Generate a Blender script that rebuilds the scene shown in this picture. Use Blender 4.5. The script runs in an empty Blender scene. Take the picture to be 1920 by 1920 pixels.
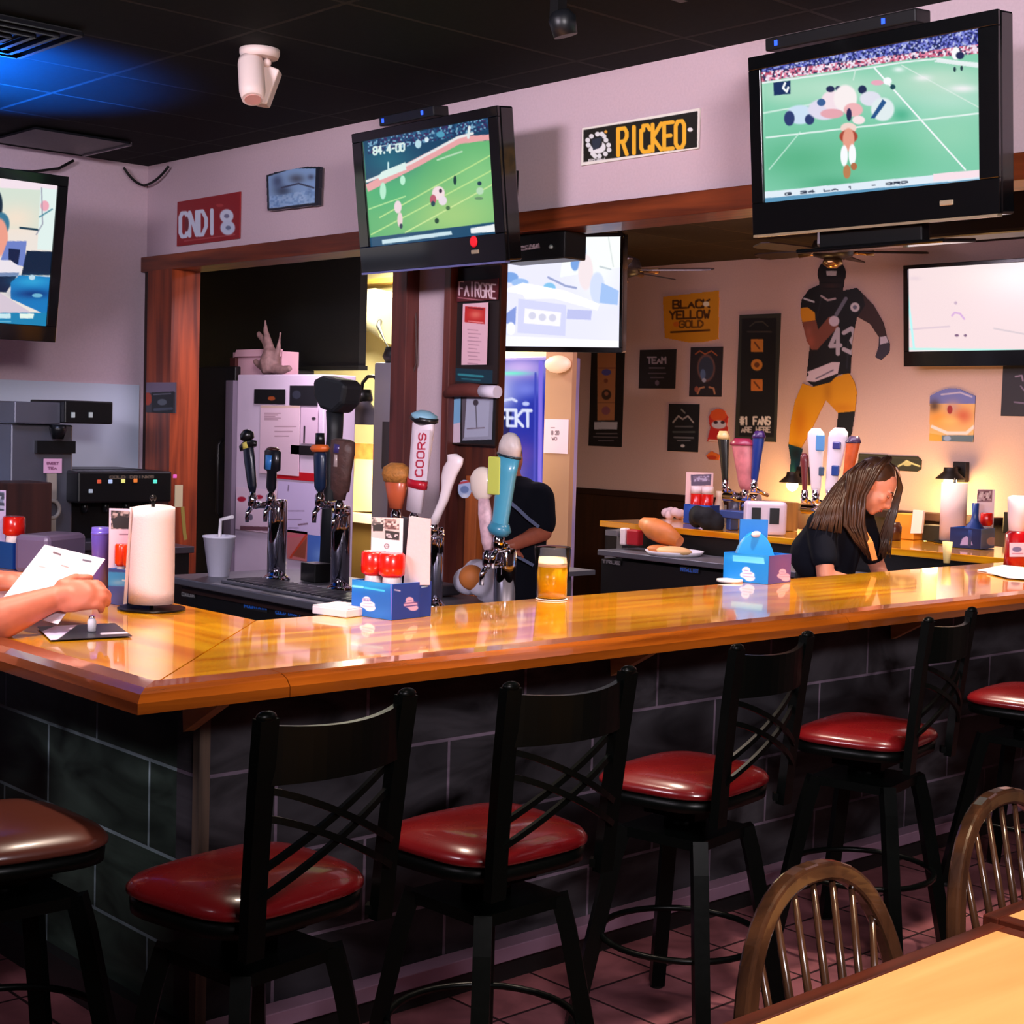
import bpy, bmesh, math, random
import numpy as np
from mathutils import Vector, Matrix, Euler
random.seed(7)
C = bpy.context.scene.collection
V = Vector
PI = math.pi

# ---------------- camera ----------------
H = 1.72
F = 2874.0
ROLL = math.radians(1.64)
PITCH = math.atan(170.0 / F)
TH = math.radians(47.5)
fw = V((math.cos(TH), math.sin(TH), 0))
rt = V((math.sin(TH), -math.cos(TH), 0))
up = V((0, 0, 1))
cam_f = (fw * math.cos(PITCH) - up * math.sin(PITCH)).normalized()
cam_u0 = (fw * math.sin(PITCH) + up * math.cos(PITCH)).normalized()
cam_r = rt * math.cos(ROLL) + cam_u0 * math.sin(ROLL)
cam_u = cam_u0 * math.cos(ROLL) - rt * math.sin(ROLL)
cd = bpy.data.cameras.new('camera')
cam = bpy.data.objects.new('camera', cd)
C.objects.link(cam)
cd.sensor_width = 36
cd.lens = 36 * F / 1920
cd.clip_end = 100
m = Matrix((cam_r, cam_u, -cam_f)).transposed().to_4x4()
m.translation = V((0, 0, H))
cam.matrix_world = m
bpy.context.scene.camera = cam
CP = V((0, 0, H))

# ---------------- world, exposure, large lights ----------------
sc = bpy.context.scene
sc.view_settings.view_transform = 'Standard'
sc.view_settings.look = 'None'
sc.view_settings.gamma = 1
sc.view_settings.exposure = 0.0
w = bpy.data.worlds.new('world')
sc.world = w
w.use_nodes = True
w.node_tree.nodes['Background'].inputs[0].default_value = (0.07, 0.08, 0.17, 1)
w.node_tree.nodes['Background'].inputs[1].default_value = 0.28


LK = 3.0


def area(name, loc, target, size, power, col, sy=None, spread=180):
    d = bpy.data.lights.new(name, 'AREA')
    d.energy = power * LK
    d.color = col
    d.size = size
    d.spread = math.radians(spread)
    if sy:
        d.shape = 'RECTANGLE'
        d.size_y = sy
    o = bpy.data.objects.new(name, d)
    C.objects.link(o)
    o.location = loc
    o.rotation_euler = (V(target) - V(loc)).to_track_quat('-Z', 'Y').to_euler()
    return o


def spot(name, loc, target, power, col, ang=60, blend=.6, r=.05):
    d = bpy.data.lights.new(name, 'SPOT')
    d.energy = power * LK
    d.color = col
    d.spot_size = math.radians(ang)
    d.spot_blend = blend
    d.shadow_soft_size = r
    o = bpy.data.objects.new(name, d)
    C.objects.link(o)
    o.location = loc
    o.rotation_euler = (V(target) - V(loc)).to_track_quat('-Z', 'Y').to_euler()
    return o


def point(name, loc, power, col, r=.06):
    d = bpy.data.lights.new(name, 'POINT')
    d.energy = power * LK
    d.color = col
    d.shadow_soft_size = r
    o = bpy.data.objects.new(name, d)
    C.objects.link(o)
    o.location = loc
    return o


WARM = (1.0, .62, .30)
PINK = (1.0, .70, .72)
# dining side: wide pinkish ceiling lights behind the photographer
area('dining_light', (-1.0, 3.4, 3.12), (4.9, 5.6, 3.05), 1.4, 35, (.98, .86, 1.0), .7, 100)
area('dining_light_right', (0.6, -1.0, 3.12), (4.9, 3.2, 3.0), 1.2, 50, (1.0, .92, .95), .7, 110)
area('fill_light', (1.2, -.6, 3.15), (3.2, 3.4, .4), .9, 5, (.86, .74, 1.0), .9)
area('side_wall_light', (2.6, 6.4, 3.0), (2.8, 8.8, 1.3), .6, 6, (.50, .58, 1.0), .6, 110)
area('cabinet_fill_light', (5.12, 7.6, 2.5), (5.9, 7.7, .9), .4, 7, (1.0, .82, 1.0), .4)  # added unseen fill that brightens the white cabinet
area('kitchen_light', (7.0, 9.3, 2.9), (7.2, 9.3, .5), .6, 55, (1.0, .92, .74), .6)
area('kitchen_wall_fill', (6.25, 8.3, 1.3), (7.6, 9.9, 2.5), .4, 7, (1.0, .86, .66), .4)  # added unseen fill aimed up at the dim kitchen wall
area('back_room_light', (7.2, 5.9, 2.98), (8.6, 6.2, .5), 1.4, 13, (.92, .72, 1.0), 1.4, 170)
area('back_room_light_left', (6.2, 6.7, 2.95), (7.4, 7.4, .5), .6, 8, (.95, .74, .95), .6)
# bar down lights
for i, (x, y, p) in enumerate([(2.3, 4.9, 40), (2.35, 3.62, 44), (3.4, 3.62, 52), (4.6, 3.62, 60), (5.8, 3.62, 62), (7.2, 3.7, 60), (7.8, 5.2, 40)]):
    spot('bar_light', (x, y, 2.95 if x > 4.9 else 3.2), (x, y, 1.0), p * 1.95, (1.0, .79, .64), 62, .7, .06)
for i, (x, y, p) in enumerate([(2.5, 2.3, 16), (4.1, 2.5, 26), (5.4, 2.6, 34)]):
    spot('aisle_light', (x - .2, y - .5, 3.2), (x, y + .5, .7), p * .9, (1.0, .78, .74), 34, .7, .05)
# table light over the dining table
spot('table_light', (2.3, 0.9, 3.1), (2.3, 1.2, .76), 115, (1.0, .74, .46), 60, .6, .08)
# blue uplight on the ceiling in the corner
spot('blue_uplight', (3.1, 7.35, 2.78), (3.1, 7.3, 3.27), 170, (.0, .15, 1.0), 128, .3, .05)
spot('floor_spot', (4.0, 2.0, 3.2), (4.12, 2.78, 0), 70, (1.0, .86, .72), 15, .15, .02)


# ---------------- projection helpers (photo pixel -> place in the room) ----------------
def ray(px, py):
    return (cam_f + cam_r * ((px - 960) / F) - cam_u * ((py - 960) / F))


def at(px, py, Z):
    d = ray(px, py)
    return CP + d * (Z / d.dot(fw))


def onx(px, py, x):
    d = ray(px, py)
    return CP + d * (x / d.x)


def ony(px, py, y):
    d = ray(px, py)
    return CP + d * (y / d.y)


def onz(px, py, z):
    d = ray(px, py)
    return CP + d * ((z - H) / d.z)


def onp(px, py, P0, N):
    d = ray(px, py)
    return CP + d * ((P0 - CP).dot(N) / d.dot(N))


def proj(P):
    """(n,3) array -> photo pixels"""
    q = P - np.array(CP)
    z = q @ np.array(cam_f)
    return 960 + F * (q @ np.array(cam_r)) / z, 960 - F * (q @ np.array(cam_u)) / z


# ---------------- materials ----------------
def lin(c):
    c = c / 255.0
    return c / 12.92 if c <= .04045 else ((c + .055) / 1.055) ** 2.4


def rgb(c):
    return (lin(c[0]), lin(c[1]), lin(c[2]), 1)


MC = {}


def nt(name):
    m = bpy.data.materials.new(name)
    m.use_nodes = True
    t = m.node_tree
    return m, t, t.nodes['Principled BSDF']


def M(name, c=(128, 128, 128), rough=.5, metal=0, em=None, es=1, coat=0, trans=0, ior=1.45, alpha=1, bump=0, bscale=60, var=0, sheen=0, spec=.5):
    if name in MC:
        return MC[name]
    m, t, b = nt(name)
    b.inputs['Base Color'].default_value = rgb(c)
    b.inputs['Roughness'].default_value = rough
    b.inputs['Metallic'].default_value = metal
    b.inputs['Specular IOR Level'].default_value = spec
    b.inputs['IOR'].default_value = ior
    b.inputs['Coat Weight'].default_value = coat
    b.inputs['Coat Roughness'].default_value = .08
    b.inputs['Transmission Weight'].default_value = trans
    b.inputs['Alpha'].default_value = alpha
    b.inputs['Sheen Weight'].default_value = sheen
    if em:
        b.inputs['Emission Color'].default_value = rgb(em)
        b.inputs['Emission Strength'].default_value = es
    tc = t.nodes.new('ShaderNodeTexCoord')
    n = t.nodes.new('ShaderNodeTexNoise')
    n.inputs['Scale'].default_value = bscale
    n.inputs['Detail'].default_value = 4
    t.links.new(tc.outputs['Object'], n.inputs['Vector'])
    if var:
        mx = t.nodes.new('ShaderNodeMix')
        mx.data_type = 'RGBA'
        mx.inputs[6].default_value = rgb([max(0, v * (1 - var)) for v in c])
        mx.inputs[7].default_value = rgb([min(255, v * (1 + var)) for v in c])
        t.links.new(n.outputs['Fac'], mx.inputs[0])
        t.links.new(mx.outputs[2], b.inputs['Base Color'])
    mr = t.nodes.new('ShaderNodeMapRange')
    mr.inputs['To Min'].default_value = max(0, rough - .04)
    mr.inputs['To Max'].default_value = min(1, rough + .04)
    t.links.new(n.outputs['Fac'], mr.inputs['Value'])
    t.links.new(mr.outputs['Result'], b.inputs['Roughness'])
    if bump:
        bp = t.nodes.new('ShaderNodeBump')
        bp.inputs['Strength'].default_value = bump
        bp.inputs['Distance'].default_value = .01
        t.links.new(n.outputs['Fac'], bp.inputs['Height'])
        t.links.new(bp.outputs['Normal'], b.inputs['Normal'])
    MC[name] = m
    return m


def swz(t, ax):
    """object coordinates re-ordered so that the two axes named become x and y"""
    tc = t.nodes.new('ShaderNodeTexCoord')
    s = t.nodes.new('ShaderNodeSeparateXYZ')
    c = t.nodes.new('ShaderNodeCombineXYZ')
    t.links.new(tc.outputs['Object'], s.inputs[0])
    for i, a in enumerate(ax):
        t.links.new(s.outputs['XYZ'.index(a.upper())], c.inputs[i])
    return c.outputs[0]


def wood(name, c1, c2, along='x', rough=.35, coat=0.0, grain=18, plank=None, bump=.1):
    """wood grain running along one object axis; optional plank seams of a width"""
    if name in MC:
        return MC[name]
    m, t, b = nt(name)
    oth = {'x': 'xyz', 'y': 'yxz', 'z': 'zxy'}[along]
    v = swz(t, oth)
    mp = t.nodes.new('ShaderNodeMapping')
    mp.inputs['Scale'].default_value = (1.2, grain, grain)
    t.links.new(v, mp.inputs[0])
    n = t.nodes.new('ShaderNodeTexNoise')
    n.inputs['Scale'].default_value = 1
    n.inputs['Detail'].default_value = 6
    n.inputs['Distortion'].default_value = .6
    t.links.new(mp.outputs[0], n.inputs['Vector'])
    r = t.nodes.new('ShaderNodeValToRGB')
    r.color_ramp.elements[0].position = .32
    r.color_ramp.elements[0].color = rgb(c1)
    r.color_ramp.elements[1].position = .68
    r.color_ramp.elements[1].color = rgb(c2)
    t.links.new(n.outputs['Fac'], r.inputs[0])
    col = r.outputs[0]
    if plank:
        br = t.nodes.new('ShaderNodeTexBrick')
        br.inputs['Scale'].default_value = 1
        br.inputs['Brick Width'].default_value = plank * 11
        br.inputs['Row Height'].default_value = plank
        br.inputs['Mortar Size'].default_value = .0008
        br.inputs['Color1'].default_value = (1, 1, 1, 1)
        br.inputs['Color2'].default_value = (.72, .66, .6, 1)
        br.inputs['Mortar'].default_value = (.35, .25, .2, 1)
        t.links.new(v, br.inputs['Vector'])
        mx = t.nodes.new('ShaderNodeMix')
        mx.data_type = 'RGBA'
        mx.blend_type = 'MULTIPLY'
        mx.inputs[0].default_value = .8
        t.links.new(col, mx.inputs[6])
        t.links.new(br.outputs['Color'], mx.inputs[7])
        col = mx.outputs[2]
    t.links.new(col, b.inputs['Base Color'])
    b.inputs['Roughness'].default_value = rough
    b.inputs['Coat Weight'].default_value = coat
    b.inputs['Coat Roughness'].default_value = .05
    if bump:
        bp = t.nodes.new('ShaderNodeBump')
        bp.inputs['Strength'].default_value = bump
        bp.inputs['Distance'].default_value = .002
        t.links.new(n.outputs['Fac'], bp.inputs['Height'])
        t.links.new(bp.outputs['Normal'], b.inputs['Normal'])
    MC[name] = m
    return m


def tiles(name, ax, tw, th, mort, c1, c2, cm, rough=.5, off=.5, shift=(0, 0), noise=.35, nscale=3, bump=.4, grain=(1, 1), spec=.12):
    if name in MC:
        return MC[name]
    m, t, b = nt(name)
    v = swz(t, ax)
    mp = t.nodes.new('ShaderNodeMapping')
    mp.inputs['Location'].default_value = (shift[0], shift[1], 0)
    t.links.new(v, mp.inputs[0])
    br = t.nodes.new('ShaderNodeTexBrick')
    br.offset = off
    br.inputs['Scale'].default_value = 1
    br.inputs['Brick Width'].default_value = tw
    br.inputs['Row Height'].default_value = th
    br.inputs['Mortar Size'].default_value = mort
    br.inputs['Mortar Smooth'].default_value = .3
    br.inputs['Color1'].default_value = rgb(c1)
    br.inputs['Color2'].default_value = rgb(c2)
    br.inputs['Mortar'].default_value = rgb(cm)
    t.links.new(mp.outputs[0], br.inputs['Vector'])
    n = t.nodes.new('ShaderNodeTexNoise')
    n.inputs['Scale'].default_value = nscale
    n.inputs['Detail'].default_value = 8
    n.inputs['Distortion'].default_value = 1.2
    mp2 = t.nodes.new('ShaderNodeMapping')
    mp2.inputs['Scale'].default_value = (grain[0], grain[1], 1)
    t.links.new(v, mp2.inputs[0])
    t.links.new(mp2.outputs[0], n.inputs['Vector'])
    mr = t.nodes.new('ShaderNodeMapRange')
    mr.inputs['From Min'].default_value = .3
    mr.inputs['From Max'].default_value = .7
    mr.inputs['To Min'].default_value = 1 - noise
    mr.inputs['To Max'].default_value = 1 + noise
    t.links.new(n.outputs['Fac'], mr.inputs['Value'])
    mx = t.nodes.new('ShaderNodeVectorMath')
    mx.operation = 'SCALE'
    t.links.new(br.outputs['Color'], mx.inputs[0])
    t.links.new(mr.outputs['Result'], mx.inputs['Scale'])
    t.links.new(mx.outputs[0], b.inputs['Base Color'])
    b.inputs['Roughness'].default_value = rough
    b.inputs['Specular IOR Level'].default_value = spec
    bp = t.nodes.new('ShaderNodeBump')
    bp.inputs['Strength'].default_value = bump
    bp.inputs['Distance'].default_value = .004
    bp.invert = True
    t.links.new(br.outputs['Fac'], bp.inputs['Height'])
    t.links.new(bp.outputs['Normal'], b.inputs['Normal'])
    MC[name] = m
    return m


def paint_mat(name, emis=0, rough=.6, coat=0):
    """colour comes from the print on the surface (a colour attribute); emis > 0 for lit screens"""
    if name in MC:
        return MC[name]
    m, t, b = nt(name)
    a = t.nodes.new('ShaderNodeAttribute')
    a.attribute_name = 'print'
    b.inputs['Roughness'].default_value = rough
    b.inputs['Coat Weight'].default_value = coat
    if emis:
        b.inputs['Base Color'].default_value = (.004, .004, .005, 1)
        t.links.new(a.outputs['Color'], b.inputs['Emission Color'])
        b.inputs['Emission Strength'].default_value = emis
    else:
        t.links.new(a.outputs['Color'], b.inputs['Base Color'])
    MC[name] = m
    return m


# ---------------- mesh builder ----------------
class B:
    def __init__(s):
        s.bm = bmesh.new()
        s.mi = 0

    def _new(s, fs):
        for f in fs:
            f.material_index = s.mi

    def box(s, c, d, R=None, bev=0):
        c = V(c)
        vs = []
        R = R or Matrix.Identity(3)
        for z in (-.5, .5):
            for x, y in ((-.5, -.5), (.5, -.5), (.5, .5), (-.5, .5)):
                vs.append(s.bm.verts.new(c + R @ V((x * d[0], y * d[1], z * d[2]))))
        fs = [s.bm.faces.new([vs[i] for i in q]) for q in ((3, 2, 1, 0), (4, 5, 6, 7), (0, 1, 5, 4), (1, 2, 6, 5), (2, 3, 7, 6), (3, 0, 4, 7))]
        s._new(fs)
        if bev:
            es = set(e for f in fs for e in f.edges)
            r = bmesh.ops.bevel(s.bm, geom=list(es), offset=bev, segments=2, affect='EDGES', profile=.5)
            s._new(r['faces'])
        return s

    def rings(s, rings, close=True, cap=True, smooth=True):
        R = [[s.bm.verts.new(p) for p in r] for r in rings]
        n = len(R[0])
        for a, b in zip(R[:-1], R[1:]):
            for i in range(n if close else n - 1):
                f = s.bm.faces.new((a[i], a[(i + 1) % n], b[(i + 1) % n], b[i]))
                f.smooth = smooth
                f.material_index = s.mi
        if cap and close:
            for r, rev in ((R[0], True), (R[-1], False)):
                try:
                    f = s.bm.faces.new(r[::-1] if rev else r)
                    f.material_index = s.mi
                except ValueError:
                    pass
        return s

    def tube(s, pts, r, n=10, flat=None, closed=False):
        """sweep along points; r a number or list; flat=(w,h,upvector) sweeps a rectangle"""
        P = [V(p) for p in pts]
        if closed:
            P = P + [P[0], P[1]]
        k = len(P)
        rs = r if isinstance(r, (list, tuple)) else [r] * k
        if closed and len(rs) < k:
            rs = list(rs) + [rs[0]] * (k - len(rs))
        out = []
        pn = None
        for i in range(k):
            if closed and i == 0:
                T = P[1] - P[-3]
            elif closed and i >= k - 2:
                T = (P[1] - P[-3]) if i == k - 2 else (P[2] - P[0])
            else:
                T = P[min(i + 1, k - 1)] - P[max(i - 1, 0)]
            T.normalize()
            if flat:
                U = V(flat[2])
                U = (U - T * U.dot(T)).normalized()
            elif pn is None:
                U = T.cross(V((0, 0, 1)))
                if U.length < .1:
                    U = T.cross(V((0, 1, 0)))
                U.normalize()
            else:
                U = (pn - T * pn.dot(T)).normalized()
            pn = U
            W = T.cross(U)
            if flat:
                a, b2 = flat[0] / 2, flat[1] / 2
                out.append([P[i] + W * x * a + U * y * b2 for x, y in ((-1, -1), (1, -1), (1, 1), (-1, 1))])
            else:
                out.append([P[i] + (U * math.cos(2 * PI * j / n) + W * math.sin(2 * PI * j / n)) * rs[i] for j in range(n)])
        if closed:
            out = out[:-1]
        return s.rings(out, cap=not closed, smooth=not flat)

    def lathe(s, prof, c=(0, 0, 0), n=24, axis=None, cap=True):
        c = V(c)
        Q = (V(axis).to_track_quat('Z', 'Y').to_matrix() if axis is not None else Matrix.Identity(3))
        return s.rings([[c + Q @ V((r * math.cos(2 * PI * j / n), r * math.sin(2 * PI * j / n), z)) for j in range(n)] for r, z in prof], cap=cap)

    def ell(s, c, r, R=None, n=16, m=10):
        c = V(c)
        R = R or Matrix.Identity(3)
        if isinstance(r, (int, float)):
            r = (r, r, r)
        rr = []
        for i in range(m + 1):
            a = PI * (i + .02 * (i == 0) - .02 * (i == m)) / m
            rr.append([c + R @ V((r[0] * math.sin(a) * math.cos(2 * PI * j / n), r[1] * math.sin(a) * math.sin(2 * PI * j / n), -r[2] * math.cos(a))) for j in range(n)])
        return s.rings(rr)

    def cap(s, a, b, ra, rb, n=12):
        a, b = V(a), V(b)
        s.ell(a, ra, n=n, m=8)
        s.ell(b, rb, n=n, m=8)
        return s.tube([a, b], [ra, rb], n)

    def prism(s, poly, off):
        """closed polygon (3-D points) pushed along a vector"""
        off = V(off)
        a = [s.bm.verts.new(V(p)) for p in poly]
        b = [s.bm.verts.new(V(p) + off) for p in poly]
        n = len(a)
        fs = [s.bm.faces.new(a[::-1]), s.bm.faces.new(b)]
        for i in range(n):
            fs.append(s.bm.faces.new((a[i], a[(i + 1) % n], b[(i + 1) % n], b[i])))
        s._new(fs)
        return s

    def mat(s, i):
        s.mi = i
        return s


def base_of(P):
    return V(P)


def obj(name, b, mat, parent=None, world=True, smooth=None, bevel=0, seg=2, sub=0, local_to=None):
    me = bpy.data.meshes.new(name)
    bm = b.bm if isinstance(b, B) else b
    bmesh.ops.recalc_face_normals(bm, faces=bm.faces[:])
    o = bpy.data.objects.new(name, me)
    org = V((0, 0, 0))
    if parent is not None and world:
        org = wloc(parent)
    elif parent is None and len(bm.verts):
        lo = V((min(v.co.x for v in bm.verts), min(v.co.y for v in bm.verts), min(v.co.z for v in bm.verts)))
        hi = V((max(v.co.x for v in bm.verts), max(v.co.y for v in bm.verts), max(v.co.z for v in bm.verts)))
        if world and local_to is None:
            org = V(((lo.x + hi.x) / 2, (lo.y + hi.y) / 2, lo.z))
        if local_to == 'world':
            org = V((0, 0, 0))
    if org.length:
        for v in bm.verts:
            v.co -= org
    bm.to_mesh(me)
    bm.free()
    for mm in (mat if isinstance(mat, (list, tuple)) else [mat]):
        me.materials.append(mm)
    C.objects.link(o)
    if parent is not None:
        o.parent = parent
    else:
        o.location = org
    if smooth is True:
        for p in me.polygons:
            p.use_smooth = True
    if bevel:
        md = o.modifiers.new('b', 'BEVEL')
        md.width = bevel
        md.segments = seg
        md.limit_method = 'ANGLE'
        md.angle_limit = math.radians(40)
    if sub:
        md = o.modifiers.new('s', 'SUBSURF')
        md.levels = sub
        md.render_levels = sub
    return o


def wloc(o):
    l = V(o.location)
    while o.parent:
        o = o.parent
        l += V(o.location)
    return l


def tag(o, label, cat, group=None, kind=None):
    if label:
        o['label'] = label
    if cat:
        o['category'] = cat
    if group:
        o['group'] = group
    if kind:
        o['kind'] = kind
    return o


def thing(name, label, cat, loc, group=None, rz=0):
    o = bpy.data.objects.new(name, None)
    o.empty_display_size = .1
    C.objects.link(o)
    o.location = loc
    o.rotation_euler = (0, 0, rz)
    return tag(o, label, cat, group)


def struct(name, b, mat, parent=None, **k):
    o = obj(name, b, mat, parent, local_to='world' if parent is None else None, **k)
    o['kind'] = 'structure'
    return o


def dup(root, loc, label=None, rz=None, group=None):
    r = root.copy()
    C.objects.link(r)
    r.location = loc
    if rz is not None:
        r.rotation_euler = (0, 0, rz)
    if label:
        r['label'] = label
    if group:
        r['group'] = group
    for ch in list(root.children):
        c = ch.copy()
        C.objects.link(c)
        c.parent = r
        for g in list(ch.children):
            d = g.copy()
            C.objects.link(d)
            d.parent = c
    return r


def remesh(name, b, mat, vox, parent=None, sm=3):
    """join the overlapping rounded forms into one continuous skin"""
    o = obj(name, b, mat, parent)
    md = o.modifiers.new('r', 'REMESH')
    md.mode = 'VOXEL'
    md.voxel_size = vox
    md.use_smooth_shade = True
    if sm:
        s = o.modifiers.new('s', 'SMOOTH')
        s.iterations = sm
        s.factor = .6
    dg = bpy.context.evaluated_depsgraph_get()
    me = bpy.data.meshes.new_from_object(o.evaluated_get(dg))
    old = o.data
    o.modifiers.clear()
    o.data = me
    bpy.data.meshes.remove(old)
    me.name = name
    if not me.materials:
        me.materials.append(mat)
    for p in me.polygons:
        p.use_smooth = True
    return o


# ---------------- printing pictures, words and marks onto flat surfaces ----------------
G = {'A': '0024 40|1232', 'B': '000636453313|33424000', 'C': '4536161505 01104041'.replace(' ', ''), 'D': '00062644422000', 'E': '46060040|0333', 'F': '460600|0333',
     'G': '453616050110304143|4323', 'H': '0006|4046|0343', 'I': '2026', 'J': '4641302010 01'.replace(' ', ''), 'K': '0006|4603|0340', 'L': '060040', 'M': '0006234640', 'N': '00064046',
     'O': '011030414536160501', 'P': '00063645443303', 'Q': '011030414536160501|2240', 'R': '00063645443303|2340', 'S': '45361605041333423020 1001'.replace(' ', ''), 'T': '0646|2620',
     'U': '060110304146', 'V': '062046', 'W': '0610234046'.replace('2340', '2330'), 'X': '0046|0640', 'Y': '062346|2320', 'Z': '06460040', '-': '1333', '.': '2021', ' ': '',
     '0': '011030414536160501', '1': '152620', '2': '0516364544 0040'.replace(' ', ''), '3': '0536454433 4241300 1'.replace(' ', ''), '4': '30360242', '5': '46060434 4241100'.replace(' ', '')[:12],
     '8': '1333444536160504130201103041423 3'.replace(' ', ''), '/': '0046', ':': '2121|2424', '#': '1016|3036|0242|0444'}


def glyph(ch):
    out = []
    for st in G.get(ch, '').replace(' ', '').split('|'):
        st = st[:len(st) // 2 * 2]
        if st:
            out.append([(int(st[i]) / 4, int(st[i + 1]) / 6) for i in range(0, len(st), 2)])
    return out


def text_ops(s, x, y, w, h, lw, col, sl=0.0, gap=.28):
    """letters as strokes; (x,y) lower left, total width w, height h, sl = slope (dy per px right)"""
    n = len(s)
    cw = w / (n + (n - 1) * gap)
    ops = []
    for i, ch in enumerate(s):
        x0 = x + i * cw * (1 + gap)
        for st in glyph(ch):
            p = [(x0 + u * cw, y - v * h + sl * (x0 + u * cw - x)) for u, v in st]
            ops.append(('l', p, lw, col))
    return ops


def run_ops(X, Y, base, ops):
    n = len(X)
    col = np.empty((n, 3))
    col[:] = base
    mask = np.ones(n, bool)
    rng = np.random.RandomState(3)

    def inpoly(P):
        r = np.zeros(n, bool)
        j = len(P) - 1
        for i in range(len(P)):
            xi, yi = P[i]
            xj, yj = P[j]
            c = (yi > Y) != (yj > Y)
            if yi != yj:
                r ^= c & (X < (xj - xi) * (Y - yi) / (yj - yi) + xi)
            j = i
        return r

    def dseg(P):
        d = np.full(n, 1e9)
        for (x0, y0), (x1, y1) in zip(P[:-1], P[1:]):
            dx, dy = x1 - x0, y1 - y0
            L = dx * dx + dy * dy
            t = np.clip(((X - x0) * dx + (Y - y0) * dy) / L, 0, 1) if L > 0 else 0
            d = np.minimum(d, np.hypot(X - x0 - t * dx, Y - y0 - t * dy))
        return d
    for o in ops:
        k = o[0]
        if k == 'p':
            q = inpoly(o[1])
            col[q] = o[2]
        elif k == 'pa':  # polygon with an opacity
            q = inpoly(o[1])
            col[q] = col[q] * (1 - o[3]) + np.array(o[2]) * o[3]
        elif k == 'e':
            q = ((X - o[1]) / o[3]) ** 2 + ((Y - o[2]) / o[4]) ** 2
            a = np.clip((1.15 - q) * 3, 0, 1)[:, None]
            col = col * (1 - a) + np.array(o[5], float) * a
        elif k == 'b':  # soft blob
            q = ((X - o[1]) / o[3]) ** 2 + ((Y - o[2]) / o[4]) ** 2
            a = (np.exp(-q) * (o[6] if len(o) > 6 else 1))[:, None]
            col = col * (1 - a) + np.array(o[5], float) * a
        elif k == 'l':
            d = dseg(o[1])
            a = np.clip((o[2] / 2 - d) / .8 + .5, 0, 1)[:, None]
            col = col * (1 - a) + np.array(o[3], float) * a
        elif k == 'n':  # speckle of several colours inside a polygon
            q = inpoly(o[1])
            s = o[3]
            cx = np.floor((X + 0.3 * Y) / s).astype(int)
            cy = np.floor((Y - 0.1 * X) / s).astype(int)
            hsh = ((cx * 73856093) ^ (cy * 19349663)) & 0x7fffffff
            idx = (hsh // 7) % len(o[2])
            cc = np.array(o[2], float)[idx]
            al = o[4] if len(o) > 4 else 1
            col[q] = col[q] * (1 - al) + cc[q] * al
        elif k == 'm':
            mask &= inpoly(o[1])
        elif k == 'mu':  # union of outlines
            r = np.zeros(n, bool)
            for P in o[1]:
                r |= inpoly(P)
            mask &= r
    return col, mask


def printed(name, P00, P10, P01, base, ops, mat, parent=None, res=1.6, thick=.006, back=None, label=None):
    """a flat printed piece: corner P00 (top left), P10 (top right), P01 (bottom left); its print is sampled on a fine mesh"""
    P00, P10, P01 = V(P00), V(P10), V(P01)
    U, W = P10 - P00, P01 - P00
    N = W.cross(U).normalized()
    if N.dot(CP - P00) < 0:
        N = -N
    dist = (P00 - CP).length
    st = dist / F * res
    nu, nv = max(2, int(U.length / st)), max(2, int(W.length / st))
    a, b = np.meshgrid(np.linspace(0, 1, nu + 1), np.linspace(0, 1, nv + 1))
    a, b = a.ravel(), b.ravel()
    P = np.array(P00)[None] + a[:, None] * np.array(U)[None] + b[:, None] * np.array(W)[None]
    X, Y = proj(P)
    col, mask = run_ops(X, Y, base, ops)
    if ops:
        col = sum(run_ops(X + dx * res, Y + dy * res, base, ops)[0] for dx, dy in ((-.3, -.12), (.12, -.3), (.3, .12), (-.12, .3))) / 4
    org = wloc(parent) if parent is not None else V(P01)
    I = np.arange((nu + 1) * (nv + 1)).reshape(nv + 1, nu + 1)
    q = np.stack([I[:-1, :-1].ravel(), I[1:, :-1].ravel(), I[1:, 1:].ravel(), I[:-1, 1:].ravel()], 1)
    keep = mask[q].all(1)
    q = q[keep]
    if mask.all():
        nb = len(P)
        bk = back if back is not None else base
        c4 = [0, nu, (nu + 1) * (nv + 1) - 1, (nu + 1) * nv]
        Pb = np.concatenate([P[c4], P[c4] - np.array(N) * thick])
        P = np.concatenate([P, Pb])
        col = np.concatenate([col, np.tile(np.array(bk, float), (8, 1))])
        ex = [(nb + 4, nb + 5, nb + 6, nb + 7)] + [(nb + i, nb + (i + 1) % 4, nb + 4 + (i + 1) % 4, nb + 4 + i) for i in range(4)]
        faces = [tuple(int(v) for v in f) for f in q] + ex
        md = None
    else:
        used = np.unique(q)
        mp = -np.ones(len(P), int)
        mp[used] = np.arange(len(used))
        P, col, q = P[used], col[used], mp[q]
        faces = [tuple(int(v) for v in f) for f in q]
        md = True
    me = bpy.data.meshes.new(name)
    me.from_pydata((P - np.array(org)).tolist(), [], faces)
    at_ = me.color_attributes.new('print', 'FLOAT_COLOR', 'POINT')
    c = np.clip(col, 0, 255) / 255
    c = np.where(c <= .04045, c / 12.92, ((c + .055) / 1.055) ** 2.4)
    c = np.concatenate([c, np.ones((len(c), 1))], 1).astype(np.float32)
    at_.data.foreach_set('color', c.ravel())
    me.materials.append(mat)
    o = bpy.data.objects.new(name, me)
    C.objects.link(o)
    if parent is not None:
        o.parent = parent
    else:
        o.location = org
    if md:
        s = o.modifiers.new('s', 'SOLIDIFY')
        s.thickness = thick
        s.offset = -1
    return o


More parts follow.
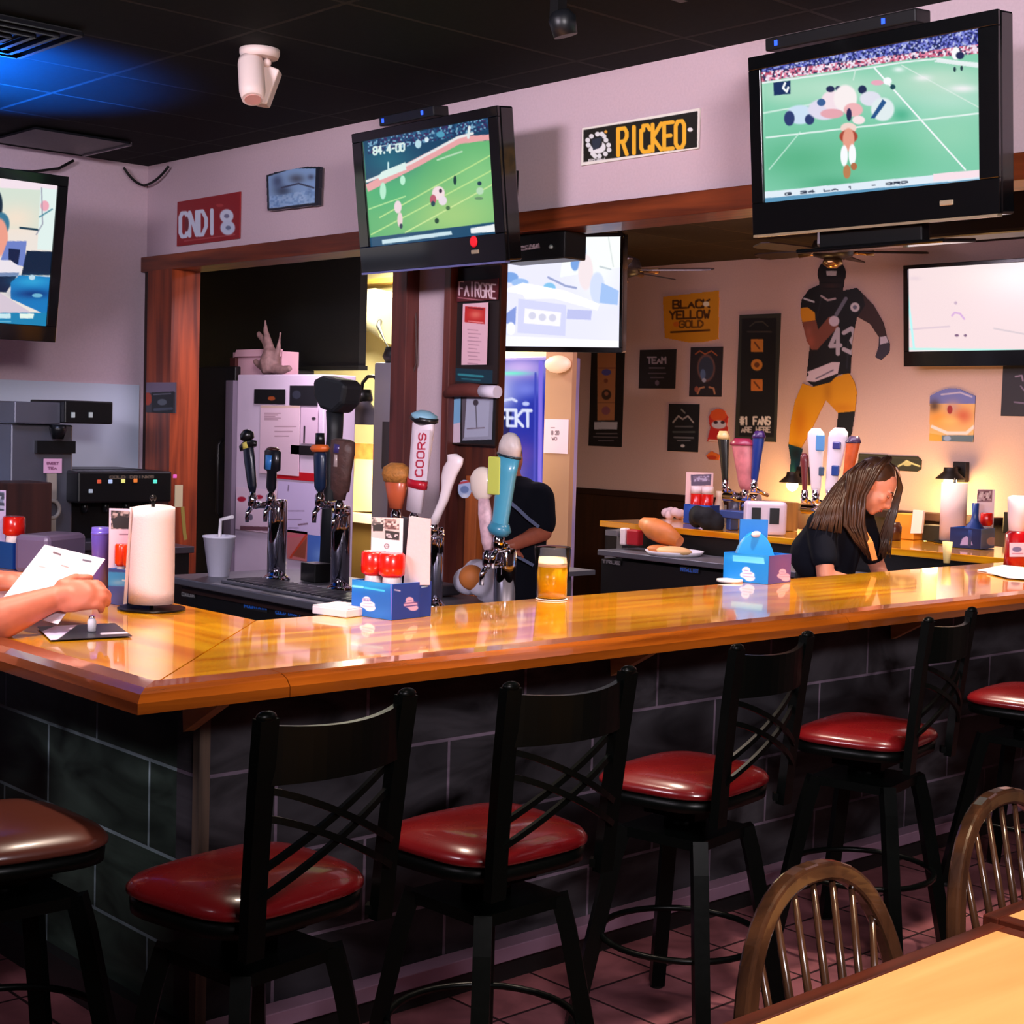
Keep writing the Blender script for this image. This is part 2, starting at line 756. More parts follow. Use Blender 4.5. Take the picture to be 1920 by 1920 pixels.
def rect_from(px4, P0, N, Rv):
    """fit a rectangle in the plane (P0, N) to four photo corners TL TR BR BL; returns centre, R, U, half sizes"""
    N = V(N).normalized()
    Rv = V(Rv).normalized()
    U = N.cross(Rv).normalized()
    if U.z < 0:
        U = -U
    q = [onp(x, y, V(P0), N) for x, y in px4]
    r = [(p - V(P0)).dot(Rv) for p in q]
    u = [(p - V(P0)).dot(U) for p in q]
    l_, r_ = (r[0] + r[3]) / 2, (r[1] + r[2]) / 2
    t_, b_ = (u[0] + u[1]) / 2, (u[2] + u[3]) / 2
    return V(P0) + Rv * (l_ + r_) / 2 + U * (t_ + b_) / 2, Rv, U, (r_ - l_) / 2, (t_ - b_) / 2


def poster(name, px4, label, cat, base, ops, x=None, y=None, rough=.55, frame=None, thick=.008, res=1.4, group=None, mat=None, fr=.012):
    """a flat picture hung on the wall plane x = const (or y = const)"""
    if x is not None:
        P0, N, R = V((x, 0, 1.8)), V((-1, 0, 0)), V((0, -1, 0))
    else:
        P0, N, R = V((0, y, 1.8)), V((0, -1, 0)), V((1, 0, 0))
    c, R, U, hw, hh = rect_from(px4, P0, N, R)
    TL, TR, BL = c - R * hw + U * hh, c + R * hw + U * hh, c - R * hw - U * hh
    mt = mat or paint_mat('print_%d' % int(rough * 100), 0, rough)
    if frame is None:
        o = printed(name, TL, TR, BL, base, ops, mt, None, res, thick)
        return tag(o, label, cat, group)
    t = thing(name, label, cat, c - U * hh, group)
    printed('print', TL + N * .001, TR + N * .001, BL + N * .001, base, ops, mt, t, res, .003)
    b = B()
    fb = fr
    Rm = Matrix((R, U, N)).transposed()
    for sx, sy, w_, h_ in ((0, 1, 2 * hw + 2 * fb, fb), (0, -1, 2 * hw + 2 * fb, fb), (1, 0, fb, 2 * hh), (-1, 0, fb, 2 * hh)):
        b.box(c + R * sx * (hw + fb / 2) + U * sy * (hh + fb / 2) + N * 0, (w_, h_, .014), Rm)
    b.box(c - N * .006, (2 * hw, 2 * hh, .002), Rm)
    obj('frame', b, frame, t)
    return t


def screen(name, outer, inner, P0, yaw, tilt, label, ops, base, em=1.0, res=1.35, deep=.08, bez=None, extra=None, cat='television', group=None):
    """flat television: outer / inner are photo corners of casing and lit picture"""
    ps, ts = math.radians(yaw), math.radians(tilt)
    N = V((-math.cos(ps) * math.cos(ts), -math.sin(ps) * math.cos(ts), -math.sin(ts)))
    R = V((math.sin(ps), -math.cos(ps), 0))
    c, R, U, hw, hh = rect_from(outer, P0, N, R)
    ci, _, _, iw, ih = rect_from(inner, P0, N, R)
    t = thing(name, label, cat, c - U * hh, group)
    Rm = Matrix((R, U, N)).transposed()
    bez = bez or M('tv_gloss_black', (10, 11, 13), .16, coat=.5)
    b = B()
    b.box(c - N * (deep / 2 + .004), (2 * hw, 2 * hh, deep), Rm, bev=.008)
    obj('casing', b, bez, t)
    b = B()
    # bezel bars around the picture
    l_, r_ = (ci - c).dot(R) - iw, (ci - c).dot(R) + iw
    d_, u_ = (ci - c).dot(U) - ih, (ci - c).dot(U) + ih
    for x0, x1, y0, y1 in ((-hw, hw, u_, hh), (-hw, hw, -hh, d_), (-hw, l_, d_, u_), (r_, hw, d_, u_)):
        if x1 > x0 + .001 and y1 > y0 + .001:
            b.box(c + R * (x0 + x1) / 2 + U * (y0 + y1) / 2 + N * .004, (x1 - x0, y1 - y0, .016), Rm)
    obj('bezel', b, bez, t, bevel=.003)
    P00 = ci - R * iw + U * ih + N * .002
    printed('screen', P00, P00 + R * 2 * iw, P00 - U * 2 * ih, base, ops, paint_mat('screen_%d' % int(em * 100), em, .2), t, res, .003)
    return t, c, R, U, N, hw, hh


# ================= the setting =================
MAUVE = M('painted_plaster', (200, 175, 184), .75, bump=.08, bscale=90, var=.04)
DARKW = wood('dark_oak_trim', (70, 26, 10), (128, 58, 26), 'y', .4, .2)
DARKWZ = wood('dark_oak_post', (98, 36, 14), (168, 72, 32), 'z', .45, .15)
CEIL = tiles('ceiling_tile_black', 'xy', 1.22, .61, .012, (15, 21, 18), (11, 16, 14), (44, 46, 44), .8, off=0, shift=(.2, .1), noise=.25, nscale=30, bump=.5)
CEIL2 = tiles('ceiling_tile_brown', 'xy', 1.22, .61, .012, (60, 48, 34), (52, 42, 30), (70, 56, 40), .8, off=0, noise=.15, nscale=30, bump=.4)
FLOOR = tiles('quarry_floor_tile', 'xy', .33, .33, .006, (134, 80, 84), (112, 68, 74), (40, 26, 28), .38, off=0, shift=(.05, .12), noise=.3, nscale=6)
struct('floor', B().box((4.5, 4.5, -.05), (15, 15, .1)), FLOOR)
struct('ceiling', B().box((.95, 4.4, 3.32), (7.9, 14.8, .1)), CEIL)
struct('ceiling', B().box((8.5, 4.4, 3.09), (7.0, 14.8, .1)), CEIL2)
b = B()
b.box((.95, 8.92, 1.635), (7.9, .12, 3.27))
struct('wall_left', b, MAUVE)
struct('wall_left', B().box((2.4, 8.85, .94), (4.9, .02, 1.885)), M('washable_wall_panel', (196, 206, 222), .35, bump=.03))
struct('wall_front', B().box((-3.0, 4.4, 1.635), (.1, 14.8, 3.27)), MAUVE)
struct('wall_right', B().box((4.5, -3.0, 1.635), (15, .1, 3.27)), MAUVE)
struct('wall_back', B().box((4.98, 3.0, 2.985), (.16, 12.0, .57)), MAUVE)
struct('wall_far', B().box((9.56, 4.5, 1.52), (.12, 15, 3.04)), M('tan_plaster', (206, 172, 156), .75, bump=.08, bscale=90, var=.04))
struct('wall_kitchen', B().box((7.68, 10.0, 1.52), (.12, 4.0, 3.04)), M('cream_kitchen_wall', (222, 208, 150), .7))
struct('wall_kitchen_side', B().box((7.0, 11.95, 1.52), (5.0, .1, 3.04)), M('cream_kitchen_wall'))
struct('trim_1', B().box((4.97, 2.93, 2.645), (.22, 12.0, .095)), DARKW, bevel=.004)
struct('trim_2', B().box((4.96, 8.62, 1.3), (.2, .30, 2.6)), DARKWZ)
struct('trim_shadow', B().box((4.96, 8.815, 1.3), (.14, .09, 2.6)), M('dark_trim', (40, 20, 14), .5))  # dark colour stands for the shadow along the post edge
struct('trim_4', B().box((4.95, 6.16, 1.3), (.24, .12, 2.6)), wood('reddish_trim', (70, 30, 26), (110, 52, 44), 'z', .4), bevel=.004)
struct('wall_pier', B().box((4.99, 5.96, 1.3), (.16, .30, 2.6)), MAUVE)
struct('trim_5', B().box((4.95, 5.795, 1.3), (.22, .05, 2.6)), MC['reddish_trim'], bevel=.004)
struct('trim_6', B().box((4.945, 5.635, 1.3), (.05, .27, 2.6)), wood('dark_post', (56, 22, 14), (100, 44, 24), 'z', .4), bevel=.004)
struct('trim_7', B().box((4.90, 5.62, .85), (.05, .085, 1.2)), wood('lit_orange_post', (120, 54, 20), (176, 90, 36), 'z', .45), bevel=.004)  # brighter orange wood carries the light falling on the post
# wainscot and rail of the far wall
struct('trim_8', B().box((9.48, 6.5, .56), (.03, 10.5, 1.12)), wood('wainscot', (40, 20, 12), (66, 34, 20), 'z', .5, plank=.12))
struct('trim_9', B().box((9.47, 6.5, 1.135), (.05, 10.5, .05)), M('dark_trim'), bevel=.004)
yb_ = onx(1530, 440, 7.24).y
struct('trim_10', B().box((7.35, yb_ - 2.6, 2.90), (.22, 5.2, .27)), M('soffit_beam', (34, 28, 22), .35), bevel=.02)
struct('trim_11', B().box((7.30, (onx(1020,800,7.28).y + onx(1070,800,7.28).y) / 2, 1.52), (.04, abs(onx(1020,800,7.28).y - onx(1070,800,7.28).y), 3.04)), M('column_tan', (176, 134, 98), .7))
# dark hanging canopy and steel in the kitchen
KX = 6.4
t = thing('extractor_canopy', 'big matt black canopy hanging in the dark kitchen doorway', 'canopy', (6.43, 9.85, 2.05))
obj('shell', B().box((6.43, 9.85, 2.54), (.06, 2.5, .98)), M('matt_black', (9, 10, 11), .7), t)
obj('lip', B().box((6.43, 9.85, 2.06), (.08, 2.52, .03)), M('matt_black'), t)

# ================= the bar =================
ZB = 1.07
TOPX = wood('bar_top_x', (214, 122, 4), (255, 188, 26), 'x', .22, 1.0, grain=14, plank=.09, bump=.02)
TOPY = wood('bar_top_y', (214, 122, 4), (255, 188, 26), 'y', .22, 1.0, grain=14, plank=.09, bump=.02)
RAILX = wood('bar_rail_x', (112, 50, 8), (166, 84, 18), 'x', .2, 1.0, grain=20, bump=.03)
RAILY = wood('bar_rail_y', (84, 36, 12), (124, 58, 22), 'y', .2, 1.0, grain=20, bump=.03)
SLX = tiles('slate_x', 'xz', .61, .245, .006, (50, 48, 52), (34, 34, 38), (96, 84, 98), .42, shift=(.15, -.035), noise=.95, nscale=2.2, grain=(1, 2.6), bump=.5)
SLY = tiles('slate_y', 'yz', .61, .245, .006, (40, 50, 44), (30, 38, 34), (98, 112, 116), .42, shift=(.2, -.035), noise=.85, nscale=2.2, grain=(1, 2.6), bump=.5)
bar = thing('bar_counter', 'U-shaped bar with glossy orange wood top and dark slate tiled front', 'bar counter', (4.6, 3.6, 0))


def flatpoly(pts, z0, z1):
    return B().prism([(x, y, z0) for x, y in pts], (0, 0, z1 - z0))


X0, Y0, X1, Y1 = 1.73, 3.14, 2.66, 4.08
RW = .115
obj('countertop', flatpoly([(X0 + RW, Y0 + RW), (8.15, Y0 + RW), (8.15, Y1), (X1, Y1)], 1.03, ZB), TOPX, bar)
obj('countertop', flatpoly([(X0 + RW, Y0 + RW + .007), (X1, Y1 + .007), (X1, 6.6), (X0 + RW, 6.6)], 1.03, ZB), TOPY, bar)
obj('countertop', flatpoly([(7.4, Y1 + .001), (8.15, Y1 + .001), (8.15, 7.20), (7.4, 7.20)], 1.03, ZB), TOPY, bar, bevel=.004)
prof = [(0, 1.025), (0, 1.072), (.02, 1.080), (.075, 1.076), (.100, 1.066), (.115, 1.048), (.115, 1.022)]


def rail(segs, axis):
    b = B()
    for (s0, s1) in segs:
        r0, r1 = [], []
        for d, z in prof:
            if axis == 'x':
                r0.append((s0(d), Y0 + RW - d, z))
                r1.append((s1(d), Y0 + RW - d, z))
            else:
                r0.append((X0 + RW - d, s0(d), z))
                r1.append((X0 + RW - d, s1(d), z))
        b.rings([r0, r1], smooth=False)
    return b


obj('edge_rail', rail([(lambda d: X0 + RW - d, lambda d: 2.147), (lambda d: 2.150, lambda d: 4.498), (lambda d: 4.501, lambda d: 6.6), (lambda d: 6.603, lambda d: 8.15)], 'x'), RAILX, bar)
obj('edge_rail', rail([(lambda d: Y0 + RW - d, lambda d: 5.2), (lambda d: 5.203, lambda d: 6.6)], 'y'), RAILY, bar)
obj('tiled_front', B().box((5.1, 3.50, .515), (6.04, .12, 1.03)), SLX, bar)
obj('tiled_side', B().box((2.14, 5.04, .515), (.12, 2.96, 1.03)), SLY, bar)
obj('corner_strip', B().box((2.085, 3.445, .54), (.032, .032, .97)), wood('corner_wood', (44, 34, 28), (84, 66, 54), 'z', .6), bar)
b = B()
b.box((5.1, 3.405, .095), (6.0, .07, .045))
obj('kick_ledge', b, M('kick_ledge_metal', (150, 118, 140), .3, .4, var=.2, bscale=3), bar, bevel=.003)
b = B().box((5.1, 3.42, .036), (6.0, .04, .07)).box((2.06, 5.0, .05), (.04, 3.1, .1))
obj('baseboard', b, M('black_vinyl_base', (18, 17, 18), .5), bar)
for x in (2.02, 3.6, 5.2, 6.8):
    b = B()
    b.prism([(x, 3.44, 1.022), (x, 3.26, 1.022), (x, 3.27, .99), (x, 3.43, .9)], (.035, 0, 0))
    obj('bracket', b, wood('pale_bracket', (150, 110, 60), (196, 156, 96), 'y', .6), bar)
obj('inner_panel', B().box((4.9, 4.02, .515), (4.5, .03, 1.03)).box((7.45, 5.62, .515), (.04, 3.1, 1.03)), M('black_laminate', (14, 14, 15), .4), bar)

# ================= bar stools =================
BLK = M('black_powder_coat', (4, 6, 5), .34, 0, spec=.16)
RED = M('oxblood_vinyl', (98, 11, 15), .27, coat=.6, bscale=12, var=.05)


def superell(w, d, z, k=.5, n=40, taper=.88, inset=0):
    pts = []
    for i in range(n):
        a = 2 * PI * i / n
        c, s = math.cos(a), math.sin(a)
        x = math.copysign(abs(c) ** k, c) * (w - inset)
        y = math.copysign(abs(s) ** k, s) * (d - inset)
        f = taper + (1 - taper) * (y / d + 1) / 2
        pts.append((x * f, y, z))
    return pts


def make_stool(label, loc, group, red=RED):
    t = thing('bar_stool', label, 'bar stool', loc, group)
    W, D = .24, .20
    b = B()
    prof_ = [(.045, .708), (.012, .710), (0, .718), (.0, .728), (.012, .742), (.045, .756), (.09, .764), (.14, .768), (.18, .769)]
    b.rings([superell(W, D, z, .55 + .4 * max(0, (i_ - .02)) / .2, inset=i_) for i_, z in prof_])
    obj('seat', b, red, t, world=False)
    b = B()
    b.rings([superell(W, D, z, .55, inset=i_) for i_, z in ((.025, .672), (.008, .676), (.006, .704), (.02, .709))])
    obj('seat_frame', b, BLK, t, world=False)
    for s in (-1, 1):
        b = B()
        b.tube([(s * .178, -.215, .655), (s * .182, -.225, .80), (s * .188, -.245, 1.0), (s * .192, -.262, 1.14)], 0, flat=(.046, .026, (0, 1, 0)))
        b.tube([(s * .16, -.19, .675), (s * .18, -.22, .675)], 0, flat=(.03, .02, (0, 0, 1)))
        b.ell((s * .1925, -.263, 1.143), (.024, .016, .012), n=12, m=6)
        obj('back_post', b, BLK, t, world=False)
    b = B()
    n = 12
    top, bot = [], []
    rr = []
    for i in range(n + 1):
        u = -1 + 2 * i / n
        x = u * .186
        y = -.245 - .045 * (1 - u * u)
        dip = .012 * (1 - u * u)
        rr.append([(x, y - .008, 1.005), (x, y + .008, 1.005), (x, y + .004, 1.125 - dip), (x, y - .012, 1.125 - dip)])
    b.rings(rr, smooth=False)
    obj('top_rail', b, BLK, t, world=False)
    for s in (-1, 1):
        for k in (0, 1):
            b = B()
            pts = []
            for i in range(11):
                u = i / 10
                x = (-.178 + .356 * u) * s
                z = .995 - k * .055 - (.165) * (u ** 1.25 if True else u)
                pts.append((x, -.232 - .035 * (1 - (2 * u - 1) ** 2) - (.008 if s > 0 else 0), z))
            b.tube(pts, 0, flat=(.014, .010, (0, 1, 0)))
            obj('cross_bar', b, BLK, t, world=False)
    b = B()
    b.box((0, 0, .64), (.17, .17, .03)).lathe([(.06, .585), (.06, .63)]).box((0, 0, .572), (.27, .27, .028))
    obj('swivel_plate', b, BLK, t, world=False)
    for sx in (-1, 1):
        for sy in (-1, 1):
            b = B()
            b.tube([(sx * .125, sy * .125, .585), (sx * .142, sy * .142, .50), (sx * .215, sy * .215, .012)], 0, flat=(.042, .042, (sy, -sx, 0)))
            l_ = obj('leg', b, BLK, t, world=False)
            obj('rubber_foot', B().lathe([(.02, 0), (.022, .015)], (sx * .216, sy * .216, 0), 12), M('rubber', (8, 8, 8), .8), l_, world=False)
    b = B()
    b.tube([(.232 * math.cos(2 * PI * i / 32), .232 * math.sin(2 * PI * i / 32), .27) for i in range(32)], .0095, 8, closed=True)
    obj('foot_ring', b, BLK, t, world=False)
    return t


def seat_at(px, py):
    p = onz(px, py, .765)
    return V((p.x, p.y, 0))


st_lab = [
    ('bar stool with cross back, red seat in shade nearest the bar corner', (470, 1618)),
    ('cross back bar stool with red seat, second from the bar corner', (915, 1535)),
    ('cross back bar stool with red seat, third from the bar corner', (1288, 1430)),
    ('cross back bar stool with bright red seat, fourth from the bar corner', (1628, 1352)),
    ('bar stool with bright red seat at the far end, cut by the frame', (1935, 1290)),
]
s0 = make_stool(st_lab[0][0], seat_at(*st_lab[0][1]), 'cross back stools along the bar')
s0.name = 'bar_stool'
stools = [s0]
s0.rotation_euler = (0, 0, .13)
for (lab, p), a_ in zip(st_lab[1:], (.03, .15, .20, .1)):
    stools.append(dup(s0, seat_at(*p), lab, a_))
sl = make_stool('brown topped bar stool on the short side of the bar, left of the corner', seat_at(5, 1530), None, M('brown_vinyl', (84, 40, 30), .32, coat=.35, bscale=12))
sl.rotation_euler = (0, 0, -PI / 2)


# ================= televisions =================
W_, BK, NV = (250, 252, 255), (12, 14, 16), (20, 34, 70)
# right television: football match
g = [('p', [(1420, 60), (1850, 60), (1850, 400), (1420, 400)], (128, 205, 172)),
     ('b', 1560, 165, 120, 30, (190, 228, 206), .9), ('b', 1780, 190, 90, 34, (182, 226, 208), .9), ('b', 1500, 300, 90, 40, (84, 176, 130), .8), ('b', 1650, 290, 80, 46, (92, 186, 138), .8), ('b', 1780, 250, 70, 40, (150, 214, 182), .8), ('b', 1560, 345, 60, 16, (70, 164, 120), .7),
     ('b', 1700, 210, 60, 20, (150, 216, 190), .7), ('b', 1480, 170, 60, 24, (176, 222, 196), .8), ('b', 1760, 150, 90, 30, (196, 226, 206), .9), ('b', 1690, 215, 20, 14, (60, 170, 130), .7),
     ('p', [(1420, 100), (1840, 40), (1840, 92), (1700, 108), (1425, 152)], (206, 196, 226)),
     ('n', [(1420, 118), (1840, 40), (1840, 84), (1424, 138)], [(36, 40, 120), (90, 96, 190), (190, 196, 236), (28, 40, 90), (130, 140, 220)], 3.2),
     ('n', [(1424, 136), (1840, 82), (1840, 100), (1700, 112), (1426, 154)], [(236, 214, 232), (224, 130, 160), (250, 240, 250), (190, 80, 110), (60, 50, 90)], 3.6),
     ('p', [(1760, 110), (1840, 118), (1840, 128), (1750, 116)], (230, 240, 240)),
     ('l', [(1426, 156), (1560, 138), (1700, 116), (1760, 110), (1842, 124)], 3, (236, 244, 244)),
     ('l', [(1640, 128), (1810, 318)], 3, W_), ('l', [(1437, 258), (1840, 212)], 3, (232, 246, 242)), ('l', [(1432, 212), (1520, 196)], 3, (210, 238, 226)),
     ('l', [(1500, 248), (1442, 318)], 2, (200, 236, 220)), ('l', [(1690, 122), (1842, 205)], 2, (214, 236, 224)), ('l', [(1604, 130), (1600, 150)], 2, (214, 236, 224)),
     ('b', 1805, 166, 26, 7, (250, 244, 248), .9), ('b', 1730, 146, 16, 6, (250, 244, 248), .8), ('b', 1685, 130, 10, 5, W_, .8)]
for x, y, rx, ry, c in [(1500, 215, 26, 18, (206, 226, 246)), (1480, 222, 10, 14, (44, 60, 112)), (1518, 224, 9, 10, (44, 60, 112)), (1545, 205, 30, 20, (226, 220, 240)), (1560, 188, 20, 18, (246, 226, 234)), (1557, 167, 8, 6, (34, 44, 84)),
                        (1572, 166, 6, 5, (34, 44, 84)), (1585, 185, 22, 26, (250, 240, 240)), (1560, 213, 22, 9, (232, 168, 178)), (1600, 206, 18, 13, (240, 180, 184)), (1617, 168, 8, 8, (30, 44, 84)), (1632, 185, 20, 14, (226, 226, 240)),
                        (1655, 205, 22, 22, (226, 238, 240)), (1645, 155, 12, 5, (236, 170, 190)), (1674, 163, 5, 5, (24, 70, 84)), (1664, 152, 8, 7, W_), (1540, 192, 8, 7, (60, 96, 150)), (1610, 225, 12, 8, (250, 230, 232)),
                        (1592, 215, 5, 12, (40, 40, 84)), (1591, 240, 15, 10, (244, 216, 206)), (1591, 256, 17, 13, (170, 70, 52)), (1591, 262, 11, 22, (232, 160, 138)), (1583, 292, 7, 20, W_), (1598, 290, 7, 20, W_), (1588, 322, 7, 13, (190, 128, 84)), (1601, 312, 6, 7, (180, 110, 72)),
                        (1792, 100, 8, 12, (250, 250, 252)), (1800, 104, 8, 7, (30, 40, 84)), (1790, 130, 2.5, 5, (30, 60, 70)), (1803, 128, 2.5, 5, (30, 60, 70))]:
    g.append(('e', x, y, rx, ry, c))

g += [('p', [(1632, 222), (1655, 186), (1662, 192), (1640, 222)], (34, 84, 140)), ('p', [(1450, 155), (1482, 151), (1482, 176), (1451, 179)], (24, 48, 96)), ('l', [(1472, 156), (1468, 165), (1475, 172), (1478, 164)], 4, W_),
      ('p', [(1430, 360), (1850, 318), (1850, 360), (1430, 400)], (226, 238, 248)), ('p', [(1430, 372), (1850, 334), (1850, 360), (1430, 400)], (92, 150, 186)), ('p', [(1750, 326), (1850, 317), (1850, 330), (1750, 340)], (250, 226, 234))]
g += text_ops('G 24 LA 17 - 3RD', 1472, 366, 230, 4, 1.8, (40, 50, 70), -.1)
rp = onx(1640, 240, 4.42)
TVR = screen('television', [(1403, 105), (1872, 22), (1880, 402), (1418, 440)], [(1427, 128), (1834, 57), (1842, 340), (1437, 377)], rp, 0, 6,
             'large black television above the bar showing a football kick on green field', g, (128, 205, 172), em=1.0)
# centre television
g = [('p', [(680, 200), (940, 200), (940, 480), (680, 480)], (92, 180, 116)), ('b', 850, 400, 110, 60, (176, 214, 130), .9), ('b', 900, 330, 60, 60, (150, 214, 140), .7), ('b', 730, 360, 60, 40, (60, 176, 120), .6),
     ('p', [(680, 260), (940, 200), (940, 262), (850, 268), (688, 352)], (16, 66, 100)), ('b', 730, 300, 50, 30, (30, 110, 130), .8),
     ('n', [(690, 262), (930, 205), (930, 240), (690, 290)], [(16, 50, 90), (40, 90, 130), (120, 170, 200), (60, 40, 90), (20, 70, 110)], 3.2),
     ('p', [(686, 346), (690, 360), (770, 320), (862, 270), (922, 262), (922, 252), (858, 256)], (238, 168, 170)), ('l', [(688, 340), (770, 306), (858, 258), (886, 250)], 5, (236, 236, 236)),
     ('p', [(708, 332), (716, 322), (760, 304), (762, 318), (712, 338)], (226, 246, 240)), ('l', [(728, 305), (728, 316)], 3, (210, 240, 240)), ('l', [(880, 238), (878, 258)], 5, (226, 240, 240)),
     ('l', [(712, 408), (922, 290)], 2.2, (200, 236, 150)), ('l', [(696, 440), (925, 318)], 2.2, (200, 236, 150)), ('l', [(760, 436), (925, 345)], 2.2, (216, 240, 160)), ('l', [(692, 392), (760, 368)], 2.2, (190, 236, 160)), ('l', [(820, 300), (866, 284)], 3, (190, 226, 190))]
for x, y, rx, ry, c in [(718, 358, 6, 16, (186, 240, 210)), (755, 338, 5, 9, (190, 244, 214)), (746, 388, 7, 12, (244, 220, 226)), (750, 412, 5, 14, (240, 214, 214)), (752, 424, 3, 5, (40, 60, 80)), (853, 338, 3, 9, (20, 60, 60)), (822, 362, 12, 13, (250, 226, 230)),
                        (812, 374, 6, 9, (190, 90, 110)), (830, 376, 8, 9, (240, 226, 236)), (826, 358, 3, 4, (60, 40, 60)), (812, 382, 4, 5, (30, 70, 80)), (840, 390, 4, 4, (70, 110, 70)), (899, 344, 4, 4, (30, 60, 80)), (900, 358, 7, 7, (190, 224, 190)), (898, 372, 8, 3, (110, 150, 110)), (819, 414, 4, 5, (30, 70, 50)),
                        (784, 270, 6, 8, (190, 226, 236)), (800, 262, 4, 5, (220, 240, 250)), (826, 252, 8, 6, (80, 160, 190))]:
    g.append(('e', x, y, rx, ry, c))
g += [('l', [(702, 276), (758, 268)], 1, W_)] + text_ops('84.4-00', 700, 290, 58, 14, 3.4, (226, 246, 240), -.13) + [
    ('p', [(690, 446), (930, 416), (930, 440), (690, 472)], (20, 76, 110)), ('p', [(716, 450), (846, 433), (848, 440), (717, 458)], (206, 232, 240)), ('p', [(882, 428), (930, 420), (930, 434), (883, 438)], (244, 248, 250))]
cp = onx(806, 350, 4.42)
TVC = screen('television', [(668, 253), (945, 193), (943, 490), (676, 512)], [(685, 268), (922, 217), (927, 433), (692, 468)], cp, 0, 7,
             'black television left of the yellow lettered sign showing a football field', g, (92, 180, 116), em=.95)
# far left television
g = [('p', [(-340, 200), (130, 200), (130, 700), (-340, 700)], (238, 228, 220)), ('p', [(-340, 300), (78, 356), (76, 430), (-340, 425)], (214, 226, 212)), ('p', [(0, 334), (110, 344), (110, 358), (0, 352)], (244, 226, 236)), ('b', 30, 410, 40, 26, (246, 226, 206), .9),
     ('p', [(76, 352), (110, 356), (108, 470), (70, 468)], (226, 242, 238)), ('e', 84, 386, 8, 10, (240, 170, 186)), ('l', [(78, 352), (80, 420), (68, 440)], 2, (150, 150, 170)), ('l', [(38, 427), (70, 431)], 4, (24, 60, 80)), ('l', [(74, 407), (98, 392)], 2.5, (60, 130, 150)),
     ('e', -8, 385, 13, 30, (20, 40, 60)), ('e', 2, 420, 16, 22, (60, 120, 150)), ('e', -2, 445, 17, 36, (238, 160, 140)), ('p', [(14, 452), (50, 452), (46, 500), (0, 490)], (110, 130, 200)), ('p', [(16, 466), (38, 468), (34, 496), (16, 492)], (20, 34, 70)),
     ('p', [(50, 470), (106, 472), (102, 516), (40, 516)], (10, 34, 62)), ('p', [(-340, 478), (20, 488), (42, 504), (38, 512), (-340, 512)], (236, 228, 236)), ('p', [(-340, 514), (34, 514), (12, 548), (-340, 548)], (12, 34, 66)),
     ('p', [(-340, 512), (36, 511), (34, 518), (-340, 520)], (120, 140, 180)), ('p', [(20, 530), (36, 516), (110, 520), (108, 600), (20, 560)], (20, 120, 190)), ('b', 60, 528, 34, 10, (50, 170, 220), .8), ('b', 62, 551, 34, 8, (6, 50, 120), .9), ('e', 60, 520, 6, 5, (190, 220, 236)), ('e', 70, 554, 10, 4, (110, 180, 210)),
     ('p', [(-340, 546), (0, 549), (62, 588), (-340, 590)], (214, 200, 214)), ('p', [(-340, 588), (104, 586), (104, 620), (-340, 620)], (20, 130, 180)), ('p', [(-60, 588), (20, 588), (20, 597), (-60, 597)], (200, 232, 240)), ('p', [(37, 588), (64, 588), (62, 597), (37, 597)], (230, 246, 236)), ('l', [(-40, 603), (20, 603)], 2, (110, 190, 220))]
lp = ony(60, 470, 7.7)
TVL = screen('television', [(-330, 277), (125, 323), (106, 640), (-330, 618)], [(-310, 298), (105, 343), (88, 608), (-310, 588)], lp, 90, 9,
             'black television on the side wall showing a person at a blue desk, cut by frame', g, (238, 228, 220), em=1.0)
# washed out television in the middle of the back room
g = [('p', [(880, 430), (1180, 430), (1180, 680), (880, 680)], (226, 226, 246)), ('b', 1120, 500, 40, 60, (240, 244, 240), .9), ('p', [(1060, 436), (1170, 436), (1168, 500), (1050, 520)], (238, 242, 240)),
     ('e', 1086, 472, 13, 26, (110, 150, 210)), ('e', 1078, 494, 8, 14, (120, 160, 220)), ('e', 1098, 510, 14, 34, (236, 222, 226)), ('e', 1120, 540, 14, 30, (206, 216, 244)), ('p', [(1128, 530), (1160, 545), (1158, 572), (1124, 568)], (160, 190, 236)),
     ('e', 956, 520, 16, 10, (120, 160, 220)), ('e', 975, 530, 16, 8, (150, 184, 232)), ('e', 1030, 540, 12, 10, (130, 190, 230)), ('l', [(1028, 520), (1060, 536), (1080, 540)], 4, (150, 160, 200)), ('p', [(940, 545), (980, 530), (1060, 545), (1124, 570), (1120, 582), (1040, 560), (985, 560), (980, 552)], (250, 250, 255)),
     ('p', [(972, 560), (1062, 572), (1060, 630), (970, 624)], (206, 208, 240)), ('p', [(984, 578), (1052, 586), (1050, 612), (982, 606)], (240, 238, 244)), ('e', 998, 592, 7, 7, (206, 206, 226)), ('e', 1017, 595, 7, 7, (206, 206, 226)), ('e', 1036, 596, 7, 7, (206, 206, 226)),
     ('p', [(946, 590), (968, 574), (966, 610), (946, 606)], (130, 150, 214)), ('e', 958, 616, 8, 12, (246, 246, 252)), ('p', [(1064, 580), (1110, 582), (1108, 600), (1062, 598)], (186, 190, 232)), ('p', [(880, 626), (1180, 640), (1180, 680), (880, 680)], (238, 238, 250)), ('l', [(1140, 440), (1150, 500)], 2, (210, 216, 216)), ('l', [(1125, 500), (1145, 505)], 3, (190, 200, 206))]
mp_ = at(1040, 555, 8.3)
TVM = screen('television', [(893, 443), (1173, 434), (1164, 668), (888, 652)], [(899, 450), (1167, 441), (1158, 658), (893, 642)], mp_, 28, 4,
             'overexposed television hanging behind the posters on the post, showing a pale figure', g, (226, 226, 246), em=1.15)
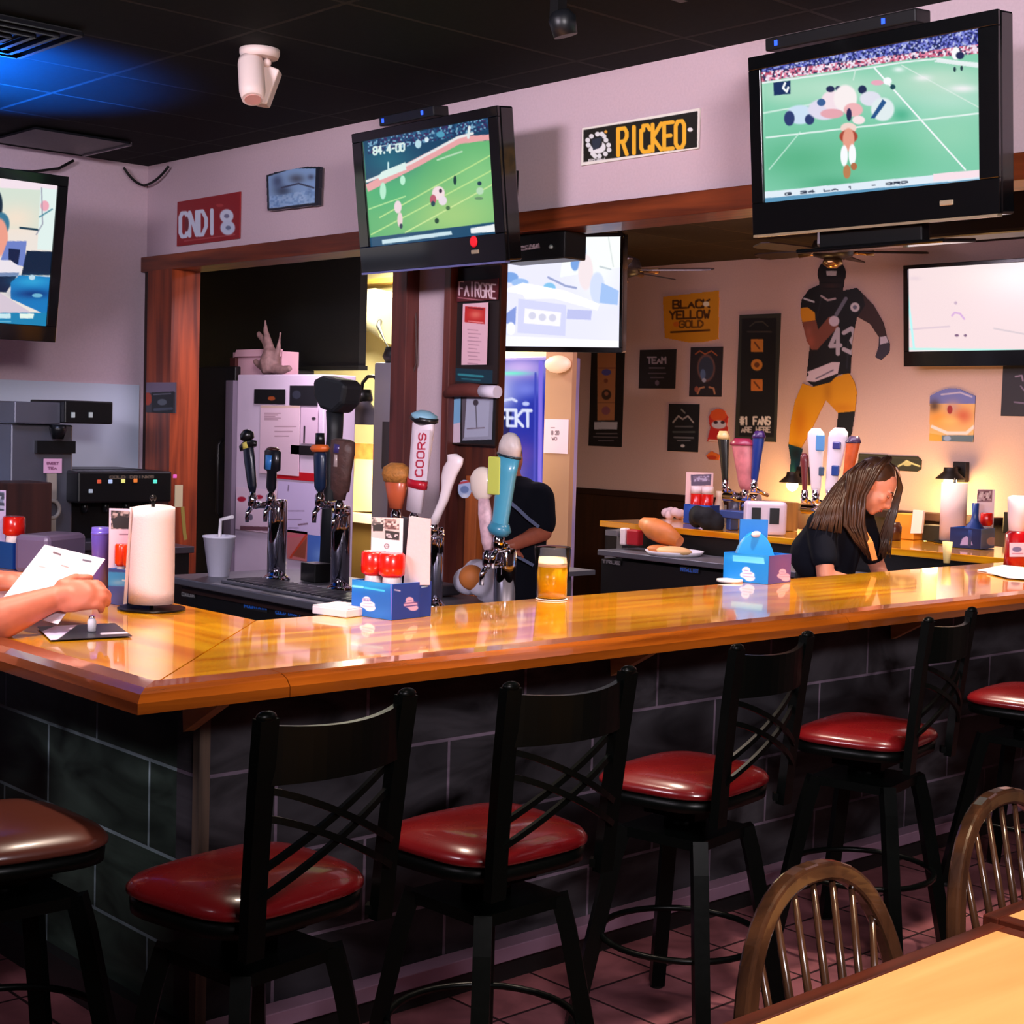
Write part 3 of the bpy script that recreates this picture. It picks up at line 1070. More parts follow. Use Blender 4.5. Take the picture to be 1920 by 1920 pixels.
# far right television on the tan wall
g = [('p', [(1680, 470), (2000, 470), (2000, 670), (1680, 670)], (250, 226, 228)), ('b', 1900, 520, 120, 30, (252, 236, 232), .8), ('l', [(1785, 592), (1790, 586), (1800, 588), (1808, 598)], 3.5, (222, 180, 226)), ('e', 1792, 568, 3, 3, (206, 180, 200)), ('e', 1794, 629, 4, 2.5, (130, 100, 130)), ('e', 1810, 629, 3, 2.5, (130, 100, 130)),
     ('l', [(1700, 618), (1780, 612)], 3, (226, 204, 216)), ('l', [(1864, 616), (1930, 628)], 3, (222, 206, 212)), ('b', 1715, 522, 12, 4, (236, 214, 222), .8), ('l', [(1697, 512), (1714, 655)], 4, (190, 250, 250)), ('l', [(1700, 654), (1990, 658)], 4, (190, 250, 240))]
fp = onx(1840, 580, 9.3)
TVF = screen('television', [(1688, 503), (1990, 474), (1992, 684), (1703, 688)], [(1697, 509), (1980, 483), (1980, 658), (1712, 656)], fp, 0, 5,
             'black television on the tan wall above the food sign, its screen nearly white', g, (250, 226, 228), em=1.0)
BR = M('bracket_black', (14, 14, 15), .4, .4)
for (t, c, R, U, N, hw, hh), wall in ((TVR, 4.90), (TVC, 4.90), (TVF, 9.5)):
    b = B()
    p = c - N * .07 + U * .02
    b.box(p - N * .02, (.34, .26, .03), Matrix((R, U, N)).transposed())
    b.tube([p, V((wall - .01, p.y, p.z + .02))], .022, 8)
    b.box((wall - .015, p.y, p.z + .02), (.03, .18, .22))
    obj('wall_mount', b, BR, t)
t, c, R, U, N, hw, hh = TVL
b = B()
b.tube([c - N * .06, V((c.x, 8.78, c.z + .02))], .03, 8).box((c.x, 8.775, c.z), (.3, .03, .3))
obj('wall_mount', b, BR, t)
t, c, R, U, N, hw, hh = TVM
b = B()
b.tube([c - N * .12, V((c.x, c.y, 3.02)) - N * .12], .02, 8).box(V((c.x, c.y, 3.025)) - N * .12, (.16, .16, .03)).box(c - N * .10, (.2, .2, .03), Matrix((R, U, N)).transposed())
obj('ceiling_mount', b, BR, t)
# details of the big televisions
for (t, c, R, U, N, hw, hh), col in ((TVR, (190, 170, 140)), (TVC, (130, 130, 190))):
    b = B()
    Rm = Matrix((R, U, N)).transposed()
    b.box(c - U * (hh + .004) + N * .0, (2 * hw - .01, .009, .03), Rm)
    obj('lower_trim', b, M('tv_trim_%d' % col[2], col, .25, .6), t)
    b = B().box(c + R * (hw * .62) - U * (hh - .05) + N * .014, (.05, .018, .006), Rm, bev=.003)
    obj('logo_badge', b, M('badge', (200, 180, 150), .3, .6), t)
# stand foot under the right television
t, c, R, U, N, hw, hh = TVR
Rm = Matrix((R, U, N)).transposed()
obj('stand_neck', B().box(c - U * (hh + .035) - N * .05 - R * .02, (.42, .06, .05), Rm), BR, t, bevel=.006)
obj('stand_base', B().box(c - U * (hh + .07) - N * .08 + R * .0, (.6, .014, .2), Rm), M('tv_gloss_black'), t, bevel=.005)


def top_bar(T, off, ln, name, label):
    t, c, R, U, N, hw, hh = T
    Rm = Matrix((R, U, N)).transposed()
    p = c + U * (hh + .035) - N * .05 + R * off
    k = thing(name, label, 'cable box', p - U * .03)
    obj('body', B().box(p, (ln, .045, .09), Rm, bev=.005), M('box_plastic', (22, 22, 24), .35), k)
    obj('indicator', B().box(p + N * .047 + R * ln * .3, (.012, .018, .004), Rm), M('blue_led', (20, 40, 120), .3, em=(40, 80, 255), es=2.5), k)
    obj('indicator', B().box(p + N * .047 - R * ln * .42, (.012, .018, .004), Rm), M('blue_led'), k)


top_bar(TVR, -.12, .62, 'cable_box', 'slim dark box with blue lights on top of the large right television')
top_bar(TVC, -.12, .40, 'cable_box', 'slim dark box with blue lights on top of the centre television')

# ================= signs on the beam wall =================
XW = 4.888
yl = (236, 176, 44)
ops = [('p', [(1094, 244), (1308, 208), (1307, 276), (1094, 304)], (24, 22, 14))] + text_ops('RICKEO', 1159, 291, 124, 49, 7.6, yl, -.128, .34)
for i in range(14):
    a = i * 2 * PI / 14
    ops.append(('e', 1122 + 19 * math.cos(a) + 3 * math.sin(3 * a), 272 + 21 * math.sin(a), 4.6, 4.6, (224, 226, 226)))
ops += [('e', 1121, 276, 15, 12, (230, 232, 232)), ('e', 1118, 268, 11, 11, (30, 30, 34)), ('p', [(1110, 262), (1130, 256), (1122, 278), (1112, 282)], (44, 52, 66)), ('e', 1136, 247, 3, 3, (220, 160, 60)), ('e', 1294, 243, 5, 4, (230, 230, 226))] + text_ops('PGH', 1104, 303, 30, 4, 1.4, (226, 226, 226), -.1)
poster('wall_sign', [(1090, 240), (1311, 203), (1310, 281), (1091, 308)], 'long black sign with bold yellow letters and white border on the beam wall', 'sign', (232, 226, 216), ops, x=XW, res=1.0)
ops = [('p', [(333, 379), (449, 361), (448, 446), (333, 461)], (140, 30, 36))] + text_ops('ONDI', 338, 444, 66, 44, 7, (206, 214, 232), -.10, .3) + [('e', 425, 405, 13, 13, (206, 214, 232)), ('e', 427, 427, 14, 14, (196, 206, 228)), ('e', 425, 405, 5, 4, (120, 120, 150)), ('e', 428, 427, 5, 4, (110, 120, 150)), ('e', 350, 420, 4, 14, (110, 40, 50)), ('e', 412, 385, 7, 3, (170, 60, 60)), ('l', [(345, 452), (440, 440)], 1.5, (180, 90, 90))]
poster('wall_sign', [(332, 378), (450, 360), (449, 447), (332, 462)], 'dark red sign with chunky pale letters near the room corner', 'sign', (150, 34, 38), ops, x=XW, res=1.2)
out = [(499, 328), (548, 312), (600, 312), (597, 385), (501, 396)]
ops = [('m', out), ('p', [(503, 331), (549, 316), (592, 316), (590, 380), (505, 391)], (140, 176, 216)), ('b', 520, 340, 10, 12, (60, 70, 100), .8), ('b', 556, 335, 14, 8, (70, 70, 80), .8), ('b', 530, 358, 16, 10, (50, 60, 80), .8), ('l', [(528, 352), (560, 344), (588, 352)], 3, (60, 66, 90)), ('b', 565, 370, 12, 8, (176, 206, 236), .9), ('b', 520, 382, 14, 5, (70, 110, 160), .7), ('b', 583, 332, 6, 5, (60, 60, 80), .7), ('b', 580, 362, 4, 10, (80, 100, 140), .6), ('n', [(506, 368), (590, 355), (590, 380), (506, 391)], [(150, 190, 226), (110, 150, 200), (170, 200, 230)], 4, .6)]
TLp, TRp, BLp = onx(499, 326, XW - .03), onx(602, 310, XW - .03), onx(499, 398, XW - .03)
ck = thing('wall_picture', 'pale blue arched-top picture in a dark frame on the beam wall', 'picture', V((XW, (TLp.y + TRp.y) / 2, min(BLp.z, BLp.z))))
top = max(TLp.z, TRp.z)
P00, P10, P01 = V((XW - .03, TLp.y, top)), V((XW - .03, TRp.y, top)), V((XW - .03, TLp.y, BLp.z - .02))
printed('print', P00, P10, P01, (30, 34, 44), ops, paint_mat('print_35', 0, .35), ck, 1.1, .02)

# poster board and notices on the post
XB = 4.885
pb = poster('poster_board', [(846, 506), (938, 496), (932, 724), (843, 716)], 'tall black board with fabric edge fixed to the wooden post', 'board', (34, 20, 20), [('p', [(858, 518), (932, 510), (926, 686), (852, 684)], (26, 16, 18)), ('p', [(848, 690), (924, 694), (923, 720), (846, 714)], (16, 50, 66)), ('l', [(860, 702), (905, 706)], 4, (50, 140, 150)), ('l', [(866, 710), (900, 713)], 2.5, (40, 110, 120))], x=XB, thick=.012)
ops = text_ops('FAIRGRE', 861, 553, 68, 26, 3.0, (222, 196, 206), .10, .34) + [('l', [(859, 558), (925, 566)], 1.8, (190, 120, 130))]
poster('wall_sign', [(857, 522), (934, 528), (932, 568), (856, 560)], 'small dark red sign with white letters at the top of the black board', 'sign', (84, 22, 30), ops, x=XB - .016, res=1.0, thick=.006)
ops = [('p', [(872, 574), (910, 577), (909, 608), (871, 604)], (196, 34, 34)), ('b', 892, 590, 12, 8, (236, 130, 110), .8), ('l', [(878, 577), (906, 580)], 2, (110, 20, 30)), ('l', [(878, 602), (906, 605)], 2, (240, 150, 150))]
for y in range(618, 682, 7):
    ops.append(('l', [(877 + (y % 3), y), (902 - (y * 7 % 9), y + 1.5)], 1.3, (176, 120, 140)))
poster('notice', [(867, 567), (915, 570), (912, 686), (866, 682)], 'tall pink paper notice with a red picture pinned to the black board', 'notice', (232, 186, 200), ops, x=XB - .016, res=1.0, thick=.003)
ops = [('p', [(846, 744), (864, 743), (863, 792), (846, 796)], (120, 170, 210)), ('p', [(846, 796), (863, 792), (863, 830), (846, 830)], (214, 190, 206)), ('p', [(866, 744), (925, 746), (922, 824), (866, 826)], (150, 150, 170)), ('p', [(872, 748), (918, 752), (915, 818), (870, 820)], (170, 172, 194)), ('e', 892, 755, 5, 6, (60, 50, 60)), ('l', [(892, 760), (894, 802)], 2, (90, 84, 96)), ('l', [(876, 804), (908, 802)], 2, (110, 90, 100)), ('p', [(866, 744), (875, 744), (870, 820), (866, 826)], (90, 80, 90))]
poster('wall_picture', [(845, 742), (933, 742), (928, 832), (844, 832)], 'silver grey framed picture with blue strip below the black board', 'picture', (20, 18, 22), ops, x=XB - .004, res=1.0, frame=M('dark_trim'), fr=.006)
a_ = onx(870, 733, 4.84)
b = B()
b.tube([onx(836, 740, 4.84), onx(850, 732, 4.84), onx(880, 731, 4.84), onx(904, 733, 4.84)], [.02, .032, .034, .03], 12)
ht = thing('rolled_banner', 'rolled brown and white cloth tucked above the silver grey picture', 'banner', onx(870, 742, 4.86))
obj('cloth', b, M('brown_cloth', (96, 40, 34), .8, bump=.2), ht)
obj('white_end', B().tube([onx(904, 733, 4.84), onx(933, 735, 4.84)], [.03, .03], 12), M('white_cloth', (226, 214, 232), .8), ht)
poster('wall_sign', [(858, 898), (884, 900), (884, 936), (858, 936)], 'round white and blue badge on the wooden post behind the taps', 'sign', (176, 190, 226), [('m', [(871 + 13 * math.cos(i * PI / 12), 917 + 18 * math.sin(i * PI / 12)) for i in range(24)]), ('l', [(861, 906), (882, 902)], 4, (190, 60, 70)), ('e', 871, 918, 8, 7, (110, 130, 180)), ('b', 872, 930, 7, 4, (236, 236, 246), .9)], x=4.872, res=1.0)
poster('notice', [(276, 717), (331, 717), (326, 788), (272, 760)], 'dark card with small orange figure pinned to the left wooden post', 'notice', (60, 52, 58), [('p', [(268, 715), (333, 715), (333, 735), (268, 737)], (120, 104, 124)), ('e', 277, 748, 8, 12, (176, 60, 30)), ('p', [(284, 736), (326, 734), (324, 786), (284, 786)], (16, 18, 22)), ('e', 304, 754, 9, 6, (90, 96, 104)), ('l', [(290, 768), (322, 766)], 5, (70, 76, 90)), ('l', [(288, 740), (320, 738)], 2, (110, 110, 120))], x=4.852, res=1.0)
# cables at the room corner and on the wall
A_, M_, E_ = ony(232, 314, 8.80), V((4.84, 8.80, ony(258, 346, 8.8).z)), onx(316, 311, 4.86)
pts = []
for i in range(17):
    u = i / 16
    q = A_ + (M_ - A_) * min(1, u * 2) if u < .5 else M_ + (E_ - M_) * (u * 2 - 1)
    q = V((q.x, q.y, A_.z - (A_.z - M_.z) * (1 - (2 * u - 1) ** 2)))
    pts.append(q)
cb = B().tube(pts, .008, 6)
tag(obj('cable', cb, M('cable_black', (12, 12, 12), .6)), 'black cable looping below the ceiling at the room corner', 'cable')
cb = B().tube([ony(-10, 318, 8.7), ony(60, 322, 8.75), ony(110, 316, 8.8), ony(138, 301, 8.8)], .009, 6)
tag(obj('cable', cb, M('cable_black')), 'black cable rising behind the side wall television', 'cable')
cb = B().tube([onx(776, 545, 4.9), onx(780, 600, 4.89), onx(781, 680, 4.89), onx(768, 720, 4.89), onx(762, 780, 4.89)], .006, 6)
tag(obj('cable', cb, M('cable_brown', (70, 44, 40), .6)), 'thin brown cable hanging down the pale pier beside the kitchen opening', 'cable')
# black media box under the beam
p = onx(1000, 468, 4.93)
mb = thing('media_box', 'black media box with a small white label fixed below the wooden beam', 'media box', V((4.99, p.y, p.z - .06)))
obj('body', B().box((4.99, p.y, p.z + .01), (.14, .44, .125), bev=.006), M('box_plastic'), mb)
printed('label', onx(972, 462, 4.915), onx(1010, 456, 4.915), onx(974, 471, 4.915), (110, 90, 96), [('n', [(960, 450), (1020, 450), (1020, 480), (960, 480)], [(150, 130, 140), (70, 60, 66), (190, 170, 180)], 3)], paint_mat('print_55'), mb, 1, .003)
obj('knob', B().ell(onx(1033, 463, 4.915), .011), M('knob_silver', (160, 170, 170), .3, .5), mb)

P = onx(1886, 386, 4.855)
tag(obj('sticker', B().box(P, (.006, .045, .05)), M('sticker_purple', (90, 70, 190), .5)), 'small purple blue sticker on the wooden beam right of the large television', 'sticker')
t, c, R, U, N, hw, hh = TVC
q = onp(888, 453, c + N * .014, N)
obj('red_reflection', B().lathe([(.026, 0), (.02, .004)], q, 20, axis=N), M('reflection_red', (210, 30, 40), .35, em=(220, 20, 40), es=.4), t)  # glowing red disc imitates a reflection on the lower bezel


# ================= things behind the bar: back counter, machines, tap counter =================
STEEL = M('brushed_steel', (120, 120, 130), .42, .75, bscale=3)
CHROME = M('chrome', (214, 210, 224), .06, 1.0)
STEELD = M('steel_dim', (110, 108, 118), .35, .85)
BLACKP = M('black_plastic', (14, 15, 16), .35)
WHITE = M('white_plastic', (226, 222, 230), .4)
PAPER = M('white_paper', (212, 198, 206), .85, bump=.05)
kc = thing('back_counter', 'dark counter along the side wall under the drink machines', 'counter', (3.3, 8.4, 0))
obj('cabinet', B().box((3.3, 8.42, .44), (2.9, .78, .88)), M('black_laminate'), kc)
obj('worktop', B().box((3.3, 8.42, .9), (2.95, .82, .04)), STEELD, kc, bevel=.004)
tcn = thing('tap_counter', 'stainless tap counter with black front standing behind the bar corner', 'counter', (4.2, 5.4, 0))
obj('cabinet', B().box((4.24, 5.45, .42), (.66, 2.35, .84)), M('black_laminate'), tcn)
obj('drain_top', B().box((4.2, 5.45, .90), (.78, 2.45, .035)), STEEL, tcn, bevel=.006)
obj('front_band', B().box((3.90, 5.45, .86), (.02, 2.38, .05)), M('dark_trim'), tcn)
for a, c_, w_, s in (((340, 1108), (125, 125, 125), 26, 'COOLER'), ((457, 1130), (20, 90, 190), 44, 'FOUNTAIN'), ((516, 1142), (20, 90, 190), 50, 'COLD DRAFT')):
    P = onx(a[0], a[1], 3.905)
    Q = onx(a[0] + w_, a[1] + 5, 3.905)
    printed('lettering', P, V((P.x, Q.y, P.z)), P - V((0, 0, .028)), (14, 14, 15), text_ops(s, a[0] + 1, a[1] + 8.5, w_ - 3, 6, 2.0, c_, .12), paint_mat('print_55'), tcn, .8, .003)

# tea brewer
bz = .92
pb_ = at(80, 1045, 8.7)
tb = thing('drink_brewer', 'tall stainless drink brewer with black head beside the back counter machine', 'brewer', (pb_.x, 8.45, bz))
cx, cy = pb_.x, 8.3
L = onto = None


def yb(px, py, y=8.12):
    return ony(px, py, y)


a, c2 = yb(22, 795), yb(136, 1045)
obj('tower', B().box(((a.x + c2.x) / 2, 8.32, (a.z + bz) / 2), (c2.x - a.x, .38, a.z - bz)), STEEL, tb, bevel=.01)
h0, h1 = yb(20, 752), yb(106, 795)
obj('head_steel', B().box(((h0.x + h1.x) / 2, 8.28, (h0.z + h1.z) / 2), (h1.x - h0.x, .42, h0.z - h1.z)), STEEL, tb, bevel=.006)
h2, h3 = yb(106, 750), yb(196, 795)
ho = obj('head_black', B().box(((h2.x + h3.x) / 2, 8.24, (h2.z + h3.z) / 2), (h3.x - h2.x, .44, h2.z - h3.z)), BLACKP, tb, bevel=.008)
for px in (137, 170):
    p = yb(px, 778, 8.015)
    obj('button', B().box(p, (.02, .01, .03)), M('pale_button', (190, 200, 190), .4), ho)
p0, p1 = yb(66, 826), yb(138, 850)
obj('band', B().box(((p0.x + p1.x) / 2, 8.115, (p0.z + p1.z) / 2), (p1.x - p0.x, .04, p0.z - p1.z)), BLACKP, tb)
p = yb(103, 806)
obj('spout', B().lathe([(.03, -.05), (.045, 0), (.045, .03)], (p.x, 8.08, p.z), 16), BLACKP, tb)
P = yb(82, 860, 8.11)
Q = yb(116, 887, 8.11)
printed('paper_label', P, V((Q.x, P.y, P.z)), V((P.x, P.y, Q.z)), (226, 170, 196), text_ops('SWEET', 88, 871, 22, 4, 1.4, (120, 60, 90)) + text_ops('TEA', 90, 880, 16, 4, 1.4, (120, 60, 90)), paint_mat('print_55'), tb, 1, .003)
P0, P1, P2 = yb(97, 888, 8.09), yb(97, 930, 8.09), yb(97, 1002, 8.09)
b = B()
b.tube([P0, P1, P1 - V((0, 0, .02))], 0, flat=(.055, .012, (0, 1, 0)))
b.tube([yb(97, 955, 8.09) + V((.046 * math.cos(i * PI / 10), 0, .05 * math.sin(i * PI / 10))) for i in range(20)], .012, 8, closed=True)
b.tube([yb(97, 972, 8.09), P2], 0, flat=(.045, .012, (0, 1, 0)))
obj('ring_ladle', b, M('pale_ladle', (160, 146, 130), .4), tb)

# soda dispenser
a, c2 = yb(148, 884, 7.98), yb(322, 1060, 7.98)
cbn = thing('soda_dispenser', 'wide black drink dispenser with a row of coloured buttons', 'dispenser', ((a.x + c2.x) / 2, 8.3, bz))
cxm = (a.x + c2.x) / 2
obj('body', B().box((cxm, 8.42, (a.z + bz) / 2), (c2.x - a.x, .5, a.z - bz)), BLACKP, cbn, bevel=.012)
zt = a.z
obj('head', B().box((cxm, 8.14, zt - .09), (c2.x - a.x, .3, .18)), BLACKP, cbn, bevel=.012)
obj('drip_tray', B().box((cxm, 8.12, bz + .03), (c2.x - a.x, .34, .05)), STEELD, cbn, bevel=.006)
b_ = 0
for px, py, cc in ((186, 903, (200, 80, 50)), (207, 903, (170, 190, 220)), (231, 902, (220, 220, 120)), (254, 901, (220, 120, 50)), (291, 903, (90, 230, 200)), (170, 921, (150, 160, 170)), (328, 893, (210, 90, 170))):
    P = ony(px, py, 7.985)
    obj('button', B().box(P, (.024, .008, .022)), M('btn_%d_%d' % (cc[0], cc[1]), cc, .4, em=cc, es=.5), cbn, bevel=.003)
P = ony(204, 892, 7.988)
printed('lettering', P, ony(290, 890, 7.988), P - V((0, 0, .02)), (14, 15, 16), text_ops('COLD DRINKS', 206, 897, 82, 5, 1.5, (120, 100, 80)), paint_mat('print_55'), cbn, 1, .003)
for k in range(4):
    x = cxm - .2 + k * .13
    obj('nozzle', B().lathe([(.016, -.06), (.024, 0)], (x, 8.1, zt - .18), 12), BLACKP, cbn)
tag(obj('plastic_tag', B().box(ony(335, 930, 7.95), (.05, .006, .13)), M('yellow_tag', (206, 190, 150), .6)), 'pale yellow tag hanging at the end of the soda dispenser', 'tag')
tag(obj('strap', B().tube([ony(342, 950, 7.94), ony(346, 1000, 7.94), ony(348, 1012, 7.94)], 0, flat=(.022, .004, (0, 1, 0))), M('yellow_strap', (150, 130, 60), .6)), 'dull yellow strap hanging below the pale yellow tag', 'strap')

# white cabinet covered with notes, dark fridge, things on top
fy0, fy1 = onx(440, 800, 5.6).y, onx(602, 800, 5.6).y
fz = onx(500, 702, 5.6).z
wc = thing('ice_machine', 'white upright cabinet papered with notes inside the dark kitchen opening', 'cabinet', (5.95, (fy0 + fy1) / 2, 0))
obj('body', B().box((5.74, (fy0 + fy1) / 2, fz / 2), (.25, fy0 - fy1, fz)), M('cabinet_white', (214, 196, 214), .45, var=.05, bscale=4), wc, bevel=.008)
obj('side_trim', B().box((5.612, fy0 + .045, fz / 2 - .02), (.06, .09, fz - .04)), M('grey_trim', (120, 108, 124), .5), wc)
rz_ = onx(560, 893, 5.6)
obj('red_stripe', B().box((5.612, (onx(500, 893, 5.6).y + onx(600, 893, 5.6).y) / 2, rz_.z), (.012, abs(onx(500, 893, 5.6).y - onx(600, 893, 5.6).y), .05)), M('red_stripe', (190, 20, 34), .5), wc)
XF = 5.60


def note(px4, base, ops, label, nm='notice', x=XF):
    return poster(nm, px4, label, nm, base, ops, x=x, res=1.2, thick=.004)


def scr(x, y, n, w_, c, dy=8):
    return [('l', [(x, y + i * dy), (x + w_ * (1 - .35 * ((i * 7) % 3) / 2), y + i * dy)], 1.3, c) for i in range(n)]


note([(476, 730), (535, 730), (533, 757), (477, 757)], (14, 14, 16), [('e', 509, 747, 7, 4, (150, 70, 30))], 'small black card with an orange spot near the cabinet top')
note([(543, 722), (592, 724), (592, 762), (560, 762), ][:4] if 0 else [(543, 722), (594, 724), (594, 762), (543, 758)], (20, 22, 28), [('e', 556, 740, 8, 8, (44, 48, 60))], 'black sheet on the cabinet beside the computer arm')
note([(487, 760), (562, 760), (560, 890), (488, 890)], (226, 196, 208), scr(496, 775, 5, 30, (150, 110, 120), 3) + scr(515, 800, 3, 40, (150, 110, 120), 9) + [('p', [(487, 760), (562, 760), (562, 765), (487, 765)], (206, 176, 160))], 'large pale pink note sheet taped in the middle of the cabinet')
note([(564, 764), (596, 764), (594, 832), (563, 832)], (216, 186, 206), [('l', [(571, 800), (570, 830)], 3, (40, 34, 40)), ('e', 588, 785, 4, 3, (50, 40, 50))], 'narrow pink sheet with a black mark right of the large note')
note([(545, 835), (592, 836), (591, 853), (545, 852)], (16, 16, 20), [], 'small black strip card low on the cabinet')
note([(438, 914), (518, 918), (516, 998), (446, 996)], (226, 200, 216), [('e', 453, 936, 8, 5, (180, 30, 60)), ('e', 486, 932, 7, 4, (180, 30, 60)), ('e', 470, 970, 4, 6, (110, 100, 120)), ('p', [(450, 986), (510, 988), (510, 996), (450, 994)], (110, 70, 80))], 'pink flyer with red spots at the lower edge of the cabinet')
note([(520, 905), (600, 905), (600, 1000), (520, 1000)], (206, 190, 226), scr(540, 958, 3, 30, (110, 90, 120), 16) + [('l', [(541, 910), (540, 920)], 2, (120, 100, 130)), ('l', [(560, 984), (576, 982)], 3, (120, 90, 110))], 'big lilac sheet below the red stripe of the cabinet')
note([(536, 1000), (580, 990), (572, 1050), (540, 1050)], (190, 110, 110), [('l', [(540, 1006), (578, 1002)], 4, (206, 90, 110)), ('l', [(545, 1045), (575, 1002)], 4, (190, 60, 30)), ('p', [(548, 1042), (576, 1006), (572, 1048)], (140, 70, 50))], 'folded reddish leaflet standing low on the cabinet')
note([(580, 1010), (606, 998), (600, 1060), (572, 1056)], (70, 110, 190), [('e', 610, 1012, 8, 4, (40, 40, 60)), ('b', 600, 1040, 14, 14, (120, 160, 220), .8)], 'blue leaflet leaning low on the cabinet beside the reddish one')
df = thing('tall_fridge', 'tall black fridge standing left of the white cabinet in the dark doorway', 'fridge', (6.0, fy0 + .45, 0))
dw = onx(326, 800, 5.65).y - fy0 - .14
obj('body', B().box((6.0, fy0 + .12 + dw / 2, fz / 2 + .03), (.66, dw, fz + .06)), M('fridge_black', (20, 19, 20), .4), df, bevel=.01)
obj('door_edge', B().box((5.665, fy0 + .16, fz / 2), (.02, .03, fz - .2)), M('fridge_edge', (30, 29, 30), .3), df)
obj('handle', B().tube([(5.64, fy0 + .22, 1.0), (5.61, fy0 + .22, 1.04), (5.61, fy0 + .22, 1.5), (5.64, fy0 + .22, 1.54)], .012, 8), M('fridge_edge'), df)
# boxes and antler piece on top
zt = fz
c_ = onx(540, 690, 5.85)
bx = thing('cardboard_box', 'pinkish open carton on top of the white cabinet', 'box', (5.9, c_.y, zt))
P = onx(520, 665, 5.9)
wbx = abs(onx(480, 665, 5.9).y - onx(573, 665, 5.9).y)
yb0 = (onx(480, 665, 5.9).y + onx(573, 665, 5.9).y) / 2
hz = onx(540, 662, 5.9).z - zt
obj('body', B().box((5.78, yb0, zt + hz / 2), (.13, wbx, hz)), M('pink_card', (206, 160, 170), .8), bx)
obj('flap', B().box((5.71, yb0 - .02, zt + hz - .01), (.02, wbx * .9, .05), Matrix.Rotation(.3, 3, 'Y')), M('pink_card'), bx)
tag(obj('carton', B().box((5.76, onx(452, 690, 5.76).y, zt + .06), (.14, .07, .12)), M('red_brown_card', (70, 24, 22), .7), bevel=.003), 'small dark red carton on the cabinet edge beside the antler piece', 'box')
an = thing('antler_ornament', 'brown antler ornament on top of the white cabinet', 'ornament', V((5.66, onx(512, 690, 5.66).y, zt)))
ax = 5.66
b = B()
b.tube([onx(508, 700, ax), onx(506, 680, ax), onx(510, 655, ax)], [.06, .075, .05], 10)
b.tube([onx(508, 670, ax), onx(503, 640, ax), onx(498, 620, ax), onx(497, 598, ax)], [.045, .028, .018, .008], 8)
b.tube([onx(505, 660, ax), onx(496, 640, ax), onx(486, 628, ax), onx(484, 622, ax)], [.035, .022, .02, .014], 8)
b.tube([onx(515, 672, ax), onx(522, 655, ax), onx(525, 630, ax), onx(526, 622, ax)], [.035, .018, .01, .014], 8)
b.tube([onx(500, 690, ax), onx(484, 684, ax), onx(478, 676, ax)], [.04, .02, .022], 8)
b.tube([onx(515, 690, ax), onx(530, 694, ax), onx(545, 690, ax)], [.04, .03, .02], 8)
remesh('antler', b, M('antler_brown', (120, 92, 88), .7, bump=.4, bscale=30, var=.3), .012, an, 2)
# computer on a bracket arm with screen seen from behind
pc = thing('order_screen', 'black order screen seen from the back on a thick arm', 'monitor', onx(610, 860, 4.42))
x = 4.42
b = B()
pts = [(585, 712), (600, 704), (636, 712), (646, 722), (640, 758), (622, 775), (598, 766), (586, 742)]
b.prism([onx(px, py, x) for px, py in pts], (.12, 0, 0))
obj('head', b, M('black_rubbery', (24, 26, 30), .5), pc, bevel=.02)
obj('arm', B().tube([onx(628, 770, x + .06), onx(628, 810, x + .06), onx(620, 920, x + .06), V((x + .06, onx(620, 920, x + .06).y, .925))], [.045, .04, .04, .05], 12), M('black_rubbery'), pc)

# kitchen in the gap: duct, heat lamp, shelf, board
XK = 7.3
kg = thing('steel_cupboard', 'grey steel cupboard edge at the bright kitchen opening', 'cupboard', onx(724, 1000, 6.0))
q0, q1 = onx(702, 680, 6.0), onx(748, 1000, 6.0)
obj('body', B().box((6.15, (q0.y + q1.y) / 2, q0.z / 2), (.3, abs(q0.y - q1.y), q0.z)), M('grey_steel', (100, 98, 104), .4, .4), kg, bevel=.01)
obj('vent_strip', B().box((5.995, (q0.y + q1.y) / 2 - .03, onx(725, 835, 6.0).z), (.02, .12, .3)), BLACKP, kg)
tag(obj('flour_bin', B().lathe([(.10, 0), (.12, .04), (.10, .10)], (6.1, (q0.y + q1.y) / 2, q0.z), 16), BLACKP), 'small black tub on top of the grey steel cupboard', 'tub')
x = 7.45
tag(obj('air_duct', B().tube([onx(660, 590, x), onx(700, 580, x), onx(745, 600, x)], [.16, .17, .2], 16), M('duct_grey', (150, 146, 120), .5, .2)), 'wide grey air duct across the top of the bright kitchen', 'duct')
tag(obj('shelf_board', B().box((7.55, onx(700, 528, 7.5).y, onx(700, 528, 7.5).z), (.16, 1.4, .04)), wood('kitchen_shelf', (150, 110, 40), (200, 156, 70), 'y', .6)), 'wooden shelf board high on the bright kitchen wall', 'shelf')
tag(obj('cable', B().tube([onx(716, 585, 7.45), onx(710, 612, 7.2), onx(722, 640, 7.2), onx(740, 672, 7.2)], [.02, .02, .006, .006], 6), M('cable_black')), 'black cord with plug hanging inside the bright kitchen', 'cable')
x = 6.1
hl = thing('heat_lamp', 'black gooseneck heat lamp with grey dome in the kitchen', 'lamp', onx(682, 792, x))
obj('neck', B().tube([onx(676, 745, x), onx(680, 718, x), onx(690, 706, x), onx(702, 706, x), onx(712, 720, x), onx(716, 745, x), onx(722, 760, x)], .012, 8), BLACKP, hl)
obj('shade', B().lathe([(.14, -.12), (.13, -.08), (.09, -.02), (.05, .02), (.05, .06)], onx(682, 762, x), 24, cap=False), M('lamp_grey', (90, 86, 100), .5), hl)
obj('socket', B().lathe([(.05, 0), (.07, .02), (.06, .09)], onx(680, 756, x), 16), BLACKP, hl)
wb = thing('takeout_bin', 'tall cream and yellow container glowing in the kitchen light', 'container', onx(678, 960, 6.6))
b = B()
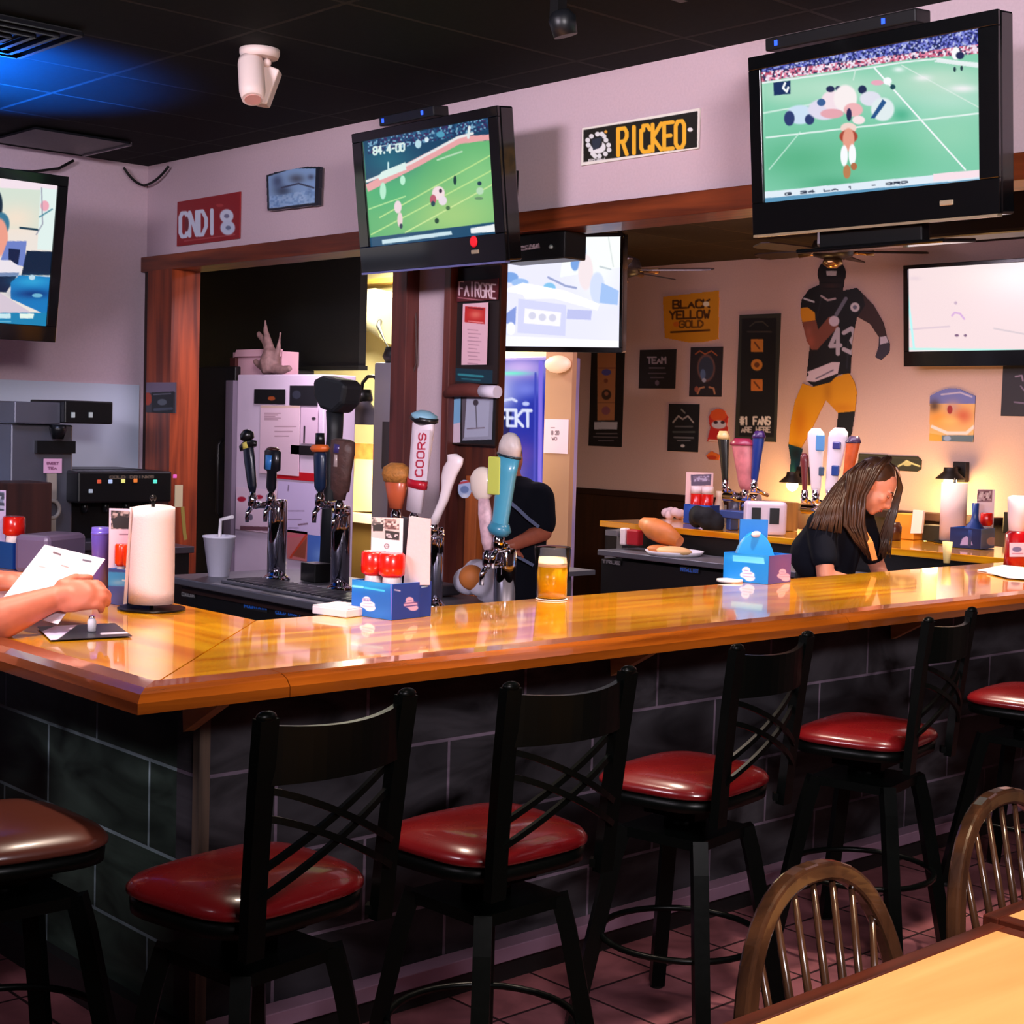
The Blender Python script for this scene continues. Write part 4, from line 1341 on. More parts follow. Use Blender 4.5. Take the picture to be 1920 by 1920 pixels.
b.prism([onx(656, 959, 6.6), onx(702, 959, 6.6), onx(702, 860, 6.6), onx(668, 856, 6.6)], (.3, 0, 0))
obj('body', b, M('cream_box', (255, 226, 150), .6), wb)
obj('lid', B().prism([onx(650, 830, 6.55), onx(700, 832, 6.55), onx(700, 862, 6.55), onx(656, 860, 6.55)], (.36, 0, 0)), M('red_yellow_lid', (226, 110, 50), .6, var=.4, bscale=14), wb)
cs = thing('kitchen_pass', 'bright cream kitchen pass counter behind the taps', 'counter', onx(700, 1040, 6.3))
cz = onx(700, 965, 6.6).z
cyy = onx(700, 965, 6.3).y
obj('ledge', B().box((6.85, 8.75, cz - .03), (.6, 1.6, .07)), M('cream_counter', (250, 236, 200), .4), cs, bevel=.006)
obj('cabinet', B().box((6.9, 8.75, cz / 2 - .035), (.5, 1.5, cz - .07)), M('ochre_panel', (150, 120, 60), .6), cs)
for i, (px, py, cc, lab) in enumerate([(664, 838, (200, 60, 40), 'red jar on the shelf above the heat lamp light'), (672, 820, (90, 120, 40), 'dark green jar on the kitchen ledge'), (690, 838, (40, 30, 24), 'dark jar beside the green one on the kitchen ledge')]):
    pass

# blue lit drinks cooler and pale column notice
XC = 7.3
c0, c1 = onx(905, 672, XC), onx(1022, 905, XC)
zc = onx(975, 668, XC).z
cl = thing('drinks_cooler', 'tall drinks cooler with glowing blue door behind the post', 'cooler', (7.46, (c0.y + c1.y) / 2, 0))
obj('body', B().box((7.46, (c0.y + c1.y) / 2, zc / 2), (.3, c0.y - c1.y, zc)), M('cooler_frame', (150, 140, 200), .4), cl, bevel=.01)
P = V((XC, c0.y - .02, zc - .03))
ops = [('b', 975, 690, 60, 26, (226, 190, 250), .9), ('b', 955, 700, 36, 4, (90, 250, 200), 1), ('b', 940, 735, 30, 40, (226, 226, 255), .8), ('b', 985, 730, 30, 16, (130, 140, 236), .8), ('l', [(1014, 680), (1012, 905)], 8, (130, 110, 230)), ('l', [(1004, 700), (1002, 905)], 4, (60, 70, 190)),
       ('p', [(930, 770), (960, 772), (950, 850), (930, 860)], (10, 20, 90)), ('b', 950, 860, 20, 30, (20, 30, 130), .7), ('e', 986, 757, 7, 4, (190, 200, 250))] + text_ops('FEKT', 936, 798, 60, 30, 5.5, (226, 230, 255), .03, .2) + [('e', 974, 868, 5, 5, (150, 40, 90)), ('l', [(938, 752), (960, 748), (968, 752)], 5, (214, 220, 255))]
printed('lit_door', P, V((XC, c1.y + .02, P.z)), V((XC, P.y, .3)), (22, 40, 168), ops, paint_mat('screen_100'), cl, 2, .01)
poster('notice', [(1020, 786), (1066, 786), (1064, 850), (1020, 850)], 'white paper with small writing on the pale column', 'notice', (226, 200, 206), text_ops('8:20', 1034, 815, 14, 7, 1.5, (90, 70, 80)) + text_ops('WO', 1035, 825, 9, 5, 1.4, (100, 80, 90)) + scr(1033, 802, 1, 7, (90, 70, 80)), x=7.275, res=1.0, thick=.003)
tag(obj('wall_lamp', B().ell(onx(1046, 683, 7.25), (.05, .12, .06)), M('warm_shade', (230, 190, 160), .5, em=(255, 200, 160), es=.4)), 'small pale dome lamp at the top of the pale column', 'lamp')

# ================= beer towers and tap handles =================
XT = 4.15


def tower(px, ytop, w_, label, ybase=None):
    top = onx(px, ytop, XT)
    r = w_ / 2 * (top.dot(V((0, 0, 0))) + (top - CP).dot(fw)) / F
    t = thing('beer_tower', label, 'beer tower', (XT, top.y, .918), 'chrome beer towers behind the bar')
    h = top.z - .918
    obj('column', B().lathe([(r, 0), (r, h - .012), (r * .9, h - .002), (r * .5, h)], (XT, top.y, .918), 28), CHROME, t)
    obj('base_flange', B().lathe([(r * 1.45, 0), (r * 1.45, .012), (r * 1.05, .03)], (XT, top.y, .918), 28), CHROME, t)
    return t, r, top


def faucet(t, px, py, x=XT, r=.03, zc=None):
    """chrome faucet pointing to the bartender side, its top at a photo point"""
    P = onx(px, py, x - .13)
    T = wloc(t)
    b = B()
    b.tube([(x - .03, T.y, P.z - .04), V((x - .09, P.y, P.z - .04)), P + V((0, 0, -.04))], [.019, .017, .02], 10)
    b.lathe([(.013, -.05), (.022, -.042), (.023, 0), (.015, .012), (.012, .03)], P, 12)
    b.tube([P + V((0, 0, -.04)), P + V((-.028, 0, -.075)), P + V((-.03, 0, -.12))], [.015, .012, .010], 10)
    obj('faucet', b, CHROME, t)
    return P + V((0, 0, .02))


def handle(nm_label, base, px_top, forms, mats, extra=None):
    """tap handle between its faucet and a photo point; forms = [(from, to, [(t, halfwidth, halfdepth)])]"""
    top = onx(px_top[0], px_top[1], base.x)
    t = thing('tap_handle', nm_label, 'tap handle', base, 'beer tap handles')  # the handle alone; its faucet belongs to the tower
    ax_ = (top - base)
    Ln = ax_.length
    ax_.normalize()
    side = V((0, -1, 0))
    side = (side - ax_ * side.dot(ax_)).normalized()
    dep = ax_.cross(side)
    for (pn, prof_, mt) in forms:
        b = B()
        rr = []
        for u, hw_, hd in prof_:
            c = base + ax_ * Ln * u
            rr.append([c + side * hw_ * 1.2 * math.cos(2 * PI * j / 16) + dep * hd * math.sin(2 * PI * j / 16) for j in range(16)])
        b.rings(rr)
        obj(pn, b, mt, t)
    return t


def hm(c, r=.35, **k):
    return M('handle_%d_%d_%d' % c, c, r, coat=.3, **k)


T1, r1, _ = tower(521, 936, 36, 'chrome beer tower with two black and blue tap handles')
T2, r2, _ = tower(640, 948, 36, 'chrome beer tower with a brown carved tap handle')
T3, r3, _ = tower(820, 988, 26, 'slim chrome beer tower behind the blue napkin caddy')
T4, r4, _ = tower(948, 1028, 42, 'stout chrome beer tower left of the full beer cup')
f = faucet(T1, 474, 932)
handle('black tap handle with stub arms and yellow band', f, (462, 806), [('body', [(0, .012, .012), (.1, .026, .016), (.55, .032, .02), (.7, .03, .02), (.76, .024, .018)], hm((14, 20, 34))), ('arms', [(.70, .058, .016), (.78, .062, .02), (.82, .03, .018)], hm((12, 12, 14))), ('band', [(.70, .026, .024), (.80, .026, .024)], hm((206, 190, 90))), ('knob', [(.82, .014, .014), (.86, .034, .03), (.94, .034, .03), (1, .014, .014)], hm((12, 12, 14)))], None)
t_ = bpy.data.objects
f = faucet(T1, 508, 930)
handle('black tap handle with blue square panel', f, (512, 838), [('body', [(0, .014, .014), (.1, .026, .02), (.45, .024, .02), (.5, .05, .025), (.9, .05, .025), (.95, .03, .02)], hm((16, 18, 26))), ('panel', [(.5, .026, .034), (.82, .030, .034)], hm((50, 110, 176))), ('cap', [(.92, .03, .02), (.96, .034, .026), (1, .014, .014)], hm((60, 30, 24)))], None)
f = faucet(T2, 600, 930)
handle('navy tap handle with orange collar', f, (600, 812), [('body', [(0, .014, .014), (.08, .030, .02), (.6, .034, .022), (.7, .026, .02)], hm((18, 34, 62))), ('collar', [(.68, .04, .028), (.74, .054, .034), (.80, .04, .028)], hm((216, 100, 40))), ('cap', [(.80, .022, .02), (1, .02, .018)], hm((14, 16, 20)))], None)
f = faucet(T2, 636, 945)
handle('thick brown carved wooden tap handle', f, (644, 824), [('body', [(0, .03, .02), (.12, .034, .024), (.16, .05, .03), (.5, .054, .034), (.8, .066, .038), (.97, .064, .036), (1, .04, .03)], M('carved_wood', (74, 50, 46), .5, bump=.5, bscale=40, var=.35)), ('label', [(.55, .02, .042), (.75, .02, .042)], hm((170, 150, 150))), ('medallion', [(.78, .03, .044), (.92, .03, .044)], hm((60, 50, 110)))], None)
f = faucet(T3, 742, 962)
handle('tap handle with orange body and golden hop top', f, (744, 868), [('body', [(0, .03, .02), (.3, .045, .03), (.58, .056, .035), (.62, .05, .03)], hm((200, 92, 56))), ('hop_top', [(.58, .06, .04), (.75, .066, .05), (.9, .06, .045), (1, .03, .02)], M('hop_gold', (170, 110, 50), .6, bump=.8, bscale=60, var=.3))], None)
f = faucet(T3, 776, 968)
hh = handle('tall white tap handle with red lettering and pale blue ball top', f, (797, 770), [('body', [(0, .04, .02), (.28, .042, .022), (.30, .045, .024), (.85, .056, .026), (.90, .05, .024)], M('handle_white', (230, 214, 226), .35, coat=.3)), ('red_band', [(.24, .05, .03), (.32, .05, .03)], hm((180, 24, 44))), ('ball_holder', [(.86, .03, .03), (.90, .06, .05), (.94, .06, .05)], hm((24, 24, 28))), ('ball', [(.88, .02, .02), (.92, .05, .05), (.96, .052, .052), (1, .02, .02)], hm((130, 176, 200)))], None)
# red lettering on it
top = onx(797, 770, f.x)
P00, P10, P01 = onx(778, 806, f.x - .028), onx(806, 806, f.x - .028), onx(772, 900, f.x - .028)
ops = []
for i, ch in enumerate('COORS'):
    yy = 893 - i * 17
    xx = 786 + i * 1.6
    for st in glyph(ch):
        ops.append(('l', [(xx + 6 - v * 13, yy - u * 12) for u, v in st], 2.6, (180, 24, 50)))
printed('lettering', P00, P10, P01, (230, 214, 226), ops, paint_mat('print_35'), hh, .9, .003)
f = faucet(T3, 812, 985)
b = B()
tk = thing('tap_handle', 'white bone shaped paddle tap handle leaning right', 'tap handle', f, 'beer tap handles')
rr = []
path = [(812, 984, 9), (820, 965, 8), (832, 938, 9), (838, 915, 10), (838, 893, 16), (845, 874, 20), (850, 862, 16), (848, 852, 8)]
rr = []
for px, py, hw_ in path:
    c = onx(px + (4 if hw_ > 11 else 0), py, f.x)
    s_ = hw_ * 8.4 / F
    rr.append([c + V((0, -1, .15)) * s_ * math.cos(2 * PI * j / 14) + V((1, 0, 0)) * .018 * math.sin(2 * PI * j / 14) for j in range(14)])
b.rings(rr)
obj('paddle', b, M('bone_white', (236, 220, 226), .35, coat=.3), tk)
f = faucet(T4, 915, 1040)
handle('tap handle with cream oval head on a reddish stem', f, (902, 876), [('stem', [(0, .015, .015), (.1, .026, .018), (.45, .03, .02), (.62, .022, .018)], M('stem_pink', (190, 150, 160), .4, var=.4, bscale=26)), ('oval_head', [(.60, .02, .014), (.64, .04, .022), (.75, .056, .028), (.9, .054, .028), (.97, .034, .02), (1, .012, .01)], hm((222, 206, 196)))], None)
f = faucet(T4, 935, 1008)
handle('tall turquoise paddle tap handle with orange tip', f, (960, 812), [('body', [(0, .022, .02), (.05, .032, .026), (.12, .034, .024), (.6, .042, .026), (.78, .048, .028)], hm((70, 150, 180))), ('collar', [(-.02, .036, .03), (.03, .048, .04), (.10, .036, .03)], hm((50, 120, 150))), ('tip', [(.77, .05, .03), (.88, .048, .03), (.96, .036, .024), (1, .014, .012)], M('tip_mix', (170, 160, 160), .35, var=.4, bscale=10)), ('ring', [(.765, .052, .034), (.785, .052, .034)], hm((24, 40, 50)))], None)
tag(obj('price_clip', B().box(onx(928, 892, 4.0), (.014, .075, .15)), M('neon_label', (190, 200, 90), .5), bevel=.006), 'yellow green label clipped beside the turquoise tap handle', 'label')

# cup with straw, trays, bags on the tap counter
p = onx(410, 1083, 4.02)
cupt = thing('foam_cup', 'white foam cup with bent straw at the end of the tap counter', 'cup', (p.x, p.y, .918))
hz = onx(410, 1004, p.x).z - .918
obj('cup', B().lathe([(.05, 0), (.078, hz - .01), (.082, hz - .01), (.082, hz), (.07, hz), (.045, .01)], (p.x, p.y, .918), 28), M('foam_white', (226, 224, 246), .6), cupt)
obj('straw', B().tube([(p.x, p.y, .94), onx(412, 1004, p.x), onx(414, 974, p.x), onx(436, 969, p.x)], .009, 8), WHITE, cupt)
tr = thing('spill_tray', 'flat steel drip tray at the foot of the first beer towers', 'tray', (4.12, 5.65, .918))
obj('pan', B().box((3.98, 5.7, .925), (.22, 1.1, .014)), STEEL, tr, bevel=.004)
b = B()
for i in range(28):
    b.box((3.98, 5.19 + i * .038, .936), (.19, .012, .008))
obj('grille', b, STEELD, tr)
p = onx(885, 1085, 4.3)
pg = thing('bread_bag', 'clear plastic bag of brown buns between two beer towers', 'bag', (4.35, p.y, .918))
bb = B()
for i in range(9):
    bb.ell(V((4.35 + .04 * math.cos(i * 2.3), p.y + .07 * math.sin(i * 1.7), .99 + .035 * (i % 3))), (.055, .06, .06), n=12, m=8)
remesh('bag', bb, M('cling_film', (190, 184, 200), .35), .012, pg, 1)
obj('bun', B().ell(V((4.28, p.y - .02, 1.05)), (.05, .06, .055)), M('bun_brown', (190, 110, 50), .6), pg)
tag(obj('glass_rack', B().box((4.42, onx(800, 1100, 4.4).y, .95), (.2, .2, .05)), STEELD, bevel=.01), 'low steel rack behind the slim beer tower', 'rack')
tag(obj('salt_box', B().box((4.3, onx(592, 1100, 4.3).y, .965), (.1, .12, .09)), BLACKP, bevel=.004), 'small black box on the steel tray between the beer towers', 'box')


# ================= things on the bar top =================
BLUE = M('caddy_blue', (20, 100, 190), .45)
KET = M('ketchup_red', (206, 24, 14), .25, coat=.4)


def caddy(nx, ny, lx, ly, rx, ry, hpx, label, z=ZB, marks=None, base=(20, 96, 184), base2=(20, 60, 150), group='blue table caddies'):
    """cardboard carrier: near corner, left corner, right corner of its foot as photo points"""
    n, l, r = onz(nx, ny, z + .001), onz(lx, ly, z + .001), onz(rx, ry, z + .001)
    al = math.radians(40)
    k_ = (n - CP).dot(fw) / F
    e1 = -rt * math.cos(al) + fw * math.sin(al)
    e2 = rt * math.sin(al) + fw * math.cos(al)
    w1 = (nx - lx) * k_ / math.cos(al) * .97
    w2 = (rx - nx) * k_ / math.sin(al) * .97
    l = n + e1 * w1
    h = hpx * (n - CP).dot(fw) / F
    t = thing('condiment_caddy', label, 'caddy', n + (e1 * w1 + e2 * w2) / 2, group)
    b = B()
    Rm = Matrix((e1, e2, V((0, 0, 1)))).transposed()
    th = .006
    c = n + (e1 * w1 + e2 * w2) / 2
    zb = n.z
    b.box((c.x, c.y, zb + th / 2), (w1, w2, th), Rm)
    for s in (-1, 1):
        b.box(c + e2 * s * (w2 / 2 - th / 2) + V((0, 0, h / 2)), (w1, th, h), Rm)
        b.box(c + e1 * s * (w1 / 2 - th / 2) + V((0, 0, h / 2)), (th, w2 - 2 * th, h), Rm)
    obj('box', b, BLUE, t)
    up_ = V((0, 0, h))
    o1 = -e2 * .002
    mk1, mk2 = marks or ([], [])
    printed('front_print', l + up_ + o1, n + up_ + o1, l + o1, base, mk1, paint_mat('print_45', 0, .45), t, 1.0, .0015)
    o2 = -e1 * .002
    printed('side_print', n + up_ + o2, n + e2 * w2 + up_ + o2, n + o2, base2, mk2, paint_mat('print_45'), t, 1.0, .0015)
    return t, n, e1, e2, w1, w2, h, zb


def bottle(c, h, r, label, upside=True, mt=KET, z=ZB):
    t = thing('ketchup_bottle', label, 'bottle', c, 'ketchup bottles')
    if upside:
        obj('cap', B().lathe([(r * .62, 0), (r * .7, h * .52), (r * .64, h * .62), (r * .4, h * .66)], c, 18), M('cap_white', (240, 220, 216), .4), t)
        obj('body', B().lathe([(r * .6, h * .60), (r * .98, h * .66), (r, h * .78), (r * .98, h * .97), (r * .85, h)], c, 22), mt, t)
    else:
        obj('body', B().lathe([(r, 0), (r, h * .7), (r * .5, h * .82)], c, 22), mt, t)
        obj('cap', B().lathe([(r * .4, h * .8), (r * .3, h)], c, 18), M('cap_white'), t)
    return t


def logo(cx, cy, s, c=(236, 226, 240), sh=0.0):
    return [('e', cx - 2 * s, cy - 7 * s, 8 * s, 6.5 * s, c), ('e', cx, cy + 2 * s, 14 * s, 7 * s, c), ('e', cx + 5 * s, cy + 8 * s, 10 * s, 6 * s, c), ('l', [(cx - 8 * s, cy - 1 * s), (cx + 9 * s, cy + sh)], 1.2, (150, 120, 170)), ('l', [(cx - 9 * s, cy + 4 * s), (cx + 12 * s, cy + 6 * s + sh)], 1.2, (170, 130, 170)), ('l', [(cx - 6 * s, cy - 7 * s), (cx + 2 * s, cy - 6 * s)], 1.2, (140, 120, 180))]


# central caddy
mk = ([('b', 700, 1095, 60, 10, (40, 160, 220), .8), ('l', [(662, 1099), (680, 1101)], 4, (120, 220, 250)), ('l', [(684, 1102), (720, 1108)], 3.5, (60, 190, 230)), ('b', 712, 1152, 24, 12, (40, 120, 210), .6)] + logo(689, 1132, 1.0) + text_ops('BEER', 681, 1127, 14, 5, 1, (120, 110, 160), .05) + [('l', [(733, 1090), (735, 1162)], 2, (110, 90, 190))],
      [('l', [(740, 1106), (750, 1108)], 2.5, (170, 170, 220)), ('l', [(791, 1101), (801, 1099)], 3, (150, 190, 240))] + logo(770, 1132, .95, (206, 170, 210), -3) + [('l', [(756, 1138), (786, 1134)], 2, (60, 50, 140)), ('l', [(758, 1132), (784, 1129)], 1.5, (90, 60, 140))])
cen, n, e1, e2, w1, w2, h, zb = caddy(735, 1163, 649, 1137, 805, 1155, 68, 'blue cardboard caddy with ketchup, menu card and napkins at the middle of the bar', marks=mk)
c0 = n + e1 * w1 * .28 + e2 * w2 * .26 + V((0, 0, .008))
c1 = n + e1 * w1 * .72 + e2 * w2 * .26 + V((0, 0, .008))
hk = h * 1.75
for c_, lb in ((c0, 'upturned red ketchup bottle, nearer the napkins in the middle caddy'), (c1, 'upturned red ketchup bottle, farther from the napkins in the middle caddy')):
    bottle(c_, hk, w1 * .235, lb)
mcp = n + e1 * w1 * .42 + e2 * w2 * .55


def card(P0, P1, z0, z1, base, ops, label, lean=.0, nm='menu_card', th=.004, res=1.0):
    """upright printed card between two floor points"""
    P0, P1 = V((P0.x, P0.y, z0)), V((P1.x, P1.y, z0))
    up_ = V((0, 0, z1 - z0))
    o = printed(nm, P0 + up_, P1 + up_, P0, base, ops, paint_mat('print_55'), None, res, th)
    return tag(o, label, 'card')


def card_px(xl, xr, yt, yb_, y_or_pt, base, ops, label, nm='menu_card', ang=None):
    """upright card facing the camera side, its middle at a place on the bar, edges from photo"""
    Z = (y_or_pt - CP).dot(fw)
    a = at(xl, yb_, Z)
    b2 = at(xr, yb_, Z)
    tp = at(xl, yt, Z)
    return card(a, b2, a.z, tp.z, base, ops, label, nm=nm)


ops = [('p', [(697, 970), (750, 972), (750, 1014), (697, 1008)], (196, 180, 180)), ('n', [(697, 970), (721, 971), (721, 990), (697, 990)], [(150, 140, 140), (206, 190, 186), (90, 84, 84)], 4), ('p', [(699, 984), (719, 982), (718, 996), (699, 996)], (30, 28, 30)), ('n', [(722, 972), (748, 974), (748, 993), (722, 992)], [(214, 190, 186), (150, 120, 116), (90, 60, 60)], 4), ('p', [(722, 994), (749, 998), (748, 1013), (722, 1011)], (34, 28, 30)), ('n', [(724, 1000), (746, 1002), (746, 1010), (724, 1008)], [(190, 180, 186), (40, 34, 36)], 3), ('e', 725, 1024, 5, 5, (90, 80, 84)), ('e', 725, 1024, 3.4, 3.4, (240, 230, 236)), ('l', [(723, 1024), (728, 1024)], 1.4, (90, 80, 84)), ('l', [(720, 1034), (730, 1034)], 1, (170, 160, 166))]
card_px(694, 753, 970, 1100, mcp, (240, 228, 236), ops, 'white menu card with four small photos standing in the middle caddy')
nk = n + e2 * w2 * .62 + e1 * w1 * .2
Z = (nk - CP).dot(fw)
b = B()
for i in range(5):
    o_ = fw * (.008 * i - .016)
    b.prism([at(757 + i, 1096, Z) + o_, at(806, 1096, Z) + o_, at(808, 972 + i, Z) + o_, at(768 + i, 968, Z) + o_], fw * .0035)
tag(obj('napkin_stack', b, M('napkin_paper', (206, 184, 190), .9, bump=.1)), 'stack of white napkins standing in the middle caddy', 'napkins')
b = B().prism([at(753, 1096, Z + .03), at(766, 1096, Z + .03), at(766, 972, Z + .03), at(753, 968, Z + .03)], fw * .02)
tag(obj('menu_folder', b, M('folder_black', (34, 26, 40), .5)), 'narrow black folder between menu card and napkins', 'folder')
# coaster stack left of caddy
q = onz(642, 1152, ZB)
ct = thing('napkin_pile', 'flat pile of square white napkins left of the middle caddy', 'napkins', q, None, .2)
obj('stack', B().box((0, 0, .014), (.13, .15, .026)), PAPER, ct, world=False, bevel=.003)
obj('top_sheet', B().box((.004, .003, .029), (.128, .148, .003), Matrix.Rotation(.06, 3, 'Z')), PAPER, ct, world=False)
# beer
q = onz(1034, 1124, ZB)
Zq = (q - CP).dot(fw)
k = Zq / F
tag(obj('coaster', B().lathe([(.058, 0), (.060, .002), (.058, .004)], (q.x, q.y, ZB + .001), 32), M('coaster_paper', (240, 224, 220), .8)), 'round white coaster under the plastic cup of beer', 'coaster')
hc = 97 * k
bt = thing('beer_cup', 'clear plastic cup two thirds full of golden beer on a coaster', 'cup', (q.x, q.y, ZB + .006))
rb, rtp = 27 * k, 33.5 * k
GL = M('clear_plastic', (245, 245, 250), .05, trans=1, ior=1.15)
obj('cup', B().lathe([(rb, 0), (rtp, hc), (rtp + .002, hc), (rtp + .002, hc - .006), (rb + .0022, -.0)], (q.x, q.y, ZB + .006), 40, cap=False), GL, bt)
hb = 66 * k
rbm = rb + (rtp - rb) * hb / hc
BEER = M('golden_beer', (255, 178, 10), .15, coat=.5, var=.06, bscale=20)
obj('beer', B().lathe([(rb - .001, .002), (rbm - .001, hb - .012)], (q.x, q.y, ZB + .006), 40), BEER, bt)
obj('foam', B().lathe([(rbm - .001, hb - .012), (rbm - .0008, hb)], (q.x, q.y, ZB + .006), 40), M('beer_foam', (255, 214, 170), .8), bt)
# right front caddy of coasters
mk = ([('p', [(1374, 1041), (1432, 1046), (1434, 1058), (1374, 1052)], (110, 210, 240)), ('b', 1400, 1045, 40, 6, (80, 190, 236), .5)] + logo(1401, 1076, .98, (226, 222, 250)), [('b', 1470, 1060, 26, 30, (120, 70, 130), .7)] + logo(1469, 1078, .85, (214, 170, 206), -2))
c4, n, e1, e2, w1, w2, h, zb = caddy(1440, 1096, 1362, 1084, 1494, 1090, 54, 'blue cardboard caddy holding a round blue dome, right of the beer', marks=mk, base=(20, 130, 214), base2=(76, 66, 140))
cc = n + e1 * w1 * .5 + e2 * w2 * .4 + V((0, 0, .01))
Zq = (cc - CP).dot(fw)
k = Zq / F
dome = thing('coaster_dome', 'bright blue half round coaster holder standing in the right caddy', 'coaster holder', cc)
b = B()
b.prism([cc + rt * (42 * k * math.cos(a)) + V((0, 0, max(.0, 88 * k * math.sin(a)))) for a in [i * PI / 18 for i in range(19)]], fw * .05)
obj('arch', b, M('dome_blue', (30, 150, 220), .4), dome, bevel=.004)
obj('white_spot', B().ell(cc + rt * .0 + V((0, 0, 84 * k)) - fw * .002, (.03, .012, .014)), M('cap_white'), dome)
b = B().box(cc + fw * .075 + V((0, 0, 55 * k)), (.12, .02, 110 * k), Matrix((rt, fw, V((0, 0, 1)))).transposed())
tag(obj('backing_card', b, M('dome_blue2', (20, 116, 200), .5)), 'tall blue card standing behind the round blue dome', 'card')
q = onz(1368, 1091, ZB)
tag(obj('coaster', B().lathe([(.055, 0), (.055, .010)], (q.x, q.y, ZB + .001), 32), M('coaster_paper')), 'short stack of white coasters left of the right caddy', 'coaster')

# paper towel on its holder
q = onz(284, 1143, ZB)
Zq = (q - CP).dot(fw)
k = Zq / F
pt = thing('paper_towel', 'tall white paper towel roll on a wire stand near the bar corner', 'paper towel', q)
rr = 42 * k
hr = 182 * k
b = B()
rings = []
for i in range(9):
    u = i / 8
    rings.append([V((q.x, q.y, ZB + .022 + hr * u)) + V((math.cos(a) * rr * (1 + .02 * math.sin(3 * a) + .01 * math.sin(u * 5)), math.sin(a) * rr * (1 + .02 * math.cos(2 * a)), .004 * math.sin(a * 2) * u)) for a in [2 * PI * j / 40 for j in range(40)]])
b.rings(rings)
obj('roll', b, M('towel_paper', (218, 194, 192), .95, bump=.15, bscale=160), pt)
b = B()
e = rt * rr
b.prism([V((q.x, q.y, ZB + .02)) - e * 1.03 - fw * rr * .3, V((q.x, q.y, ZB + .02)) - e * 1.12 - fw * rr * .6, V((q.x, q.y, ZB + .02 + hr)) - e * .75 - fw * rr * .75, V((q.x, q.y, ZB + .02 + hr)) - e * .95 - fw * rr * .3], V((0, 0, 0)) + fw * .002)
obj('loose_sheet', b, M('towel_paper'), pt)
b = B()
b.lathe([(rr * 1.5, 0), (rr * 1.5, .006)], (q.x, q.y, ZB + .001), 32)
b.lathe([(.006, 0), (.006, hr + .04)], (q.x, q.y, ZB + .001), 10)
b.ell((q.x, q.y, ZB + hr + .05), .011)
obj('stand', b, M('stand_dark', (30, 26, 26), .3, .6), pt)

# left caddy behind the towel
mk = ([('p', [(196, 1072), (246, 1074), (246, 1100), (196, 1098)], (60, 150, 210)), ('b', 222, 1092, 14, 5, (150, 190, 220), .7), ('b', 220, 1125, 24, 20, (90, 100, 170), .6), ('l', [(230, 1088), (242, 1090)], 3, (206, 220, 236))], [])
c5, n, e1, e2, w1, w2, h, zb = caddy(238, 1137, 192, 1128, 276, 1130, 68, 'blue caddy with ketchup and a menu card half hidden by the paper towel', marks=mk, base=(60, 80, 150))
for f_, lb in ((.3, 'upturned ketchup bottle close behind the paper towel'), (.74, 'orange red ketchup bottle at the end of the left caddy')):
    bottle(n + e1 * w1 * f_ + e2 * w2 * .3 + V((0, 0, .008)), h * 1.62, w1 * .22, lb, mt=M('ketchup_orange', (236, 60, 16), .25, coat=.4))
mcp = n + e1 * w1 * .45 + e2 * w2 * .7
ops = [('n', [(208, 957), (248, 959), (248, 992), (208, 992)], [(150, 120, 110), (90, 70, 66), (40, 30, 30), (190, 160, 150)], 5), ('p', [(210, 974), (224, 966), (248, 972), (248, 992), (212, 990)], (36, 26, 26)), ('l', [(224, 1002), (246, 1002)], 2, (150, 110, 130)), ('l', [(220, 1024), (232, 1026)], 3, (120, 50, 40))]
card_px(203, 262, 953, 1090, mcp, (236, 206, 220), ops, 'pinkish menu card with one dark photo behind the paper towel')
q = onz(188, 1112, ZB)
Zq = (q - CP).dot(fw)
k = Zq / F
pc_ = thing('purple_tumbler', 'purple plastic tumbler behind the left caddy', 'tumbler', (q.x, q.y, ZB + .001))
obj('cup', B().lathe([(13 * k, 0), (18 * k, 108 * k), (17 * k, 124 * k), (15 * k, 124 * k)], (q.x, q.y, ZB + .001), 24), M('purple_plastic', (110, 90, 200), .3, coat=.4), pc_)
obj('rim', B().lathe([(17.5 * k, 108 * k), (18.5 * k, 112 * k), (17.5 * k, 116 * k)], (q.x, q.y, ZB + .001), 24), M('purple_plastic'), pc_)
# plastic tray behind the sheet
q = onz(95, 1070, ZB)
tag(obj('clear_box', B().box((q.x, q.y, ZB + .075), (.26, .16, .15), Matrix.Rotation(.5, 3, 'Z')), M('box_lilac', (120, 104, 140), .3, trans=.3), bevel=.02), 'lilac grey plastic box behind the menu sheet', 'box')
# caddy at the left frame edge
q = onz(8, 1066, ZB)
mk = ([], [])
c6, n, e1, e2, w1, w2, h, zb = caddy(24, 1068, -60, 1062, 60, 1062, 50, 'dark blue caddy cut by the left frame edge on the short bar side', marks=mk, base=(16, 70, 140))
bottle(n + e1 * w1 * .22 + e2 * w2 * .3 + V((0, 0, .008)), h * 1.9, w1 * .20, 'dark red bottle in the caddy at the left frame edge')
card_px(-40, 10, 918, 1030, n + e1 * w1 * .5 + e2 * w2 * .5, (190, 170, 210), [('n', [(-40, 922), (8, 922), (8, 958), (-40, 958)], [(40, 50, 70), (110, 120, 150), (160, 160, 190)], 6)], 'lilac menu card in the caddy at the left frame edge')
dk = onz(30, 1080, ZB)
tag(obj('wooden_stool_back', B().box(at(60, 1000, 7.2), (.3, .1, .5)), wood('dark_cab', (50, 22, 14), (84, 40, 24), 'z', .5)) if 0 else obj('wooden_crate', B().box((V((at(30, 980, 8.2).x, 7.9, .92)) + V((0, 0, .2))), (.34, .26, .4)), wood('dark_cab', (40, 16, 12), (66, 30, 22), 'z', .5), bevel=.006), 'dark brown wooden crate on the back counter left of the brewer', 'crate')
